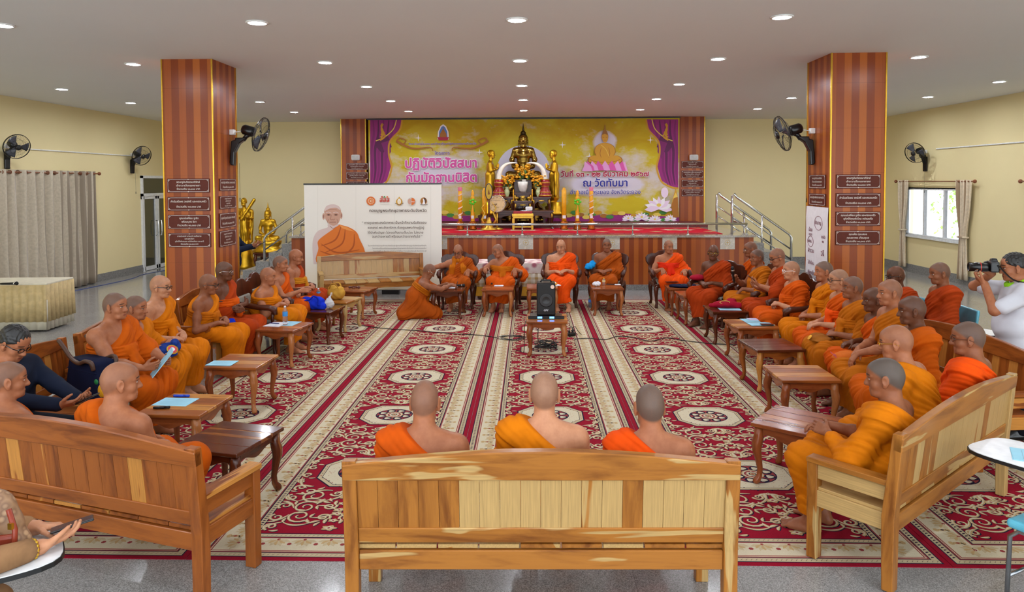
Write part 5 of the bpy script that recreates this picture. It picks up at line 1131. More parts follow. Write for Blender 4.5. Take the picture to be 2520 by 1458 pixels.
# marble donor tablets on the stage face
MARB = NT('white_marble'); MARB.base(MARB.ramp(MARB.noise(MARB.obj(), 7, 5, .6, 1.2), [(.3, (216, 208, 194)), (.55, (188, 180, 168)), (.7, (222, 216, 204))]), .25); MARB = MARB.m; GOLDF = emat('gold_lettering', (196, 160, 70))
for i, u in enumerate((1083, 1294, 1507, 1648, 1790)):
    a, b = P(u - 18, 581, y=SY), P(u + 18, 614, y=SY); o = empty('marble_tablet', ((a.x + b.x) / 2, SY - .006, (a.z + b.z) / 2), 0, 'white marble tablet with a gold emblem, %s from the left on the stage face' % ('first', 'second', 'third', 'fourth', 'fifth')[i], 'plaque', 'marble tablets on the stage face')
    w, h = b.x - a.x, a.z - b.z; MB().box((0, 0, 0), (w, .012, h)).build('slab', MARB, o, .002); mb = MB()
    ring = [(.055 * math.cos(t_), -.008, .055 * math.sin(t_)) for t_ in [k * math.pi / 12 for k in range(25)]]; mb.tube(ring, .0035, 4)
    for s_, z, ww in (('อนุโมทนาบุญ', h * .36, w * .4), ('ผู้มีจิตศรัทธาร่วมบริจาค', h * .25, w * .66), ('สร้างศาลาการเปรียญ', -h * .34, w * .5), ('วัดทับมา', -h * .44, w * .25)): put_text(mb, s_, 0, z, -.0075, width=ww)
    mb.tube([(0, -.008, -.04), (0, -.008, .04)], .004, 4); mb.tube([(-.03, -.008, 0), (.03, -.008, 0)], .004, 4); mb.build('gold_emblem', GOLDF, o)
# handwritten paper on the right pillar
a, b = P(1986, 507, x=PR[0] - .004), P(2037, 730, x=PR[0] - .004)
PAPER, INKR = flat('white_paper', (226, 222, 226), .7, var=.03), emat('maroon_marker_ink', (120, 28, 60))
ww, hh = abs(b.y - a.y), 1.25; ps_ = empty('flipchart_sheet', (PR[0] - .006, (a.y + b.y) / 2, a.z - hh / 2), -math.pi / 2, 'white paper sheet with maroon handwriting taped to the right pillar', 'poster')
vs, fs = [], []
for i in range(9):
    for j in range(3): vs.append((-ww / 2 + ww * j / 2, -.004 - .006 * abs(math.sin(i * 1.3)) * (i > 0), hh / 2 - hh * i / 8))
for i in range(8):
    for j in range(2): fs.append((i * 3 + j, i * 3 + j + 1, i * 3 + j + 4, i * 3 + j + 3))
o = mesh_obj('sheet', vs, fs, PAPER, ps_); o.modifiers.new('thick', 'SOLIDIFY').thickness = .001
mb = MB()
for s_, x, z, wd_ in (('ชำนาญ', .06, .38, .2), ('น้อม', -.2, .27, .12), ('จนถูก', -.2, .21, .12), ('คุณใจ', .24, .2, .13), ('พอ', .23, .14, .06), ('เพียร', -.22, .11, .12), ('สำรวม', -.18, -.03, .2), ('วจี', .22, -.04, .1), ('ไม่ใจร้อน', -.18, -.2, .22), ('โปร่งเบา', .22, -.2, .22), ('เยือกเย็น', -.16, -.34, .24), ('เย็นใจ', .24, -.36, .18), ('มั่นคงสงบ', -.14, -.52, .28)): put_text(mb, s_, x, z, -.0125, width=wd_, bold=.01)
for x, z, r in ((.07, .4, .13), (-.2, .125, .1), (.24, -.345, .12)): mb.tube([(x + r * math.cos(t_), -.0125, z + r * .75 * math.sin(t_)) for t_ in [k * math.pi / 10 for k in range(21)]], .003, 4)
mb.build('handwriting', INKR, ps_)
# ------------------------------------------------------------------ wall fans
FBL, CAGE = flat('smoky_fan_blade', (70, 72, 80), .25), flat('black_cage_wire', (22, 22, 24), .3, .4)
def wall_fan():
    """its wall is behind it at y=0; blows towards -y; built around the origin on the wall"""
    r = empty('wall_fan')
    MB().prism([(-.0, .0), (-.05, -.01), (-.075, -.30), (-.055, -.33), (-.02, -.33), (-.01, -.16), (.05, -.05), (.12, .0), (.14, .03), (.0, .03)], .09, M=rotz(math.pi / 2) @ Matrix.Scale(-1, 3, Vector((1, 0, 0))), T=(0, -.075, 0)).build('wall_bracket', BLACKP, r, .012, seg=2)
    M = rotx3(.30); c = Vector((0, -.30, .10)); ax = M @ Vector((0, -1, 0))
    MB().lathe([(.0, -.09), (.05, -.085), (.066, -.06), (.068, .05), (.05, .075), (0, .08)], 18, M=M @ rotx3(math.pi / 2), T=c - ax * .06).build('motor_housing', BLACKP, r, 0, True)
    MB().tube([(0, -.17, .0), (0, -.21, .05), (0, -.25, .07)], .03, 8).build('swivel_neck', BLACKP, r, 0, True)
    g = MB(); R = .225; cc = c + ax * .10
    def pt(rad, t, d): return cc + M @ Vector((rad * math.cos(t), -d, rad * math.sin(t)))
    for rad, d, w in ((R, 0, .006), (R * .99, .018, .004), (R * .62, .06, .002), (R * .62, -.055, .002), (.05, .072, .003)): g.tube([pt(rad, k * math.pi / 16, d) for k in range(33)], w, 5)
    for k in range(44):
        t_ = k * math.pi / 22; g.tube([pt(.05, t_, .07), pt(R * .62, t_, .06), pt(R, t_, .012)], .0011, 3); g.tube([pt(.07, t_, -.05), pt(R * .62, t_, -.055), pt(R, t_, .0)], .0011, 3)
    g.build('cage', CAGE, r)
    MB().lathe([(.0, -.02), (.05, -.015), (.052, .0), (.035, .012), (0, .014)], 16, M=M @ rotx3(math.pi / 2), T=cc + ax * .078).build('front_hub', BLACKP, r, 0, True)
    for k in range(3):
        vs = []
        for i in range(6):
            for j in range(5):
                t_ = k * 2.094 + (j - 2) * .19 * (1 + .2 * i / 5); vs.append(pt(.03 + .17 * i / 5, t_, .02 * (j - 2) / 2))
        b = mesh_obj('blade', [tuple(v) for v in vs], [(i * 5 + j, i * 5 + j + 1, i * 5 + j + 6, i * 5 + j + 5) for i in range(5) for j in range(4)], FBL, r, True); b.modifiers.new('thick', 'SOLIDIFY').thickness = .003
    MB().box((0, -.03, .1), (.07, .06, .07)).build('socket_box', WHITE, r, .005); MB().tube([(0, -.05, .1), (.01, -.11, .11), (0, -.2, .12), (0, -.22, .12)], .006, 6).build('plug_cord', WHITE, r)
    MB().tube([(.03, -.1, -.3), (.03, -.1, -.75)], .002, 4).tube([(.03, -.1, -.75), (.03, -.1, -.8)], .006, 6).build('pull_cord', BLACKP, r)
    return r
FAN0 = None
def fan_at(p, rz, s, tilt, label):
    global FAN0
    if FAN0 is None: FAN0 = wall_fan(); o = FAN0
    else: o = copy_tree(FAN0)
    o.scale = (s, s, s); o.location = p; o.rotation_euler = (0, 0, rz); return tag(o, label, 'fan', 'black wall fans')
p = P(567, 345, x=PL[1]); fan_at((PL[1], p.y, p.z), math.pi / 2, 1.12, 0, 'black wall fan on the side of the left pillar')
p = P(2004, 342, x=PR[0]); fan_at((PR[0], p.y, p.z), -math.pi / 2, 1.12, 0, 'black wall fan on the side of the right pillar')
p = P(14, 372, x=LX); fan_at((LX, p.y, p.z), math.pi / 2 - .5, 1.05, 0, 'black wall fan above the long curtains at the left')
p = P(323, 392, x=LX); fan_at((LX, p.y, p.z), math.pi / 2 - .5, 1.1, 0, 'black wall fan beside the white framed door')
p = P(2280, 385, x=RX); fan_at((RX, p.y, p.z), -math.pi / 2 + .5, 1.1, 0, 'black wall fan above the bright window')
# conduits, switch boxes, loudspeakers on the pillars
tag(MB().tube([(LX + .015, 13.4, 3.0), (LX + .015, 18.2, 3.0)], .014, 6).build('conduit', WHITE), 'white cable conduit along the left wall between the two fans', 'conduit')
tag(MB().tube([(RX - .015, 12.6, 3.03), (RX - .015, 16.95, 3.03)], .016, 6).build('conduit', WHITE), 'white cable conduit on the right wall leading to the fan', 'conduit')
for u, lb in ((877, 'left'), (1706, 'right')):
    p = P(u, 388, y=18.86); o = empty('wall_speaker', (p.x, 18.86, p.z), 0, 'small white loudspeaker on the far %s stage pillar' % lb, 'loudspeaker', 'white loudspeakers on the stage pillars')
    MB().box((0, -.07, 0), (.22, .12, .15)).build('cabinet', WHITE, o, .03, seg=3); MB().box((0, -.134, 0), (.18, .01, .11)).build('grille', flat('grey_grille', (186, 186, 184), .6), o, .004); MB().box((0, -.0, 0), (.05, .08, .04)).build('bracket', WHITE, o)
# ------------------------------------------------------------------ curtains
def curtain_mat(name, a, b):
    t = NT(name); g = t.attr('gc').outputs['Vector']; x = t.xyz(g)
    w = t.n('ShaderNodeTexWave'); w.inputs['Scale'].default_value = 1.1; w.inputs['Distortion'].default_value = 0; t.t.links.new(t.mapping(g, (1, 0, 0)), w.inputs['Vector'])
    n = t.noise(t.mapping(g, (9, 9, 9)), 2., 3); st = t.math('GREATER_THAN', t.math('FRACT', t.math('MULTIPLY', x[0], 2.2)), .72)
    c = t.mix(st, t.ramp(n, [(.35, a), (.65, tuple(min(255, int(v * 1.08)) for v in a))]), lin(b)); t.base(c, .75, 0, 0, .25, .3); return t.m
CURL, CURR = curtain_mat('patterned_curtain', (178, 166, 146), (138, 124, 106)), curtain_mat('pale_curtain', (206, 190, 164), (164, 140, 112)); RODM = flat('brown_curtain_rod', (126, 70, 38), .35)
def curtain(x, y0, y1, z0, z1, n, amp, mat, sgn, tie=None, name='curtain'):
    """pleated cloth along the wall x from y0 to y1; sgn points into the room; tie=(height, squeeze)"""
    mb = MB(); W, Hn = n * 10, 14; vs, gc, fs = [], [], []
    for j in range(Hn + 1):
        v_ = j / Hn; z = z1 + (z0 - z1) * v_
        for i in range(W + 1):
            u_ = i / W; q_ = 1.
            if tie: d = (z - tie[0]) / .5; q_ = 1 - (1 - tie[1]) * math.exp(-d * d) if z > tie[0] else tie[1] + (1 - tie[1]) * .45 * min(1, (tie[0] - z) / .9)
            ph = 2 * math.pi * n * u_; yy = y0 + (y1 - y0) * (.5 + (u_ - .5) * q_) + .012 * math.sin(ph * .5 + 7 * v_)
            vs.append((x + sgn * (.09 + amp * math.sin(ph) + amp * .3 * math.sin(ph * 1.7 + 3 * v_)), yy, z)); gc.append((u_ * (y1 - y0) * 1.8, v_ * (z1 - z0), 0))
    for j in range(Hn):
        for i in range(W): a_ = j * (W + 1) + i; fs.append((a_, a_ + 1, a_ + W + 2, a_ + W + 1))
    mb.add(vs, fs, 0, gc); o = mb.build(name, mat, None, 0, True); s_ = o.modifiers.new('thick', 'SOLIDIFY'); s_.thickness = .004; return o
tag(curtain(LX, 12.6, 16.1, .03, 2.58, 13, .055, CURL, 1), 'long patterned grey beige curtain on the left wall', 'curtain')
rd = tag(MB().tube([(LX + .1, 12.6, 2.53), (LX + .1, 16.2, 2.53)], .016, 8).build('curtain_rod', RODM), 'brown curtain rod of the long left curtain', 'curtain rod')
MB().ball((LX + .1, 16.24, 2.53), .04).build('finial', RODM, rd, 0, True)
for k in range(16): MB().tube([(LX + .1 + .035 * math.cos(t_), 12.75 + k * .215, 2.53 + .035 * math.sin(t_)) for t_ in [i * math.pi / 6 for i in range(13)]], .008, 5).build('ring', RODM, rd, 0, True)
for y0, y1, lb in ((15.45, 16.05, 'pale tied curtain at the near side of the bright window'), (18.0, 18.5, 'pale tied curtain at the far side of the bright window'), (13.1, 13.85, 'pale tied curtain at the right picture edge')):
    c_ = tag(curtain(RX, y0, y1, .12, 2.3, 5, .035, CURR, -1, (1.05, .45)), lb, 'curtain', 'pale curtains on the right wall')
    MB().tube([(RX - .09 + .07 * math.cos(t_), (y0 + y1) / 2 + (y1 - y0) * .26 * math.sin(t_), 1.05) for t_ in [i * math.pi / 8 for i in range(17)]], .022, 6).build('tieback', CURR, c_, 0, True)
for y0, y1, lb in ((15.35, 18.6, 'brown curtain rod over the bright window'), (10.2, 13.95, 'brown curtain rod ending at the right picture edge')):
    rd = tag(MB().tube([(RX - .1, y0, 2.27), (RX - .1, y1, 2.27)], .014, 8).build('curtain_rod', RODM), lb, 'curtain rod')
    for y in (y0, y1): MB().ball((RX - .1, y, 2.27), .04).build('finial', RODM, rd, 0, True)
# ------------------------------------------------------------------ rails of the stage and its stairs
def T_(o, label, cat, group=None): return tag(o, label, cat, group)
r = empty('stage_rail', (0, SY + .1, SZ), 0, 'low polished steel rail along the front edge of the stage', 'railing')
xs = [P(u, 553, y=SY + .1).x for u in (740, 880, 1015, 1150, 1285, 1421, 1557, 1693, 1838)]
MB().tube([(xs[0], 0, .235), (xs[-1], 0, .235)], .024, 10).tube([(xs[-1], 0, .235), (xs[-1] - .05, .9, .235)], .02, 8).build('rail', STEEL, r, 0, True)
for x in xs: MB().tube([(x, 0, 0), (x, 0, .23)], .014, 8).lathe([(.035, 0), (.035, .012), (.016, .03)], 12, T=(x, 0, 0)).build('post', STEEL, r, 0, True)
def stair_rail(s, y, x0, lb):
    r = empty('stair_rail', (x0, y, 0), 0, lb, 'railing', 'steel stair rails of the stage'); L = 1.27
    f = lambda x, dz: (s * x, 0, 2.02 - .9 * max(0, x) / L + dz)
    MB().tube([(0, 0, SZ), (0, 0, 1.98), (s * .05, 0, 2.02), f(.1, 0), f(L - .05, 0), (s * L, 0, 1.08), (s * L, 0, .2)], .026, 10).build('handrail', STEEL, r, 0, True)
    for dz in (-.3, -.52): MB().tube([f(0, dz), f(L, dz)], .016, 8).build('mid_rail', STEEL, r, 0, True)
    MB().tube([f(.64, 0), (s * .64, 0, .6)], .02, 8).build('post', STEEL, r, 0, True); return r
for y, lb in ((15.4, 'nearer'), (16.8, 'farther')):
    stair_rail(1, y, 4.36 if y < 16 else 4.4, '%s steel stair rail at the right end of the stage' % lb); stair_rail(-1, y, -4.55, '%s steel stair rail behind the left end of the stage' % lb)
SC = pile('stage_red_pile', (190, 24, 44)); mb = MB(); cw, cl = 8.6, 2.15
mb.box((0, 0, .006), (cw, cl, .012))
for a, m in ((.06, NAVY), (.09, CREAM), (.16, NAVY), (.18, DUSK)): 
    for s in (-1, 1): mb.add([(-cw / 2 + a, s * (cl / 2 - a), .0126), (cw / 2 - a, s * (cl / 2 - a), .0126), (cw / 2 - a, s * (cl / 2 - a - .03), .0126), (-cw / 2 + a, s * (cl / 2 - a - .03), .0126)], [(0, 1, 2, 3)], m)
for i in range(7):
    x = -3.6 + i * 1.2; blob(mb, x, .15, .42, .3, CREAM, .0128, 24, 8, .35); blob(mb, x, .15, .3, .22, SAND, .0132, 20, 6, .3); blob(mb, x, .15, .16, .12, DUSK, .0136, 14, 5, .4)
    for s in (-1, 1): blob(mb, x + .6, .15 + s * .55, .16, .12, SAND, .0128, 12, 4, .4)
for i in range(70): blob(mb, -4.2 + i * .121, -cl / 2 + .12, .022, .022, (DUSK, SAND, NAVY)[i % 3], .0134, 6)
o = mb.build('stage_carpet', [SC] + CM[1:]); o.location = (-.15, SY + .35 + cl / 2, SZ); T_(o, 'bright red carpet with pale medallions on the stage floor', 'carpet')
# ------------------------------------------------------------------ statues
BRONZE = NT('dark_gold_bronze'); BRONZE.base(BRONZE.ramp(BRONZE.noise(BRONZE.obj(), 3, 4), [(.3, (112, 88, 38)), (.7, (172, 138, 62))]), .2, 1.); BRONZE = BRONZE.m
GILT = NT('bright_gilding'); GILT.base(GILT.ramp(GILT.noise(GILT.obj(), 5, 3), [(.3, (196, 146, 24)), (.7, (226, 178, 48))]), .32, .85); GILT = GILT.m
def from_field(name, F, mat, parent=None, loc=(0, 0, 0), rz=0.):
    v, f = F.mesh(); o = mesh_obj(name, v, f, mat, parent, True, loc); o.rotation_euler = (0, 0, rz); return o
def seated_statue(s=1.):
    F = Field(V3(-.62, -.45, -.03) * s, V3(.62, .42, 1.75) * s, .012 * s); k = .05 * s; c = lambda a, b, ra, rb=None, kk=k: F.cap(V3(a) * s, V3(b) * s, ra * s, (ra if rb is None else rb) * s, kk)
    e = lambda p, r, kk=k: F.ell(V3(p) * s, V3(r) * s, None, kk)
    for q in (-1, 1):
        c((q * .14, -.08, .14), (q * .42, .12, .12), .13, .10); c((q * .42, .12, .12), (-q * .12, .26, .10), .10, .075)
        c((q * .24, 0, .83), (q * .34, -.02, .56), .085, .07); c((q * .34, -.02, .56), (q * .28, .14, .36), .068, .058); c((q * .28, .14, .36), (q * .03, .27, .245), .058, .045)
        c((q * .06, 0, .86), (q * .22, 0, .83), .09, .085)
    e((0, -.03, .12), (.34, .22, .13)); e((0, 0, .3), (.17, .13, .2)); e((0, .0, .52), (.19, .135, .2)); e((0, .0, .7), (.25, .145, .17)); c((-.14, .29, .22), (.14, .29, .22), .05); e((0, .05, .03), (.5, .33, .045))
    c((0, 0, .85), (0, .0, 1.0), .08, .075)
    head(F, V3(0, .02, 1.11) * s, np.eye(3), 1.75 * s, .92)
    for q in (-1, 1): c((q * .138, .0, 1.08), (q * .146, .0, .93), .016, .013, .01)
    # the robe edge across the chest
    return F
def statue_hair(s=1.):
    F = Field(V3(-.2, -.25, 1.0) * s, V3(.2, .25, 1.72) * s, .009 * s); e = lambda p, r, k=.02: F.ell(V3(p) * s, V3(r) * s, None, k * s)
    e((0, -.008, 1.165), (.142, .178, .175)); g = np.meshgrid(*F.ax, indexing='ij', sparse=True); F.f = np.maximum(F.f, (np.float32(1.2 * s) + g[1] * .55 - g[2] + 0 * F.f) * .8)
    e((0, -.02, 1.35), (.08, .085, .07), .03); F.cap(V3(0, -.02, 1.38) * s, V3(0, -.02, 1.47) * s, .034 * s, .03 * s, .02 * s); F.cap(V3(0, -.02, 1.46) * s, V3(0, -.02, 1.64) * s, .03 * s, .006 * s, .01 * s)
    F.f += (np.sin(g[0] * 140 / s) * np.sin(g[1] * 140 / s) * np.sin(g[2] * 140 / s) * .004 * s).astype(np.float32); return F
by = 18.35; p0 = P(1288, 440, y=by)
stt = empty('buddha_statue', (p0.x, by, 1.2), 0, 'large dark gold seated Buddha statue on a tiered base in the middle of the stage', 'statue')
o = from_field('figure', seated_statue(.87), BRONZE, stt, (0, 0, p0.z - 1.2), math.pi)
DKB = NT('dark_bronze_hair'); DKB.base(lin((70, 58, 36)), .4, .9); from_field('hair', statue_hair(.87), DKB.m, stt, (0, 0, p0.z - 1.2), math.pi)
zb = p0.z - 1.2; prof = [(.56, .08), (.58, .12), (.54, .2), (.5, .26), (.52, .4), (.5, .44), (.44, .5), (.42, .7), (.44, .78), (.5, .84), (.54, .9), (.5, .97), (.45, zb - .1), (.52, zb - .05), (.53, zb)]
MB().lathe(prof, 40, sx=1., sy=.62).build('tiered_base', BRONZE, stt, 0, True)
def standing_statue(bowl=False):
    F = Field(V3(-.36, -.3, -.02), V3(.36, .4, 1.42), .011); k = .04
    F.chain([V3(0, 0, .16), V3(0, 0, .45), V3(0, 0, .72)], [.12, .125, .13], k); F.ell(V3(0, 0, .14), V3(.15, .12, .1), None, k); F.ell(V3(0, .0, .9), V3(.155, .1, .17), None, k); F.cap(V3(-.14, 0, 1.02), V3(.14, 0, 1.02), .06, None, k)
    F.cap(V3(-.2, -.02, .95), V3(-.17, -.03, .2), .045, .03, .05); F.cap(V3(0, 0, 1.02), V3(0, .02, 1.16), .05, .045, .03); head(F, V3(0, .03, 1.25), np.eye(3), .92)
    for q in (-1, 1):
        F.cap(V3(q * .19, 0, 1.0), V3(q * .21, .02, .82), .05, .043, .02); F.cap(V3(q * .21, .02, .82), V3(q * .03, .19, .88), .042, .03, .02)
        if not bowl: hand(F, V3(q * .022, .19, .88), V3(0, .1, 1), V3(-q, 0, 0), q, .85, .05)
        foot(F, V3(q * .06, .0, .08), V3(q * .1, 1, 0), .95, 0, q)
    if bowl: F.ell(V3(.14, .14, .86), V3(.1, .1, .09), None, .02); F.cap(V3(.0, .2, .8), V3(-.3, .1, 1.3), .035, .045, .02)
    g = np.meshgrid(*F.ax, indexing='ij', sparse=True); F.f += (np.sin(g[0] * 90 + 2 * np.sin(g[2] * 6)) * .004 * (g[2] < 1.0) * (g[2] > .12)).astype(np.float32); return F
SF = standing_statue(); q0 = None
for u, rz, lb in ((1207, -math.pi / 2, 'left'), (1364, math.pi / 2, 'right')):
    p = P(u, 500, y=18.2); st = empty('disciple_statue', (p.x, 18.2, 1.25), 0, 'golden standing disciple statue with joined hands, %s of the large Buddha' % lb, 'statue', 'golden disciples beside the Buddha')
    zz = p.z - 1.25
    if q0 is None: q0 = from_field('figure', SF, GILT, st, (0, 0, zz), rz)
    else: o = q0.copy(); COL.objects.link(o); o.parent = st; o.location = (0, 0, zz); o.rotation_euler = (0, 0, rz)
    MB().lathe([(.26, zz - .3), (.27, zz - .24), (.22, zz - .2), (.24, zz - .1), (.18, zz - .06), (.2, zz + .02), (.16, zz + .03)], 24).build('base', GILT, st, 0, True)
    b = MB().box((0, 0, zz - .34), (.62, .5, .06), grain=0)
    for sx in (-1, 1):
        for sy in (-1, 1): b.box((sx * .26, sy * .2, (zz - .37) / 2), (.06, .06, zz - .37), grain=2)
    b.build('stand', CARV, st)
# golden statues by the back wall at the left
p = P(604, 652, y=18.9); st = empty('walking_monk_statue', (p.x, 18.9, 0), 0, 'golden standing monk statue carrying an umbrella, beside the left pillar', 'statue')
o = from_field('figure', standing_statue(True), GILT, st, (0, 0, .52), math.pi); o.scale = (1.02, 1.02, 1.02)
MB().lathe([(.27, 0), (.28, .08), (.23, .14), (.26, .24), (.2, .32), (.22, .44), (.17, .5), (.18, .56)], 24).build('base', GILT, st, 0, True)
tb = copy_tree(TABS['dark']); tb.scale = (1.15, 1.0, 1.0); p = P(661, 640, y=18.6); place(tb, p.x, 18.6, 0, 'small dark table under the golden seated statue by the wall', 'side table', None, 0)
st = empty('seated_gold_statue', (p.x, 18.6, .468), 0, 'golden seated statue on the small dark table by the left wall', 'statue')
o = from_field('figure', seated_statue(.62), GILT, st, (0, 0, .3), math.pi)
from_field('hair', statue_hair(.62), GILT, st, (0, 0, .3), math.pi)
MB().lathe([(.4, .0), (.42, .03), (.36, .1), (.28, .14), (.34, .22), (.36, .3)], 32, sy=.7).build('base', GILT, st, 0, True)
# ------------------------------------------------------------------ altar
GORN = flat('gold_ornament', (206, 164, 60), .35, .7)
def altar_table(u0, u1, v, y, depth, z0, label, h=.1, feet=True):
    a, b = P(u0, v, y=y), P(u1, v, y=y); w, z = b.x - a.x, a.z; r = empty('altar_table', ((a.x + b.x) / 2, y + depth / 2, z0), 0, label, 'altar table', 'dark carved altar tables'); H = z - z0
    MB().box((0, 0, H - .02), (w, depth, .04), grain=0).box((0, 0, H - .06), (w - .06, depth - .05, .05), grain=0).build('table_top', CARV, r, .004)
    for sx in (-1, 1):
        for sy in (-1, 1): MB().tube([(sx * (w / 2 - .05), sy * (depth / 2 - .05), H - .06), (sx * (w / 2 - .035), sy * (depth / 2 - .035), H * .6), (sx * (w / 2 - .06), sy * (depth / 2 - .05), .06), (sx * (w / 2 - .03), sy * (depth / 2 - .03), 0)], [.045, .035, .03, .04], 6).build('leg', CARV, r)
    n = 12; MB().prism([(-w / 2 + .06, .03), (w / 2 - .06, .03)] + [(w / 2 - .06 - (w - .12) * i / n, -.05 - .03 * math.cos(i * math.pi / 3)) for i in range(n + 1)], .02, T=(0, -depth / 2 + .04, H - .1), grain=0).build('apron', CARV, r)
    for x in (-w / 2 + .045, w / 2 - .045): MB().ball((x, -depth / 2 + .01, H - .12), (.022, .01, .06), 8).build('gold_ornament', GORN, r, 0, True)
    MB().ball((0, -depth / 2 + .02, H - .1), (.08, .01, .016), 10).build('gold_ornament', GORN, r, 0, True)
    return r, z, (a.x + b.x) / 2
A1 = altar_table(1214, 1363, 519, 17.0, .55, SZ + .0, 'wide low altar table in front, before the Buddha')
A2 = altar_table(1309, 1356, 485, 17.6, .5, 1.25, 'altar side table at the right with a vase'); A3 = altar_table(1220, 1264, 485, 17.6, .5, 1.25, 'altar side table behind the round gold clock')
A4 = altar_table(1264, 1309, 495, 17.2, .3, SZ, 'small middle altar table with the tiny gold offering bowls'); A5 = altar_table(1263, 1310, 474, 17.62, .45, 1.25, 'tall middle altar table under the white incense bowl')
mb = MB().box((0, 0, .0), (.44, .03, .3), grain=0); pz = P(1287, 462, y=17.9)
mb.box((0, -.02, .0), (.34, .01, .2)); o = mb.build('altar_back_panel', CARV); o.location = (pz.x, 18.02, A5[1] + .15); T_(o, 'carved dark back panel standing on the tall middle altar table', 'altar panel')
def tusk(s):
    pts = [P(u if s < 0 else 2572 - u - 3, v, y=17.75) for u, v in ((1228, 443), (1229, 430), (1233, 418), (1240, 409), (1250, 403), (1262, 401), (1273, 402))]; pts = [Vector(q) for q in smooth_pts([tuple(q) for q in pts], 4)]
    b = pts[0]; r = empty('elephant_tusk', (b.x, b.y, A2[1]), 0, 'curved white elephant tusk on a red and gold holder, %s of the altar' % ('left' if s < 0 else 'right'), 'tusk', 'white tusks on the altar')
    k = len(pts); MB().tube([q - Vector((b.x, b.y, A2[1])) for q in pts], [.068 * (1 - .88 * (i / (k - 1)) ** 1.3) for i in range(k)], 12).build('tusk', flat('ivory', (232, 226, 210), .3), r, 0, True)
    H = b.z - A2[1]; MB().lathe([(.17, 0), (.17, .05), (.14, .08), (.15, .13), (.11, .17), (.09, H * .55), (.13, H * .75), (.12, H * .9), (.1, H + .02)], 20).build('holder', flat('red_lacquer', (146, 26, 22), .3), r, 0, True)
    g = MB(); [g.lathe([(q_ + .004, z), (q_ + .01, z + .012), (q_ + .004, z + .024)], 20) for q_, z in ((.165, .02), (.145, .1), (.1, H * .6), (.125, H * .8), (.1, H))]; g.build('gold_bands', GORN, r, 0, True)
tusk(-1); tusk(1)
YEL, LEAFG, PORC = flat('yellow_petals', (226, 160, 14), .6, var=.25), flat('dark_leaf', (60, 96, 36), .6), flat('white_porcelain', (226, 224, 216), .2)
def bouquet(x, y, z, s, label, vase):
    r = empty('flower_vase', (x, y, z), 0, label, 'flower vase', 'yellow flowers on the altar'); MB().lathe([(.05 * s, 0), (.045 * s, .02 * s), (.075 * s, .1 * s), (.07 * s, .16 * s), (.04 * s, .22 * s), (.055 * s, .26 * s)], 16).build('vase', vase, r, 0, True)
    R_ = random.Random(int(x * 100)); f, l = MB(), MB()
    for i in range(64):
        a, h, q_ = R_.random() * 6.28, R_.random(), R_.random() ** .5 * .2 * s; f.ball((q_ * math.cos(a), q_ * math.sin(a) * .7, (.3 + .26 * h - .0) * s), (.032 * s, .032 * s, .022 * s), 6)
    for i in range(10): a = i * .63; l.ball((.09 * s * math.cos(a), .07 * s * math.sin(a), (.3 + .05 * (i % 3)) * s), (.03 * s, .03 * s, .05 * s), 6)
    f.build('blossoms', YEL, r); l.build('leaves', LEAFG, r)
bouquet(A5[2] + .03, 17.85, A5[1], 1.25, 'largest vase of yellow flowers in the middle of the altar', PORC); bouquet(A3[2] + .05, 17.75, A3[1], .95, 'vase of yellow flowers behind the gold clock', flat('pale_green_vase', (196, 204, 150), .25)); bouquet(A2[2] - .07, 17.75, A2[1], .95, 'vase of yellow flowers at the right of the altar', flat('pale_green_vase', (196, 204, 150), .25))
bw = MB().lathe([(.05, 0), (.09, .05), (.12, .16), (.13, .26), (.11, .27), (.1, .2)], 20).build('incense_bowl', PORC, None, 0, True); bw.location = (A5[2], 17.7, A5[1]); T_(bw, 'white porcelain incense bowl in the middle of the altar', 'bowl')
for k, x in enumerate((-.15, 0, .15)): o = MB().lathe([(.035, 0), (.014, .02), (.014, .04), (.05, .06), (.045, .085), (.02, .1)], 14).build('offering_bowl', GORN, None, 0, True); o.location = (A4[2] + x, 17.33, A4[1]); T_(o, 'tiny gold offering bowl, %s of three on the small altar table' % ('left', 'middle', 'right')[k], 'bowl', 'gold offering bowls')
for s in (-1, 1): o = MB().lathe([(.03, 0), (.012, .03), (.014, .05), (.014, .26), (.006, .28)], 10).build('small_candle', YEL, None, 0, True); o.location = (A4[2] + s * .23, 17.33, A4[1]); T_(o, 'thin yellow candle at the %s of the gold offering bowls' % ('left' if s < 0 else 'right'), 'candle', 'thin altar candles')
a, b = P(1260, 521, y=16.6), P(1313, 521, y=16.6); sw = b.x - a.x; so = empty('prayer_stool', ((a.x + b.x) / 2, 16.85, SZ + .013), 0, 'gold carved stool with a crimson cushion before the altar', 'stool'); H = a.z - SZ - .013
MB().box((0, 0, H - .09), (sw, .44, .07)).box((0, 0, H - .14), (sw - .03, .42, .05)).build('seat_frame', GORN, so, .006); MB().box((0, 0, H - .03), (sw - .05, .4, .05)).build('cushion', flat('crimson_cushion', (150, 24, 36), .6), so, .015, seg=3)
for sx in (-1, 1):
    for sy in (-1, 1): MB().box((sx * (sw / 2 - .03), sy * .18, (H - .16) / 2), (.05, .05, H - .16), taper=1.2).build('leg', GORN, so, .004)
MB().box((0, -.18, .07), (sw - .08, .02, .03)).build('stretcher', GORN, so)
for nm, x, w_, m, lb in (('document_box', .13, .17, WHITE, 'small white box on the wide altar table'), ('bronze_pot', -.1, .1, BLACKP, 'small dark pot on the wide altar table')):
    o = MB().box((0, 0, .045), (w_, .1, .09)).build(nm, m, None, .01) if nm[0] == 'd' else MB().lathe([(.06, 0), (.09, .05), (.08, .1), (.06, .11)], 14).build(nm, m, None, 0, True); o.location = (A1[2] + x, 17.1, A1[1]); T_(o, lb, 'box' if nm[0] == 'd' else 'pot')
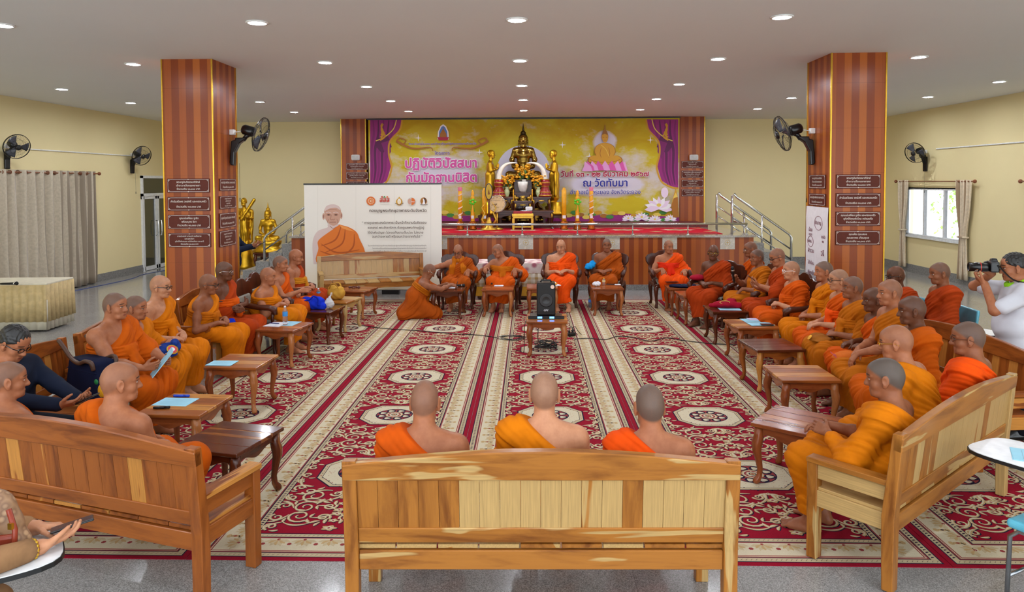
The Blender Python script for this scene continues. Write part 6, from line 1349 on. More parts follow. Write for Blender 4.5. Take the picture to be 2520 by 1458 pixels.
# gold clock on its stand and the ceremonial fan
cp_ = P(1223, 502, y=16.75); R_ = 20 / F_ * 16.75; ck = empty('wall_clock', (cp_.x, 16.75, SZ + .013), 0, 'round gold faced clock with a jewelled rim standing left of the altar', 'clock'); zc = cp_.z - SZ - .013; M = rotx3(math.pi / 2)
MB().lathe([(0, -.02), (R_, -.02), (R_, .012), (0, .012)], 40, M=M, T=(0, 0, zc)).build('dial', flat('pale_gold_dial', (216, 184, 126), .3), ck)
rim = MB(); [rim.ball((R_ * math.cos(k * math.pi / 18), -.015, zc + R_ * math.sin(k * math.pi / 18)), .017, 7) for k in range(36)]; rim.build('jewelled_rim', flat('glass_jewels', (220, 216, 200), .1, .6), ck, 0, True)
hm = MB(); put_text(hm, 'ถวายเป็นพุทธบูชา', 0, zc + .07, -.018, width=.17); put_text(hm, 'วัดทับมา', 0, zc - .09, -.018, width=.1)
for k in range(12): put_text(hm, '๑๒๓๔๕๖๗๘๙'[k] if k < 9 else ('๑๐', '๑๑', '๑๒')[k - 9], R_ * .8 * math.sin((k + 1) * math.pi / 6), zc + R_ * .8 * math.cos((k + 1) * math.pi / 6) - .012, -.018, size=.036)
hm.tube([(0, -.02, zc), (-.13, -.02, zc - .03)], .005, 4).tube([(0, -.02, zc), (-.07, -.02, zc - .075)], .006, 4); hm.build('numerals_and_hands', flat('dark_gold_ink', (110, 66, 20), .5), ck)
MB().tube([(0, .03, 0), (0, .03, zc - R_ + .03)], .022, 8).lathe([(.15, 0), (.14, .03), (.03, .06)], 20).build('stand', GORN, ck, 0, True)
fp = P(1203, 472, y=16.6); fn = empty('ceremonial_fan', (fp.x, 16.6, SZ + .013), 0, 'oval yellow ceremonial fan on a dark pole with a golden foot', 'ceremonial fan'); zf = fp.z - SZ - .013
MB().lathe([(0, -.008), (.078, -.008), (.078, .008), (0, .008)], 32, M=M, T=(0, 0, 0)).build('leaf', flat('fan_yellow', (190, 158, 30), .5), fn).location = (0, 0, zf)
fn.children[0].scale = (1, 1, 2.3)
MB().tube([(.08 * math.cos(t_), -.0, zf + .185 * math.sin(t_)) for t_ in [k * math.pi / 16 for k in range(33)]], .013, 6).build('rim', flat('navy_rim', (30, 34, 60), .5), fn, 0, True)
g = MB(); [g.ball((0, -.012, zf - .05 + k * .022), (.026 - .005 * k, .006, .017), 8) for k in range(5)]; g.build('emblem', flat('brown_emblem', (120, 70, 24), .5), fn, 0, True)
MB().tube([(0, 0, .12), (0, 0, zf - .18)], .02, 8).build('pole', CARV, fn, 0, True)
g = MB().lathe([(.2, 0), (.2, .03), (.09, .07), (.06, .2), (.03, .3)], 20); [g.tube([(s * .05, 0, .05), (s * .17, 0, .25), (s * .1, 0, .4), (s * .17, 0, .52), (s * .06, 0, .66)], [.03, .028, .022, .016, .006], 6) for s in (-1, 1)]; g.build('foot', GORN, fn, 0, True)
# big yellow candles
WAX, CBASE, RIB, GRNB = flat('yellow_wax', (230, 164, 14), .4, var=.08), flat('copper_gold_holder', (176, 92, 22), .25, .7), flat('pale_ribbon', (236, 208, 190), .5), flat('green_ribbon', (90, 200, 40), .5)
for u, v0, kind, lb in ((1132, 461, 1, 'tall yellow candle wound with pale ribbon at the far left'), (1163, 470, 2, 'yellow candle with a green bow, left of the altar'), (1192, 463, 0, 'plain tall yellow candle behind the ceremonial fan'), (1388, 462, 0, 'plain thick yellow candle right of the altar'), (1421, 470, 2, 'yellow candle with a green bow, right of the altar'), (1455, 461, 1, 'tall yellow candle wound with pale ribbon at the far right')):
    y = 16.75; p = P(u, v0, y=y); H = p.z - SZ - .013; r0 = (.055, .045, .045)[0 if kind == 0 else kind]; c_ = empty('altar_candle', (p.x, y, SZ + .013), 0, lb, 'candle', 'big yellow candles on the stage')
    MB().lathe([(.09, 0), (.1, .03), (.07, .06), (.1, .11), (.09, .17), (r0 + .01, .2)], 20).build('holder', CBASE, c_, 0, True)
    b_ = MB()
    if kind == 2: b_.lathe([(r0, .18)] + [(r0 * (1 + .08 * (k % 2)), .2 + (H - .34) * k / 24) for k in range(25)] + [(r0 * .5, H - .13), (r0 * .85, H - .08), (r0 * .6, H - .02), (.008, H + .02)], 18)
    else: b_.lathe([(r0, .18), (r0, H - .06), (r0 * .6, H - .04), (r0 * .55, H - .01), (.006, H)], 18)
    b_.build('wax', WAX, c_, 0, True)
    if kind == 1:
        n = 60; MB().tube([((r0 + .003) * math.cos(k * .42), (r0 + .003) * math.sin(k * .42), .25 + (H - .4) * k / n) for k in range(n + 1)], .016, 4, flat=.3).build('ribbon', RIB, c_)
        MB().lathe([(r0 + .004, H - .09), (r0 + .006, H - .03), (r0 + .004, H - .0)], 16).build('pink_wrap', flat('pink_wrap', (226, 120, 150), .4), c_)
    if kind == 2:
        g = MB(); [g.ball((.06 * math.cos(k * 1.26), -.05, H - .26 + .05 * math.sin(k * 1.26)), (.035, .025, .03), 8) for k in range(5)]; g.tube([(.02, -.06, H - .28), (.05, -.06, H - .5)], .008, 4).tube([(-.02, -.06, H - .28), (-.04, -.06, H - .46)], .008, 4); g.build('bow', GRNB, c_, 0, True)
    MB().box((0, -r0 - .001, .3), (r0 * 1.4, .004, .07)).build('paper_band', PAPER, c_)
# ------------------------------------------------------------------ lace covered table behind the far row, skirted table at the left
t = NT('pink_lace_cloth'); v_ = t.n('ShaderNodeTexVoronoi'); v_.inputs['Scale'].default_value = 7; t.t.links.new(t.obj(), v_.inputs['Vector']); t.base(t.ramp(v_.outputs['Distance'], [(.25, (176, 96, 112)), (.5, (226, 204, 196)), (.8, (230, 214, 206))]), .7); LACE = t.m
t = NT('gold_plaid_cloth'); xx = t.xyz(t.obj()); s1 = t.math('GREATER_THAN', t.math('FRACT', t.math('MULTIPLY', xx[0], 7.)), .55); s2 = t.math('GREATER_THAN', t.math('FRACT', t.math('MULTIPLY', xx[2], 9.)), .6); t.base(t.mix(t.math('MULTIPLY', t.math('ADD', s1, s2), .45), lin((222, 212, 196)), lin((186, 142, 66))), .7); PLAID = t.m
a, b = P(1168, 668, y=13.75), P(1336, 668, y=13.75); lt = empty('lace_table', ((a.x + b.x) / 2, 14.1, 0), 0, 'long table under pink lace cloth behind the far row of monks', 'table'); w = b.x - a.x
MB().box((0, 0, .36), (w - .1, .6, .68), grain=0).build('frame', CARV, lt); MB().box((0, 0, .71), (w, .7, .03)).box((0, -.352, .62), (w, .012, .2)).build('lace_cloth', LACE, lt, .004)
vs, fs = [], []; n = 80
for i in range(n + 1):
    x = -w / 2 + w * i / n
    for z in (.69, .12): vs.append((x, -.352 - .012 * math.sin(i * 1.1) * (1 if z < .3 else .2), z))
o = mesh_obj('plaid_skirt', vs, [(2 * i, 2 * i + 1, 2 * i + 3, 2 * i + 2) for i in range(n)], PLAID, lt, True); o.modifiers.new('thick', 'SOLIDIFY').thickness = .004
GF_ = flat('gold_fringe', (206, 150, 30), .5); MB().box((0, -.36, .17), (w, .012, .18)).build('gold_band', GF_, lt)
a = P(105, 699, z=.76); sk = empty('skirted_table', (a.x - .95, a.y + .35, 0), math.radians(4), 'table with a pleated cream skirt at the left, under the long curtain', 'table'); SKM, TOPM = flat('cream_table_skirt', (196, 172, 122), .7, var=.1), flat('ivory_table_top', (214, 206, 184), .6)
MB().box((0, 0, .745), (1.9, .74, .03)).box((0, 0, .37), (1.8, .64, .7)).build('table_top', TOPM, sk, .006)
for nm, off, zt, zb_, am, m in (('skirt', 0, .735, .16, .018, SKM), ('lower_skirt', -.02, .5, .03, .012, TOPM)):
    loop = [(-.95 + 1.9 * i / 90, -.372) for i in range(91)] + [(.952, -.37 + .74 * i / 36) for i in range(37)]; vs, fs = [], []
    for i, (x, y) in enumerate(loop):
        w_ = am * math.sin(i * 1.15)
        for z, q_ in ((zt, .15), ((zt + zb_) / 2, .8), (zb_, 1.15)): vs.append((x + (w_ * q_ + off if i > 90 else 0), y - (w_ * q_ + off if i <= 90 else 0), z))
    for i in range(len(loop) - 1):
        for j in range(2): fs.append((i * 3 + j, i * 3 + j + 1, i * 3 + j + 4, i * 3 + j + 3))
    o = mesh_obj(nm, vs, fs, m, sk, True); o.modifiers.new('thick', 'SOLIDIFY').thickness = .004
def microphone(p, d, label, h=.24, flash=False):
    d = Vector(d).normalized(); q_ = Vector((0, 0, 1)).rotation_difference(d).to_matrix(); r = empty('microphone', p, 0, label, 'microphone')
    MB().lathe([(.012, 0), (.016, .03), (.019, h - .07), (.02, h - .055)], 12, M=q_).build('handle', BLACKP, r, 0, True); MB().lathe([(.02, h - .056), (.026, h - .05), (.026, h - .04), (.02, h - .036)], 12, M=q_).build('collar', STEEL, r, 0, True)
    MB().ball(tuple(d * (h - .012)), (.027, .027, .03), 12, M=None).build('grille_head', flat('dark_mic_mesh', (30, 30, 32), .5, .5), r, 0, True); return r
p = P(32, 699, z=.79); microphone((p.x - .2, p.y, .79), (1, .2, 0), 'black microphone lying on the skirted table')
# ------------------------------------------------------------------ other people
SUIT, WSHIRT, NAVYT, LIME = cloth_mat('navy_suit', (24, 30, 48)), cloth_mat('white_shirt', (204, 204, 212), .06), cloth_mat('black_trousers', (18, 20, 30)), cloth_mat('lime_collar', (150, 220, 40))
PHB, PHS = flat('phone_case', (18, 18, 20), .25), flat('phone_screen', (52, 54, 62), .08)
def phone(c, ex, ey, label, case=PHB, scr=PHS, w=.075, h=.155):
    """ex across, ey along; the screen faces ex x ey"""
    ex, ey = Vector(ex).normalized(), Vector(ey); ey = (ey - ex * ey.dot(ex)).normalized(); n = ex.cross(ey); M = Matrix((ex, ey, n)).transposed()
    r = empty('phone', c, 0, label, 'phone'); MB().box((0, 0, 0), (w, h, .009), M).build('case', case, r, .003); MB().box(tuple(n * .0052), (w - .006, h - .008, .001), M).build('screen', scr, r); return r
h0 = P(36, 845, y=5.0)
LM = civil('person with black hair and glasses in a navy suit looking down at a phone', h0, -97, (0, -.12, .53), ((.15, .36, .5), (-.15, .36, .5)), ((.1, .36, .085), (-.1, .36, .085)),
           (((.1, .44, .745), (-.35, .9, .1), (-.5, -.2, .8)), ((-.06, .47, .73), (.3, .9, .1), (.5, -.2, .8))), 'mid', (('jacket', 'top', SUIT, 1.92), ('trousers', 'legs', NAVYT, None), ('shoes', 'shoe', BLACKP, None)), hpitch=30, hair=.5, fat=.4, w=1.05, h=.0055)
put_glasses(LM['o'], LM['hc'], LM['HR'], 'dark')
c_ = Vector(LM['Rw'] @ V3(.03, .6, .775)) + Vector(LM['root']); phone(c_, LM['Rw'] @ V3(1, 0, 0), LM['Rw'] @ V3(0, .9, .45), 'black phone held by the person in the navy suit')
h1 = P(2494, 658, y=6.45); ph = civil('photographer in a white shirt with a lime collar holding a black camera to the eye', h1, 74, (0, -.07, h1.z - .72), ((.11, .05, .48), (-.11, .02, .48)), ((.12, -.02, .09), (-.12, -.06, .09)),
           (((.115, .13, h1.z - .075), (-.25, .8, .55), (-.85, .1, -.1), (.75, .1, -.65), .9), ((-.055, .235, h1.z - .155), (.45, .6, .62), (.25, -.55, .75), (-.5, .25, -.95), .8)), 'mid', (('shirt', 'top', WSHIRT, .74), ('trousers', 'legs', NAVYT, None), ('shoes', 'shoe', BLACKP, None), ('collar', 'collar', LIME, None)), hpitch=8, hair=.42, fat=.9, w=1.06, stand=True, h=.0055)
def to_w(f, v): return Vector(f['Rw'] @ V3(v)) + Vector((f['root'][0], f['root'][1], 0))
ca = empty('camera_with_lens', tuple(to_w(ph, (.03, .15, h1.z - .002))), math.radians(74), 'black camera with a long zoom lens held by the photographer', 'camera')
MB().box((0, 0, 0), (.14, .07, .095)).box((.0, -.005, .058), (.06, .065, .035), taper=.7).box((.055, .03, -.005), (.035, .05, .09)).build('body', BLACKP, ca, .01, seg=2)
MB().lathe([(.036, 0), (.04, .03), (.04, .07), (.043, .075), (.043, .11), (.039, .115), (.041, .165), (.036, .165), (.034, .155)], 22, M=rotx3(-math.pi / 2), T=(-.01, .03, -.008)).build('zoom_lens', BLACKP, ca, 0, True)
MB().lathe([(.0435, .07), (.0445, .073), (.0435, .077)], 22, M=rotx3(-math.pi / 2), T=(-.01, .03, -.008)).build('red_ring', flat('red_ring', (190, 50, 40), .4), ca); MB().lathe([(.001, .157), (.034, .157)], 20, M=rotx3(-math.pi / 2), T=(-.01, .03, -.008)).build('front_glass', PHS, ca)
MB().box((.0, .0, 0), (.035, .01, .012)).build('eyecup', BLACKP, ca)
st = [Vector((.07, -.02, .03)), Vector((.16, -.12, -.06)), Vector((.16, -.24, -.12)), Vector((.0, -.33, -.1)), Vector((-.14, -.26, -.12)), Vector((-.13, -.12, -.1)), Vector((-.07, -.02, .02))]
MB().tube(smooth_pts([tuple(v) for v in st], 4), .012, 6, flat=.3).build('strap', BLACKP, ca)
h2 = P(574, 560, y=12.6); pz_ = civil('person in dark navy clothes mostly hidden behind the left pillar, reading a phone', (h2.x, 12.6, 1.56), -80, (0, -.03, .86), ((.1, .02, .46), (-.1, .0, .46)), ((.1, -.03, .085), (-.1, -.05, .085)), (((.08, .33, 1.16), (-.3, .8, .4), (-.5, -.2, .8)), ((-.05, .36, 1.15), (.3, .85, .3), (.4, -.2, .9))), 'mid', (('jacket', 'top', SUIT, 1.9), ('trousers', 'legs', SUIT, None), ('shoes', 'shoe', BLACKP, None)), hpitch=22, hair=.3, stand=True, h=.008)
c_ = to_w(pz_, (.02, .5, 1.21)); phone(c_, pz_['Rw'] @ V3(1, 0, 0), pz_['Rw'] @ V3(0, .8, .5), 'phone held beside the left pillar by the hidden person')
TAN = cloth_mat('tan_patterned_dress', (150, 112, 78), .45)
hw = P(-130, 1110, y=2.75); ANG = -62
wm = civil('woman at the bottom left corner, only her ringed hands with a gold watch showing', (hw.x - .06, hw.y - .02, 1.2), ANG, (0, -.26, .53), ((.12, .16, .5), (-.12, .16, .5)), ((.1, .14, .085), (-.1, .14, .085)),
           (((.03, .37, .772), (-.35, .92, .1), (-.4, -.1, 1), (.7, -.3, -.5), .45), ((-.17, .33, .775), (.25, .95, .0), (.3, 0, -1), (-.7, -.4, -.5), .5)), 'fair', (('dress', 'top', TAN, 1.78), ('skirt', 'legs', TAN, None)), hpitch=24, hair=.5, h=.0046, w=.92)
c_ = to_w(wm, (-.075, .475, .80)); phone(c_, wm['Rw'] @ V3(1, .1, .15), wm['Rw'] @ V3(-.1, 1, .12), 'dark phone in the hands of the woman with the gold watch', PHB, PHS, .08, .165)
wr_ = V3(wm['hd'][1][1]); el_ = V3(wm['hd'][1][0]); ax_ = nrm(wr_ - el_); q_ = Vector((0, 0, 1)).rotation_difference(Vector(ax_)).to_matrix()
b_ = MB()
for k in range(14): t_ = k * math.pi / 7; pp = q_ @ Vector((.034 * math.cos(t_), .034 * math.sin(t_), 0)); b_.ball(tuple(Vector(wr_ - ax_ * .03) + pp), (.0105, .0105, .0105), 7)
b_.build('watch_band', GOLDT, wm['o'], 0, True); MB().lathe([(.028, -.016), (.031, 0), (.028, .016)], 20, M=q_, T=tuple(wr_ - ax_ * .065)).build('white_cuff', WSHIRT, wm['o'], 0, True)
# ------------------------------------------------------------------ lecture chairs
TURQ, CHR, DESK, EDGE = flat('turquoise_vinyl', (92, 176, 200), .25, 0, .3), flat('grey_steel_tube', (150, 152, 156), .25, .9), flat('white_tablet_top', (232, 234, 236), .3), flat('black_edge', (16, 16, 18), .4)
def lecture_chair(x, y, ang, label, tablet=True):
    r = empty('lecture_chair', (x, y, 0), math.radians(ang), label, 'chair', 'turquoise lecture chairs')
    MB().box((0, 0, .45), (.42, .42, .05)).build('seat', TURQ, r, .02, seg=3)
    MB().box((0, -.22, .72), (.42, .035, .3), rotx3(.12)).build('backrest', TURQ, r, .018, seg=3)
    f = MB()
    for s in (-1, 1): f.tube([(s * .2, .2, 0), (s * .2, .19, .38), (s * .19, .15, .42), (s * .19, -.12, .42), (s * .2, -.16, .39), (s * .21, -.24, 0)], .0125, 8).tube([(s * .17, -.15, .42), (s * .17, -.2, .6), (s * .17, -.235, .82)], .012, 8)
    f.tube([(-.2, .195, .16), (.2, .195, .16)], .01, 6).tube([(-.2, -.2, .2), (.2, -.2, .2)], .01, 6); f.build('frame', CHR, r, 0, True)
    if tablet:
        MB().tube([(.21, -.05, .42), (.25, -.03, .6), (.25, .1, .7)], .012, 8).build('tablet_arm', CHR, r, 0, True); n = 40; pl = []
        for i in range(n): t_ = 2 * math.pi * i / n; a_, b_ = math.cos(t_), math.sin(t_); e = (abs(a_) ** 4 + abs(b_) ** 4) ** .25; pl.append((.1 + .2 * a_ / e * (1 + .12 * b_), .24 + .29 * b_ / e))
        m_ = rotx3(-math.pi / 2); MB().prism([(x_, y_) for x_, y_ in pl], .02, M=m_, T=(0, 0, .725)).build('tablet_edge', EDGE, r); MB().prism([(x_ * .985 + .0015, y_ * .985 + .003) for x_, y_ in pl], .004, M=m_, T=(0, 0, .737)).build('tablet_top', DESK, r)
    return r
def tablet_world(r, x, y): return r.matrix_basis @ Vector((x, y, .7395))
lc2 = lecture_chair(2.85, 3.76, 28, 'turquoise lecture chair at the lower right corner with a blue sheet on its white tablet')
lecture_chair(R16['root'][0], R16['root'][1], 86, 'turquoise lecture chair under the tattooed monk', False); lecture_chair(R15['root'][0], R15['root'][1], 96, 'lecture chair behind the right row beside the pillar', False)
p = P(2290, 812, z=.74); lc4 = lecture_chair(p.x + .55, p.y - .2, 80, 'lecture chair with a white tablet in front of the photographer'); 
p = P(95, 1385, z=.74); lc3 = lecture_chair(p.x - .50, p.y - .06, -52, 'lecture chair of the woman at the bottom left, white tablet under her phone')
# ------------------------------------------------------------------ things on tables and seats
TZ = ZC + .4655
CYAN, WPAP = flat('pale_blue_paper', (150, 206, 226), .6, var=.03), flat('white_sheet', (226, 228, 236), .6, var=.03)
def sheet(u, v, ang, w, h, m, label, z=TZ, name='paper_sheet', n=1, lines=True, cat='paper'):
    p = P(u, v, z=z) if not isinstance(u, Vector) else u; r = empty(name, (p.x, p.y, z), math.radians(ang), label, cat)
    for k in range(n): MB().box((.004 * k, -.003 * k, .001 + .0022 * k), (w, h, .002), rotz(.03 * k)).build('sheet', m, r)
    if lines:
        b = MB(); zz = .0022 * n + .0004; [b.add([(-w * .36, h * (.32 - .09 * k), zz), (w * (.36 - .2 * (k % 3 == 2)), h * (.32 - .09 * k), zz), (w * (.36 - .2 * (k % 3 == 2)), h * (.32 - .09 * k) + .002, zz), (-w * .36, h * (.32 - .09 * k) + .002, zz)], [(0, 1, 2, 3)]) for k in range(8)]; b.build('printed_lines', flat('pale_print_ink', (120, 150, 170), .6), r)
    return r
sheet(432, 990, -4, .3, .21, CYAN, 'pale blue sheet on the side table with the blue marker')
sheet(546, 895, -4, .26, .19, CYAN, 'pale blue booklet on the left edge of a reddish side table', n=3)
sheet(680, 799, -10, .22, .28, WPAP, 'white papers under the pen beside the water bottle', n=2); sheet(712, 797, -8, .21, .28, CYAN, 'pale blue sheet under the white papers and water bottle', z=TZ + .0)
sheet(727, 761, -8, .2, .2, CYAN, 'pale blue sheet beside the blue cloth bag'); sheet(1106, 708, -10, .24, .2, WPAP, 'white notebook the kneeling monk writes in', n=3, name='notebook', cat='notebook')
sheet(1227, 704, 0, .15, .12, WPAP, 'white notepad before the monk turning sideways', n=4, name='notepad', cat='notepad'); sheet(1519, 701, 0, .1, .1, WPAP, 'tiny white notepad near the small bottle with a yellow cap', n=3, name='notepad', cat='notepad', lines=False)
sheet(1795, 761, -4, .3, .2, CYAN, 'pale blue paper under the crimson bag'); sheet(1853, 789, 4, .28, .2, CYAN, 'pale blue paper on the far side of the shared side table', n=2); sheet(1870, 798, 4, .29, .2, CYAN, 'pale blue paper under a phone on the shared side table', z=TZ + .005, n=2)
sheet(1860, 786, 2, .2, .14, flat('purple_print', (196, 186, 214), .6), 'purple printed leaflet on top of the pale blue paper', z=TZ + .0055)
pt_ = tablet_world(lc2, .13, .2); sheet(pt_, 0, 60, .21, .3, CYAN, 'pale blue sheet on the white tablet at the right edge', z=pt_.z, n=2)
def flat_phone(u, v, ang, label, z=TZ): p = P(u, v, z=z); a = math.radians(ang); return phone((p.x, p.y, z + .0052), (math.cos(a), math.sin(a), 0), (-math.sin(a), math.cos(a), 0), label)
flat_phone(1887, 800, 88, 'dark phone on the pale blue paper', TZ + .0095); flat_phone(1742, 722, 84, 'dark phone on the bare side table of the right row'); flat_phone(1243, 701, 80, 'dark phone beside the white notepad'); flat_phone(1503, 700, 80, 'dark phone beside the tiny white notepad')
def marker(u, v, ang, L, r_, m, label, z=TZ, name='marker_pen', cap=None):
    p = P(u, v, z=z); a = math.radians(ang); o = empty(name, (p.x, p.y, z + r_ + .0006), a, label, 'pen')
    MB().lathe([(r_ * .7, -L / 2), (r_, -L / 2 + .004), (r_, L * .15), (r_ * .92, L * .2)], 12, M=roty3(math.pi / 2)).build('barrel', m, o, 0, True); MB().lathe([(r_ * 1.02, L * .15), (r_ * 1.02, L / 2 - .004), (r_ * .6, L / 2)], 12, M=roty3(math.pi / 2)).build('cap', cap or m, o, 0, True); return o
BLUEP = flat('blue_marker', (28, 66, 190), .3); marker(447, 978, 0, .14, .011, BLUEP, 'blue marker pen at the far edge of the pale blue sheet'); marker(398, 1007, 8, .13, .011, BLACKP, 'black marker pen in front of the pale blue sheet'); marker(675, 797, -14, .14, .005, flat('navy_pen', (30, 32, 110), .3), 'navy pen on the white papers', TZ + .0045, 'pen')
PET = NT('clear_bottle_plastic'); PET.base((.93, .96, 1, 1), .06); PET.b.inputs['Transmission Weight'].default_value = .85; PET.b.inputs['IOR'].default_value = 1.2; PET = PET.m
def bottle(p, H, label, cap=(224, 226, 230), band=(60, 150, 226), r_=.032, z=TZ):
    o = empty('water_bottle', (p.x, p.y, z), 0, label, 'bottle'); k = H / .21
    MB().lathe([(r_ * .8, 0), (r_, .012), (r_ * .94, .03 * k), (r_, .05 * k), (r_ * .95, .075 * k), (r_, .1 * k), (r_, .15 * k), (r_ * .7, .175 * k), (r_ * .42, .19 * k), (r_ * .42, .2 * k)], 18).build('bottle_body', PET, o, 0, True)
    MB().lathe([(r_ * 1.02, .1 * k), (r_ * 1.03, .102 * k), (r_ * 1.03, .148 * k), (r_ * 1.02, .15 * k)], 18).build('label_band', flat('label_%d_%d' % (band[0], band[1]), band, .4), o, 0, True)
    MB().lathe([(r_ * .46, .195 * k), (r_ * .46, .212 * k), (r_ * .4, .214 * k)], 14).build('cap', flat('cap_%d_%d' % (cap[0], cap[2]), cap, .4), o, 0, True)
bottle(P(702, 800, z=TZ), .24, 'water bottle with a blue band on the side table with white papers'); bottle(P(784, 742, z=TZ), .2, 'water bottle behind the blue cloth bag'); bottle(P(1486, 703, z=TZ), .13, 'small bottle with a yellow cap beside the crumpled tissue', (236, 190, 20), (232, 210, 150), .026)
bottle(P(1452, 757, z=ZC), .2, 'water bottle on the carpet beside the armchair with the turquoise cloth', (60, 160, 80), (70, 130, 220), .032, ZC)
def blobby(name, p, prims, mat, label, cat, ang=0., h=.008, wr=.006, fr=40, group=None):
    """a soft sewn thing: capsules and ellipsoids run together, with creases"""
    pts = np.array([q for k in prims for q in (k[1:3] if k[0] == 'c' else [V3(k[1]) - V3(k[2]), V3(k[1]) + V3(k[2])])]); F = Field(pts.min(0) - .09, pts.max(0) + .09, h)
    for k in prims:
        if k[0] == 'c': F.cap(k[1], k[2], k[3], k[4], .03)
        else: F.ell(k[1], k[2], None, .03)
    g = np.meshgrid(*F.ax, indexing='ij', sparse=True); F.f += (np.sin(g[0] * fr + 3 * np.sin(g[2] * fr * .5 + g[1] * 9)) * np.sin(g[2] * fr * .6 + 2 * np.sin(g[0] * fr * .4)) * wr).astype(np.float32); F.f = np.maximum(F.f, .001 - g[2] + 0 * F.f)
    v, f = F.mesh(); o = mesh_obj(name, v, f, mat, None, True, tuple(p)); o.rotation_euler = (0, 0, math.radians(ang)); return tag(o, label, cat, group)
RBLUE, GOLDB, NAVYB, CRIMB, TURQC, OCHB = cloth_mat('royal_blue_bag', (22, 52, 200)), cloth_mat('gold_bag', (198, 150, 60)), cloth_mat('navy_bag', (18, 24, 52)), cloth_mat('crimson_bag', (158, 18, 44)), cloth_mat('turquoise_cloth', (20, 140, 210)), cloth_mat('ochre_bag', (190, 124, 20))
p = P(768, 762, z=TZ); b = blobby('cloth_bag', (p.x, p.y + .05, TZ), [('e', (0, 0, .07), (.17, .1, .075)), ('e', (-.1, 0, .11), (.08, .08, .07)), ('e', (.08, .0, .12), (.09, .08, .06)), ('c', (-.16, -.02, .04), (.16, -.02, .04), .05, .05)], RBLUE, 'royal blue cloth bag on the dark side table', 'bag', -8)
MB().tube(smooth_pts([(-.17, -.08, .06), (-.12, -.12, .12), (.0, -.12, .15), (.06, -.11, .2), (.12, -.09, .16), (.13, -.1, .06)], 4), .022, 6, flat=.4).build('handle', RBLUE, b, 0, True)
PLB = NT('clear_plastic_bag'); PLB.base((.86, .88, .9, 1), .15); PLB.b.inputs['Transmission Weight'].default_value = .45; PLB = PLB.m
p = P(810, 760, z=TZ); b = blobby('plastic_bag', (p.x, p.y, TZ), [('e', (0, 0, .07), (.075, .07, .07)), ('c', (0, 0, .13), (.02, 0, .19), .03, .012)], PLB, 'knotted translucent plastic bag beside the blue cloth bag', 'bag', 0, .006, .005, 70); MB().tube([(.02, 0, .18), (.03, .0, .23), (.045, 0, .235), (.04, 0, .19)], .006, 5).build('knot_loop', PLB, b, 0, True)
p = P(826, 738, z=TZ); b = blobby('cloth_bag', (p.x + .0, p.y + .03, TZ), [('e', (0, 0, .08), (.14, .09, .09)), ('e', (-.05, 0, .15), (.09, .06, .07)), ('e', (.07, 0, .13), (.07, .07, .08))], GOLDB, 'gold cloth bag with handles on the pale side table', 'bag', -10, .008, .007)
for y in (-.05, .05): MB().tube(smooth_pts([(-.09, y, .17), (-.04, y * 1.6, .25), (.03, y * 1.4, .24), (.07, y, .16)], 4), .012, 6, flat=.5).build('handle', GOLDB, b, 0, True)
p = P(872, 710, z=TZ); mb = MB(); [mb.ball((.09 * math.cos(k * .4), .05 * math.sin(k * .4) , .014 + .006 * (k % 3)), .013, 6) for k in range(32)]; o = mb.build('prayer_beads', flat('brown_beads', (90, 36, 26), .35), None, 0, True); o.location = (p.x, p.y, TZ); T_(o, 'heap of brown prayer beads on the side table nearest the empty bench', 'beads')
p = P(1680, 707, z=TZ); b = blobby('flat_bag', (p.x, p.y, TZ), [('c', (-.2, 0, .02), (.2, 0, .02), .03, .03), ('e', (0, .0, .02), (.2, .13, .03))], NAVYB, 'flat navy cloth bag with gold print on the side table', 'bag', 0, .008, .003); mb = MB(); put_text(mb, 'สวดมนต์', 0, 0, 0, width=.12); o = mb.build('gold_print', GOLDF, b); o.location = (.02, -.06, .052); o.rotation_euler = (-math.pi / 2, 0, 0)
p = P(1652, 701, z=TZ); o = MB().box((0, 0, .004), (.22, .16, .008)).build('tablet_computer', PHB, None, .003); o.location = (p.x, p.y, TZ + .052); o.rotation_euler = (0, 0, .1); T_(o, 'dark tablet lying on the flat navy bag', 'tablet')
p = P(1786, 758, z=TZ); b = blobby('cloth_bag', (p.x, p.y + .02, TZ + .003), [('c', (-.2, 0, .03), (.18, -.04, .03), .035, .045), ('e', (0, 0, .05), (.17, .11, .05)), ('e', (.1, .05, .08), (.07, .06, .05))], CRIMB, 'crimson cloth bag lying on the dark side table', 'bag', 0, .008, .006)
g = MB(); g.tube([(.07 * math.cos(k * .4) - .03, -.075 + .03 * math.sin(k * .4) * .4, .085 + .02 * math.sin(k * .4)) for k in range(17)], .005, 5); g.build('gold_emblem', GOLDF, b)
p = P(1740, 690, z=.62); o = blobby('cushion', (R1['root'][0] - .3, R1['root'][1] + .06, .69), [('e', (0, 0, .05), (.14, .1, .05))], CRIMB, 'small crimson cushion on the arm of the turned armchair', 'cushion', 20, .01, .003)
q1 = R6['root']; b = blobby('shoulder_bag', (q1[0] - .06, q1[1] + .36, .455), [('e', (0, 0, .1), (.12, .09, .11)), ('e', (.03, 0, .16), (.07, .06, .08))], OCHB, 'ochre cloth bag on the bench next to the upright young monk', 'bag', 0, .008, .007)
q1 = S4['root']; blobby('folded_cloth', (q1[0] - .33, q1[1] - .12, .70), [('e', (0, 0, .05), (.09, .12, .06)), ('e', (-.04, -.05, .0 + .03), (.06, .08, .05)), ('e', (.05, .05, .09), (.06, .06, .05))], TURQC, 'turquoise cloth heaped on an armchair arm in the far row', 'cloth', 0, .008, .009)
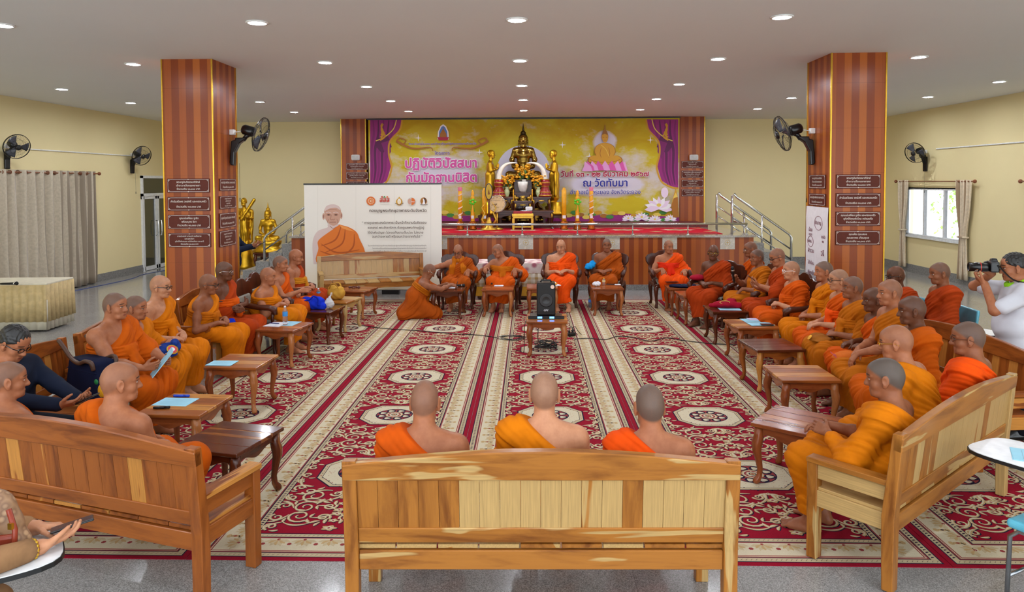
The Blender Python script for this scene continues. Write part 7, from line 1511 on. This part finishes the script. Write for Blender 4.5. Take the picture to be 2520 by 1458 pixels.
tp = P(1468, 705, z=TZ); blobby('tissue', (tp.x, tp.y, TZ), [('e', (0, 0, .035), (.07, .05, .035)), ('e', (.03, 0, .06), (.035, .03, .025)), ('e', (-.035, .01, .05), (.03, .03, .025))], WPAP, 'crumpled white tissue on the side table with the small bottle', 'tissue', 0, .005, .007, 80)
tp = P(1364, 703, z=TZ); r_ = empty('flower_garland', (tp.x, tp.y, TZ), 0, 'white paper with yellow and white blossoms behind the loudspeaker', 'flowers'); MB().box((0, 0, .006), (.2, .14, .012), rotz(.3)).build('wrapping', WPAP, r_); f = MB(); [f.ball((.06 * math.cos(k * 2.4) * (k / 12), .045 * math.sin(k * 2.4) * (k / 12), .03 + .01 * (k % 2)), .018, 6, k % 2) for k in range(12)]; f.build('blossoms', [YEL, WPAP], r_, 0, True)
# bags held on laps
hp = V3(L4['root']) + L4['Rw'] @ V3(0, .4, .6); b = blobby('shoulder_bag', tuple(hp), [('e', (0, 0, .05), (.17, .1, .06)), ('e', (.12, .05, .02), (.09, .09, .07)), ('c', (-.14, .0, .09), (.05, .08, .1), .03, .03)], cloth_mat('mid_blue_bag', (28, 58, 140)), 'blue shoulder bag with a gold edged red badge on a lap', 'bag', -90, .008, .006)
mb = MB().lathe([(0, 0), (.055, 0), (.055, .004), (0, .004)], 20, 0).lathe([(0, .003), (.042, .003), (.042, .006), (0, .006)], 20, 1).lathe([(0, .005), (.022, .005), (.022, .008), (0, .008)], 16, 2); o = mb.build('badge', [GOLDT, flat('badge_red', (200, 40, 50), .5), WPAP], b); o.location = (.16, .12, .075); o.rotation_euler = (-.6, .5, 0)
hp = (hand_point(L3, 1, .1) + hand_point(L3, -1, .1)) / 2; r_ = empty('booklet', hp, math.radians(-60), 'pale blue booklet held by the heavy monk', 'booklet'); Mb = rotx3(.9); MB().box((0, 0, .0), (.2, .29, .006), Mb).build('cover', CYAN, r_); MB().box((.0, 0, -.005), (.195, .285, .003), Mb).build('pages', WPAP, r_)
hp = V3(R10['root']) + R10['Rw'] @ V3(.22, .36, .56); b = blobby('shoulder_bag', tuple(hp), [('e', (0, 0, .03), (.11, .1, .06)), ('e', (.04, .06, 0), (.09, .08, .06))], cloth_mat('orange_pouch', (206, 104, 34)), 'orange pouch embroidered with a pink lotus on a lap of the right row', 'bag', 90, .008, .005)
mb = MB()
for k in range(5): a_ = math.pi * (k / 4); mb.add([(0, 0, 0), (.05 * math.cos(a_) - .012 * math.sin(a_), .05 * math.sin(a_) + .012 * math.cos(a_), 0), (.07 * math.cos(a_), .07 * math.sin(a_), 0), (.05 * math.cos(a_) + .012 * math.sin(a_), .05 * math.sin(a_) - .012 * math.cos(a_), 0)], [(0, 1, 2, 3)])
o = mb.build('pink_lotus', flat('pink_thread', (226, 120, 170), .6), b); o.location = (-.0, .15, .06); o.rotation_euler = (-1.0, 0, math.pi)
hp = hand_point(R3m, 1, .08, .03); microphone(hp - Vector((0, 0, .1)), (-.16, -.1, 1), 'black microphone in the hand of the speaking monk')
hp = hand_point(R4, -1, .12, .03); phone(hp, (0, 1, .1), (-.75, 0, .55), 'brown phone case in the hands of the monk looking down', flat('brown_leather_case', (66, 28, 22), .5), PHS)
hp = hand_point(K1, 1, .1, .02); o = MB().tube([(0, 0, -.05), (.03, .0, .09)], .005, 6).build('pen', BLACKP, None, 0, True); o.location = hp; T_(o, 'pen in the hand of the kneeling monk', 'pen')
p = P(1123, 706, z=TZ); microphone((p.x - .1, p.y, TZ + .022), (1, .03, 0), 'black microphone lying on the dark table beside the notebook'); p = P(1210, 702, z=TZ); microphone((p.x - .0, p.y - .06, TZ + .03), (.15, 1, .1), 'black microphone lying before the monk turning sideways')
q1 = V3(L6['root']) + L6['Rw'] @ V3(-.3, .22, .46); blobby('cloth_bag', tuple(q1), [('e', (0, 0, .06), (.1, .09, .07)), ('e', (.05, .05, .1), (.06, .05, .05))], RBLUE, 'blue cloth bag tucked between the thin older monk and the dark stout one', 'bag', 0, .008, .006)
q1 = V3(R8['root']) + R8['Rw'] @ V3(.02, .42, .585); b = blobby('shoulder_bag', tuple(q1), [('e', (0, 0, .01), (.17, .1, .05)), ('e', (-.06, .07, -.03), (.11, .08, .06))], cloth_mat('brown_shoulder_bag', (150, 88, 24)), 'brown cloth bag with a round yellow emblem on the lap of the open mouthed monk', 'bag', 90, .008, .006)
o = MB().lathe([(0, 0), (.03, 0), (.03, .004), (0, .005)], 16).build('emblem', YEL, b); o.location = (-.05, .13, .03); o.rotation_euler = (-.9, 0, 0)
# navy handbag with the fruit tag on the near left bench
p = P(222, 985, z=.45); hb = empty('handbag', (p.x - .0, p.y + .04, .444), math.radians(-30), 'large navy handbag with brown handles on the bench', 'handbag')
MB().prism([(-.27, 0), (.27, 0), (.28, .05), (.2, .35), (.18, .36), (-.18, .36), (-.2, .35), (-.28, .05)], .19, grain=0).build('bag_body', NAVYB, hb, .04, True, seg=4)
MB().box((0, -.0, .27), (.44, .196, .01), None).build('seam', NAVYB, hb, .004)
for y in (-.12, .11): MB().tube(smooth_pts([(-.3, y, .5), (-.22, y, .45), (-.1, y, .37), (.02, y, .34), (.12, y, .37), (.19, y * .9, .36), (.2, y * .8, .3)], 4), .018, 8).build('handle', flat('brown_leather_handle', (74, 46, 32), .45), hb, 0, True)
tg = MB(); tg.ball((0, 0, 0), (.047, .018, .052), 14); o = tg.build('fruit_tag', flat('yellow_felt_fruit', (246, 176, 20), .7), hb, 0, True); TAGL = Matrix.Rotation(math.radians(30), 4, 'Z') @ (P(250, 963, y=5.42) - hb.location); o.location = TAGL; o = MB().ball((0, 0, 0), (.026, .01, .022), 10).build('leaf_tag', flat('green_felt', (20, 120, 60), .7), hb, 0, True); o.location = TAGL + Vector((-.075, 0, .06))
MB().tube([TAGL + Vector((-.01 + .016 * math.cos(k * .5), .0, .09 + .018 * math.sin(k * .5))) for k in range(14)], .004, 5).build('key_ring', STEEL, hb, 0, True)
# the woman's patterned handbag on the tablet
t = NT('monogram_canvas'); v_ = t.n('ShaderNodeTexVoronoi'); v_.inputs['Scale'].default_value = 26; t.t.links.new(t.obj(), v_.inputs['Vector']); t.base(t.ramp(v_.outputs['Distance'], [(.2, (176, 140, 104)), (.4, (122, 88, 62)), (.7, (150, 114, 82))]), .55); MONO = t.m
p = P(8, 1350, z=.76); hb = blobby('handbag', (p.x - .06, p.y + .03, .742), [('e', (0, 0, .1), (.14, .07, .12)), ('c', (-.12, 0, .04), (.12, 0, .04), .05, .05), ('e', (0, 0, .2), (.1, .05, .06))], MONO, 'tan patterned handbag with red brown leather corner, beside the woman', 'handbag', -10, .007, .002, 14)
REDL = flat('red_brown_leather', (140, 52, 30), .4); MB().box((.105, -.055, .045), (.09, .035, .1), rotz(.5)).build('leather_corner', REDL, hb, .012, seg=2); MB().tube([(.12, -.04, .2), (.16, -.05, .12), (.165, -.06, .05), (.13, -.08, .02)], .012, 6, flat=.5).build('strap', REDL, hb, 0, True); MB().box((.15, -.06, .14), (.02, .012, .025)).build('buckle', GOLDT, hb)
# loudspeaker and receiver on the middle table
cx, cyy = .23, 9.5; sp = empty('loudspeaker', (cx - .01, cyy + .03, TZ + .047), 0, 'black portable loudspeaker on the middle table', 'loudspeaker')
GRL = flat('black_grille', (20, 20, 21), .6); MB().prism([(-.125, -.215), (.125, -.215), (.125, .2), (.115, .215), (-.115, .215), (-.125, .2)], .22, T=(0, 0, .216)).build('cabinet', BLACKP, sp, .01, seg=2); MB().box((0, -.111, .23), (.22, .006, .37)).build('grille', GRL, sp, .004)
MB().lathe([(.09, 0), (.092, .004), (.08, .006), (.03, -.004), (0, .002)], 28, M=rotx3(math.pi / 2), T=(0, -.115, .2)).build('woofer', flat('dark_cone', (40, 40, 42), .4), sp, 0, True); MB().tube([(-.07, 0, .43), (-.06, 0, .455), (.06, 0, .455), (.07, 0, .43)], .012, 8).build('carry_handle', BLACKP, sp, 0, True)
MB().lathe([(0, 0), (.026, 0), (.026, .003), (0, .003)], 20, M=rotx3(math.pi / 2), T=(.085, -.115, .38), sx=1.0).build('sticker', flat('sticker_cream', (226, 196, 180), .5), sp); mb = MB(); put_text(mb, 'GPY', 0, .055, -.1155, width=.06, bold=.02); mb.build('lettering', WPAP, sp)
rc = empty('wireless_receiver', (cx - .01, cyy - .1, TZ), 0, 'black wireless receiver with two lit blue displays under the loudspeaker', 'receiver'); MB().box((0, .09, .023), (.43, .22, .044)).box((0, -.02, .023), (.48, .006, .044)).build('case', BLACKP, rc, .003)
LCD = flat('blue_display', (60, 130, 255), .3, emit=6.)
for x in (-.085, .075): MB().box((x, -.0245, .024), (.06, .003, .024)).build('display', LCD, rc)
for x in (-.145, .02, .16): MB().lathe([(.012, 0), (.011, .012), (.0, .012)], 12, M=rotx3(math.pi / 2), T=(x, -.023, .022)).build('knob', GRL, rc)
# cables on the carpet
def cable(pts, label, r_=.006, name='cable', w=5): return T_(MB().tube(smooth_pts([tuple(p) for p in pts], 5), r_, w).build(name, BLACKP, None, 0, True), label, 'cable')
g = lambda u, v: P(u, v, z=ZC + .006)
cable([g(u, v) for u, v in ((866, 795), (900, 803), (960, 810), (1010, 813), (1060, 817), (1120, 822), (1175, 825), (1222, 831))], 'thin black cable running over the carpet to the left row')
lp = []; c0 = g(1258, 833)
for k in range(48): a_ = k * .42; R_ = .17 + .035 * math.sin(k * .61); lp.append((c0.x + R_ * math.cos(a_) * 1.05, c0.y + R_ * .75 * math.sin(a_), ZC + .006 + .0004 * k))
cable(lp, 'black cable coiled on the carpet left of the middle table', .005)
cable([g(u, v) for u, v in ((1412, 835), (1450, 833), (1490, 836), (1520, 828), (1560, 831), (1600, 840), (1640, 832), (1680, 838), (1740, 845), (1790, 848), (1830, 850))], 'thin black cable running over the carpet to the right row')
R_ = random.Random(3); c0 = g(1345, 855); tl = [(cx - .1, cyy + .1, .43), (cx - .12, cyy + .05, .2)]
for k in range(46): tl.append((c0.x + R_.uniform(-.17, .17), c0.y + R_.uniform(-.13, .15), ZC + .01 + R_.random() * .11 * (1 - k / 60)))
cable(tl, 'tangle of black cables on the carpet under the middle table', .0055)
cable([(cx - .22, cyy - .06, TZ + .02), (cx - .29, cyy - .07, TZ - .06), (cx - .3, cyy - .05, .2), (cx - .31, cyy - .05, .02), (cx - .36, cyy + .02, ZC + .007), (cx - .42, cyy + .06, ZC + .007)], 'black cable hanging down at the left of the middle table', .005)
p = g(1405, 826); ps2 = empty('power_strip', (p.x, p.y, ZC), .5, 'small black power strip with plugs on the carpet right of the middle table', 'power strip'); MB().box((0, 0, .025), (.13, .08, .05)).build('case', BLACKP, ps2, .008)
for x in (-.03, .03): MB().box((x, 0, .065), (.025, .03, .035)).build('plug', GRL, ps2, .004); MB().tube([(x, 0, .08), (x, -.01, .13), (x + .03, -.02, .14), (x + .08, -.03, .06), (x + .12, -.05, .012)], .005, 5).build('plug_cord', BLACKP, ps2, 0, True)
T_(MB().tube(smooth_pts([(LX + .12, 12.2, .008), (LX + .3, 14.5, .008), (LX + .5, 16.6, .008), (LX + .35, 17.6, .008), (LX + .6, 18.6, .008), (LX + 1.4, 19.2, .008)], 6), .007, 5).build('cable', flat('blue_cable', (60, 80, 140), .5), None, 0, True), 'blue cable lying on the floor along the left wall', 'cable')
# a few sunlit bushes outside the windows
R_ = random.Random(11)
for k, (x, y, s) in enumerate(((13.5, 19.5, 1.3), (14.5, 16.5, 1.1), (13.8, 22.5, 1.5))):
    r_ = empty('garden_bush', (x, y, 0), 0, 'sunlit bush outside the bright window, %s' % ('in the middle', 'nearest', 'farthest')[k], 'bush', 'bushes outside the window'); MB().tube([(0, 0, 0), (.05, 0, .5), (0, .1, 1.1 * s)], [.08, .06, .03], 6).build('stem', CARV, r_); f = MB()
    for i in range(500):
        c_ = Vector((R_.gauss(0, .45 * s), R_.gauss(0, .5 * s), 1.2 * s + R_.gauss(0, .4 * s))); f.add([(-.05, 0, 0), (0, -.03, .01), (.05, 0, 0), (0, .03, .01)], [(0, 1, 2, 3)], 0, None, .5, Matrix.Rotation(R_.random() * 6, 3, (R_.random(), R_.random(), R_.random() + .1)) * 1.6, c_)
    f.build('foliage', GREEN, r_)
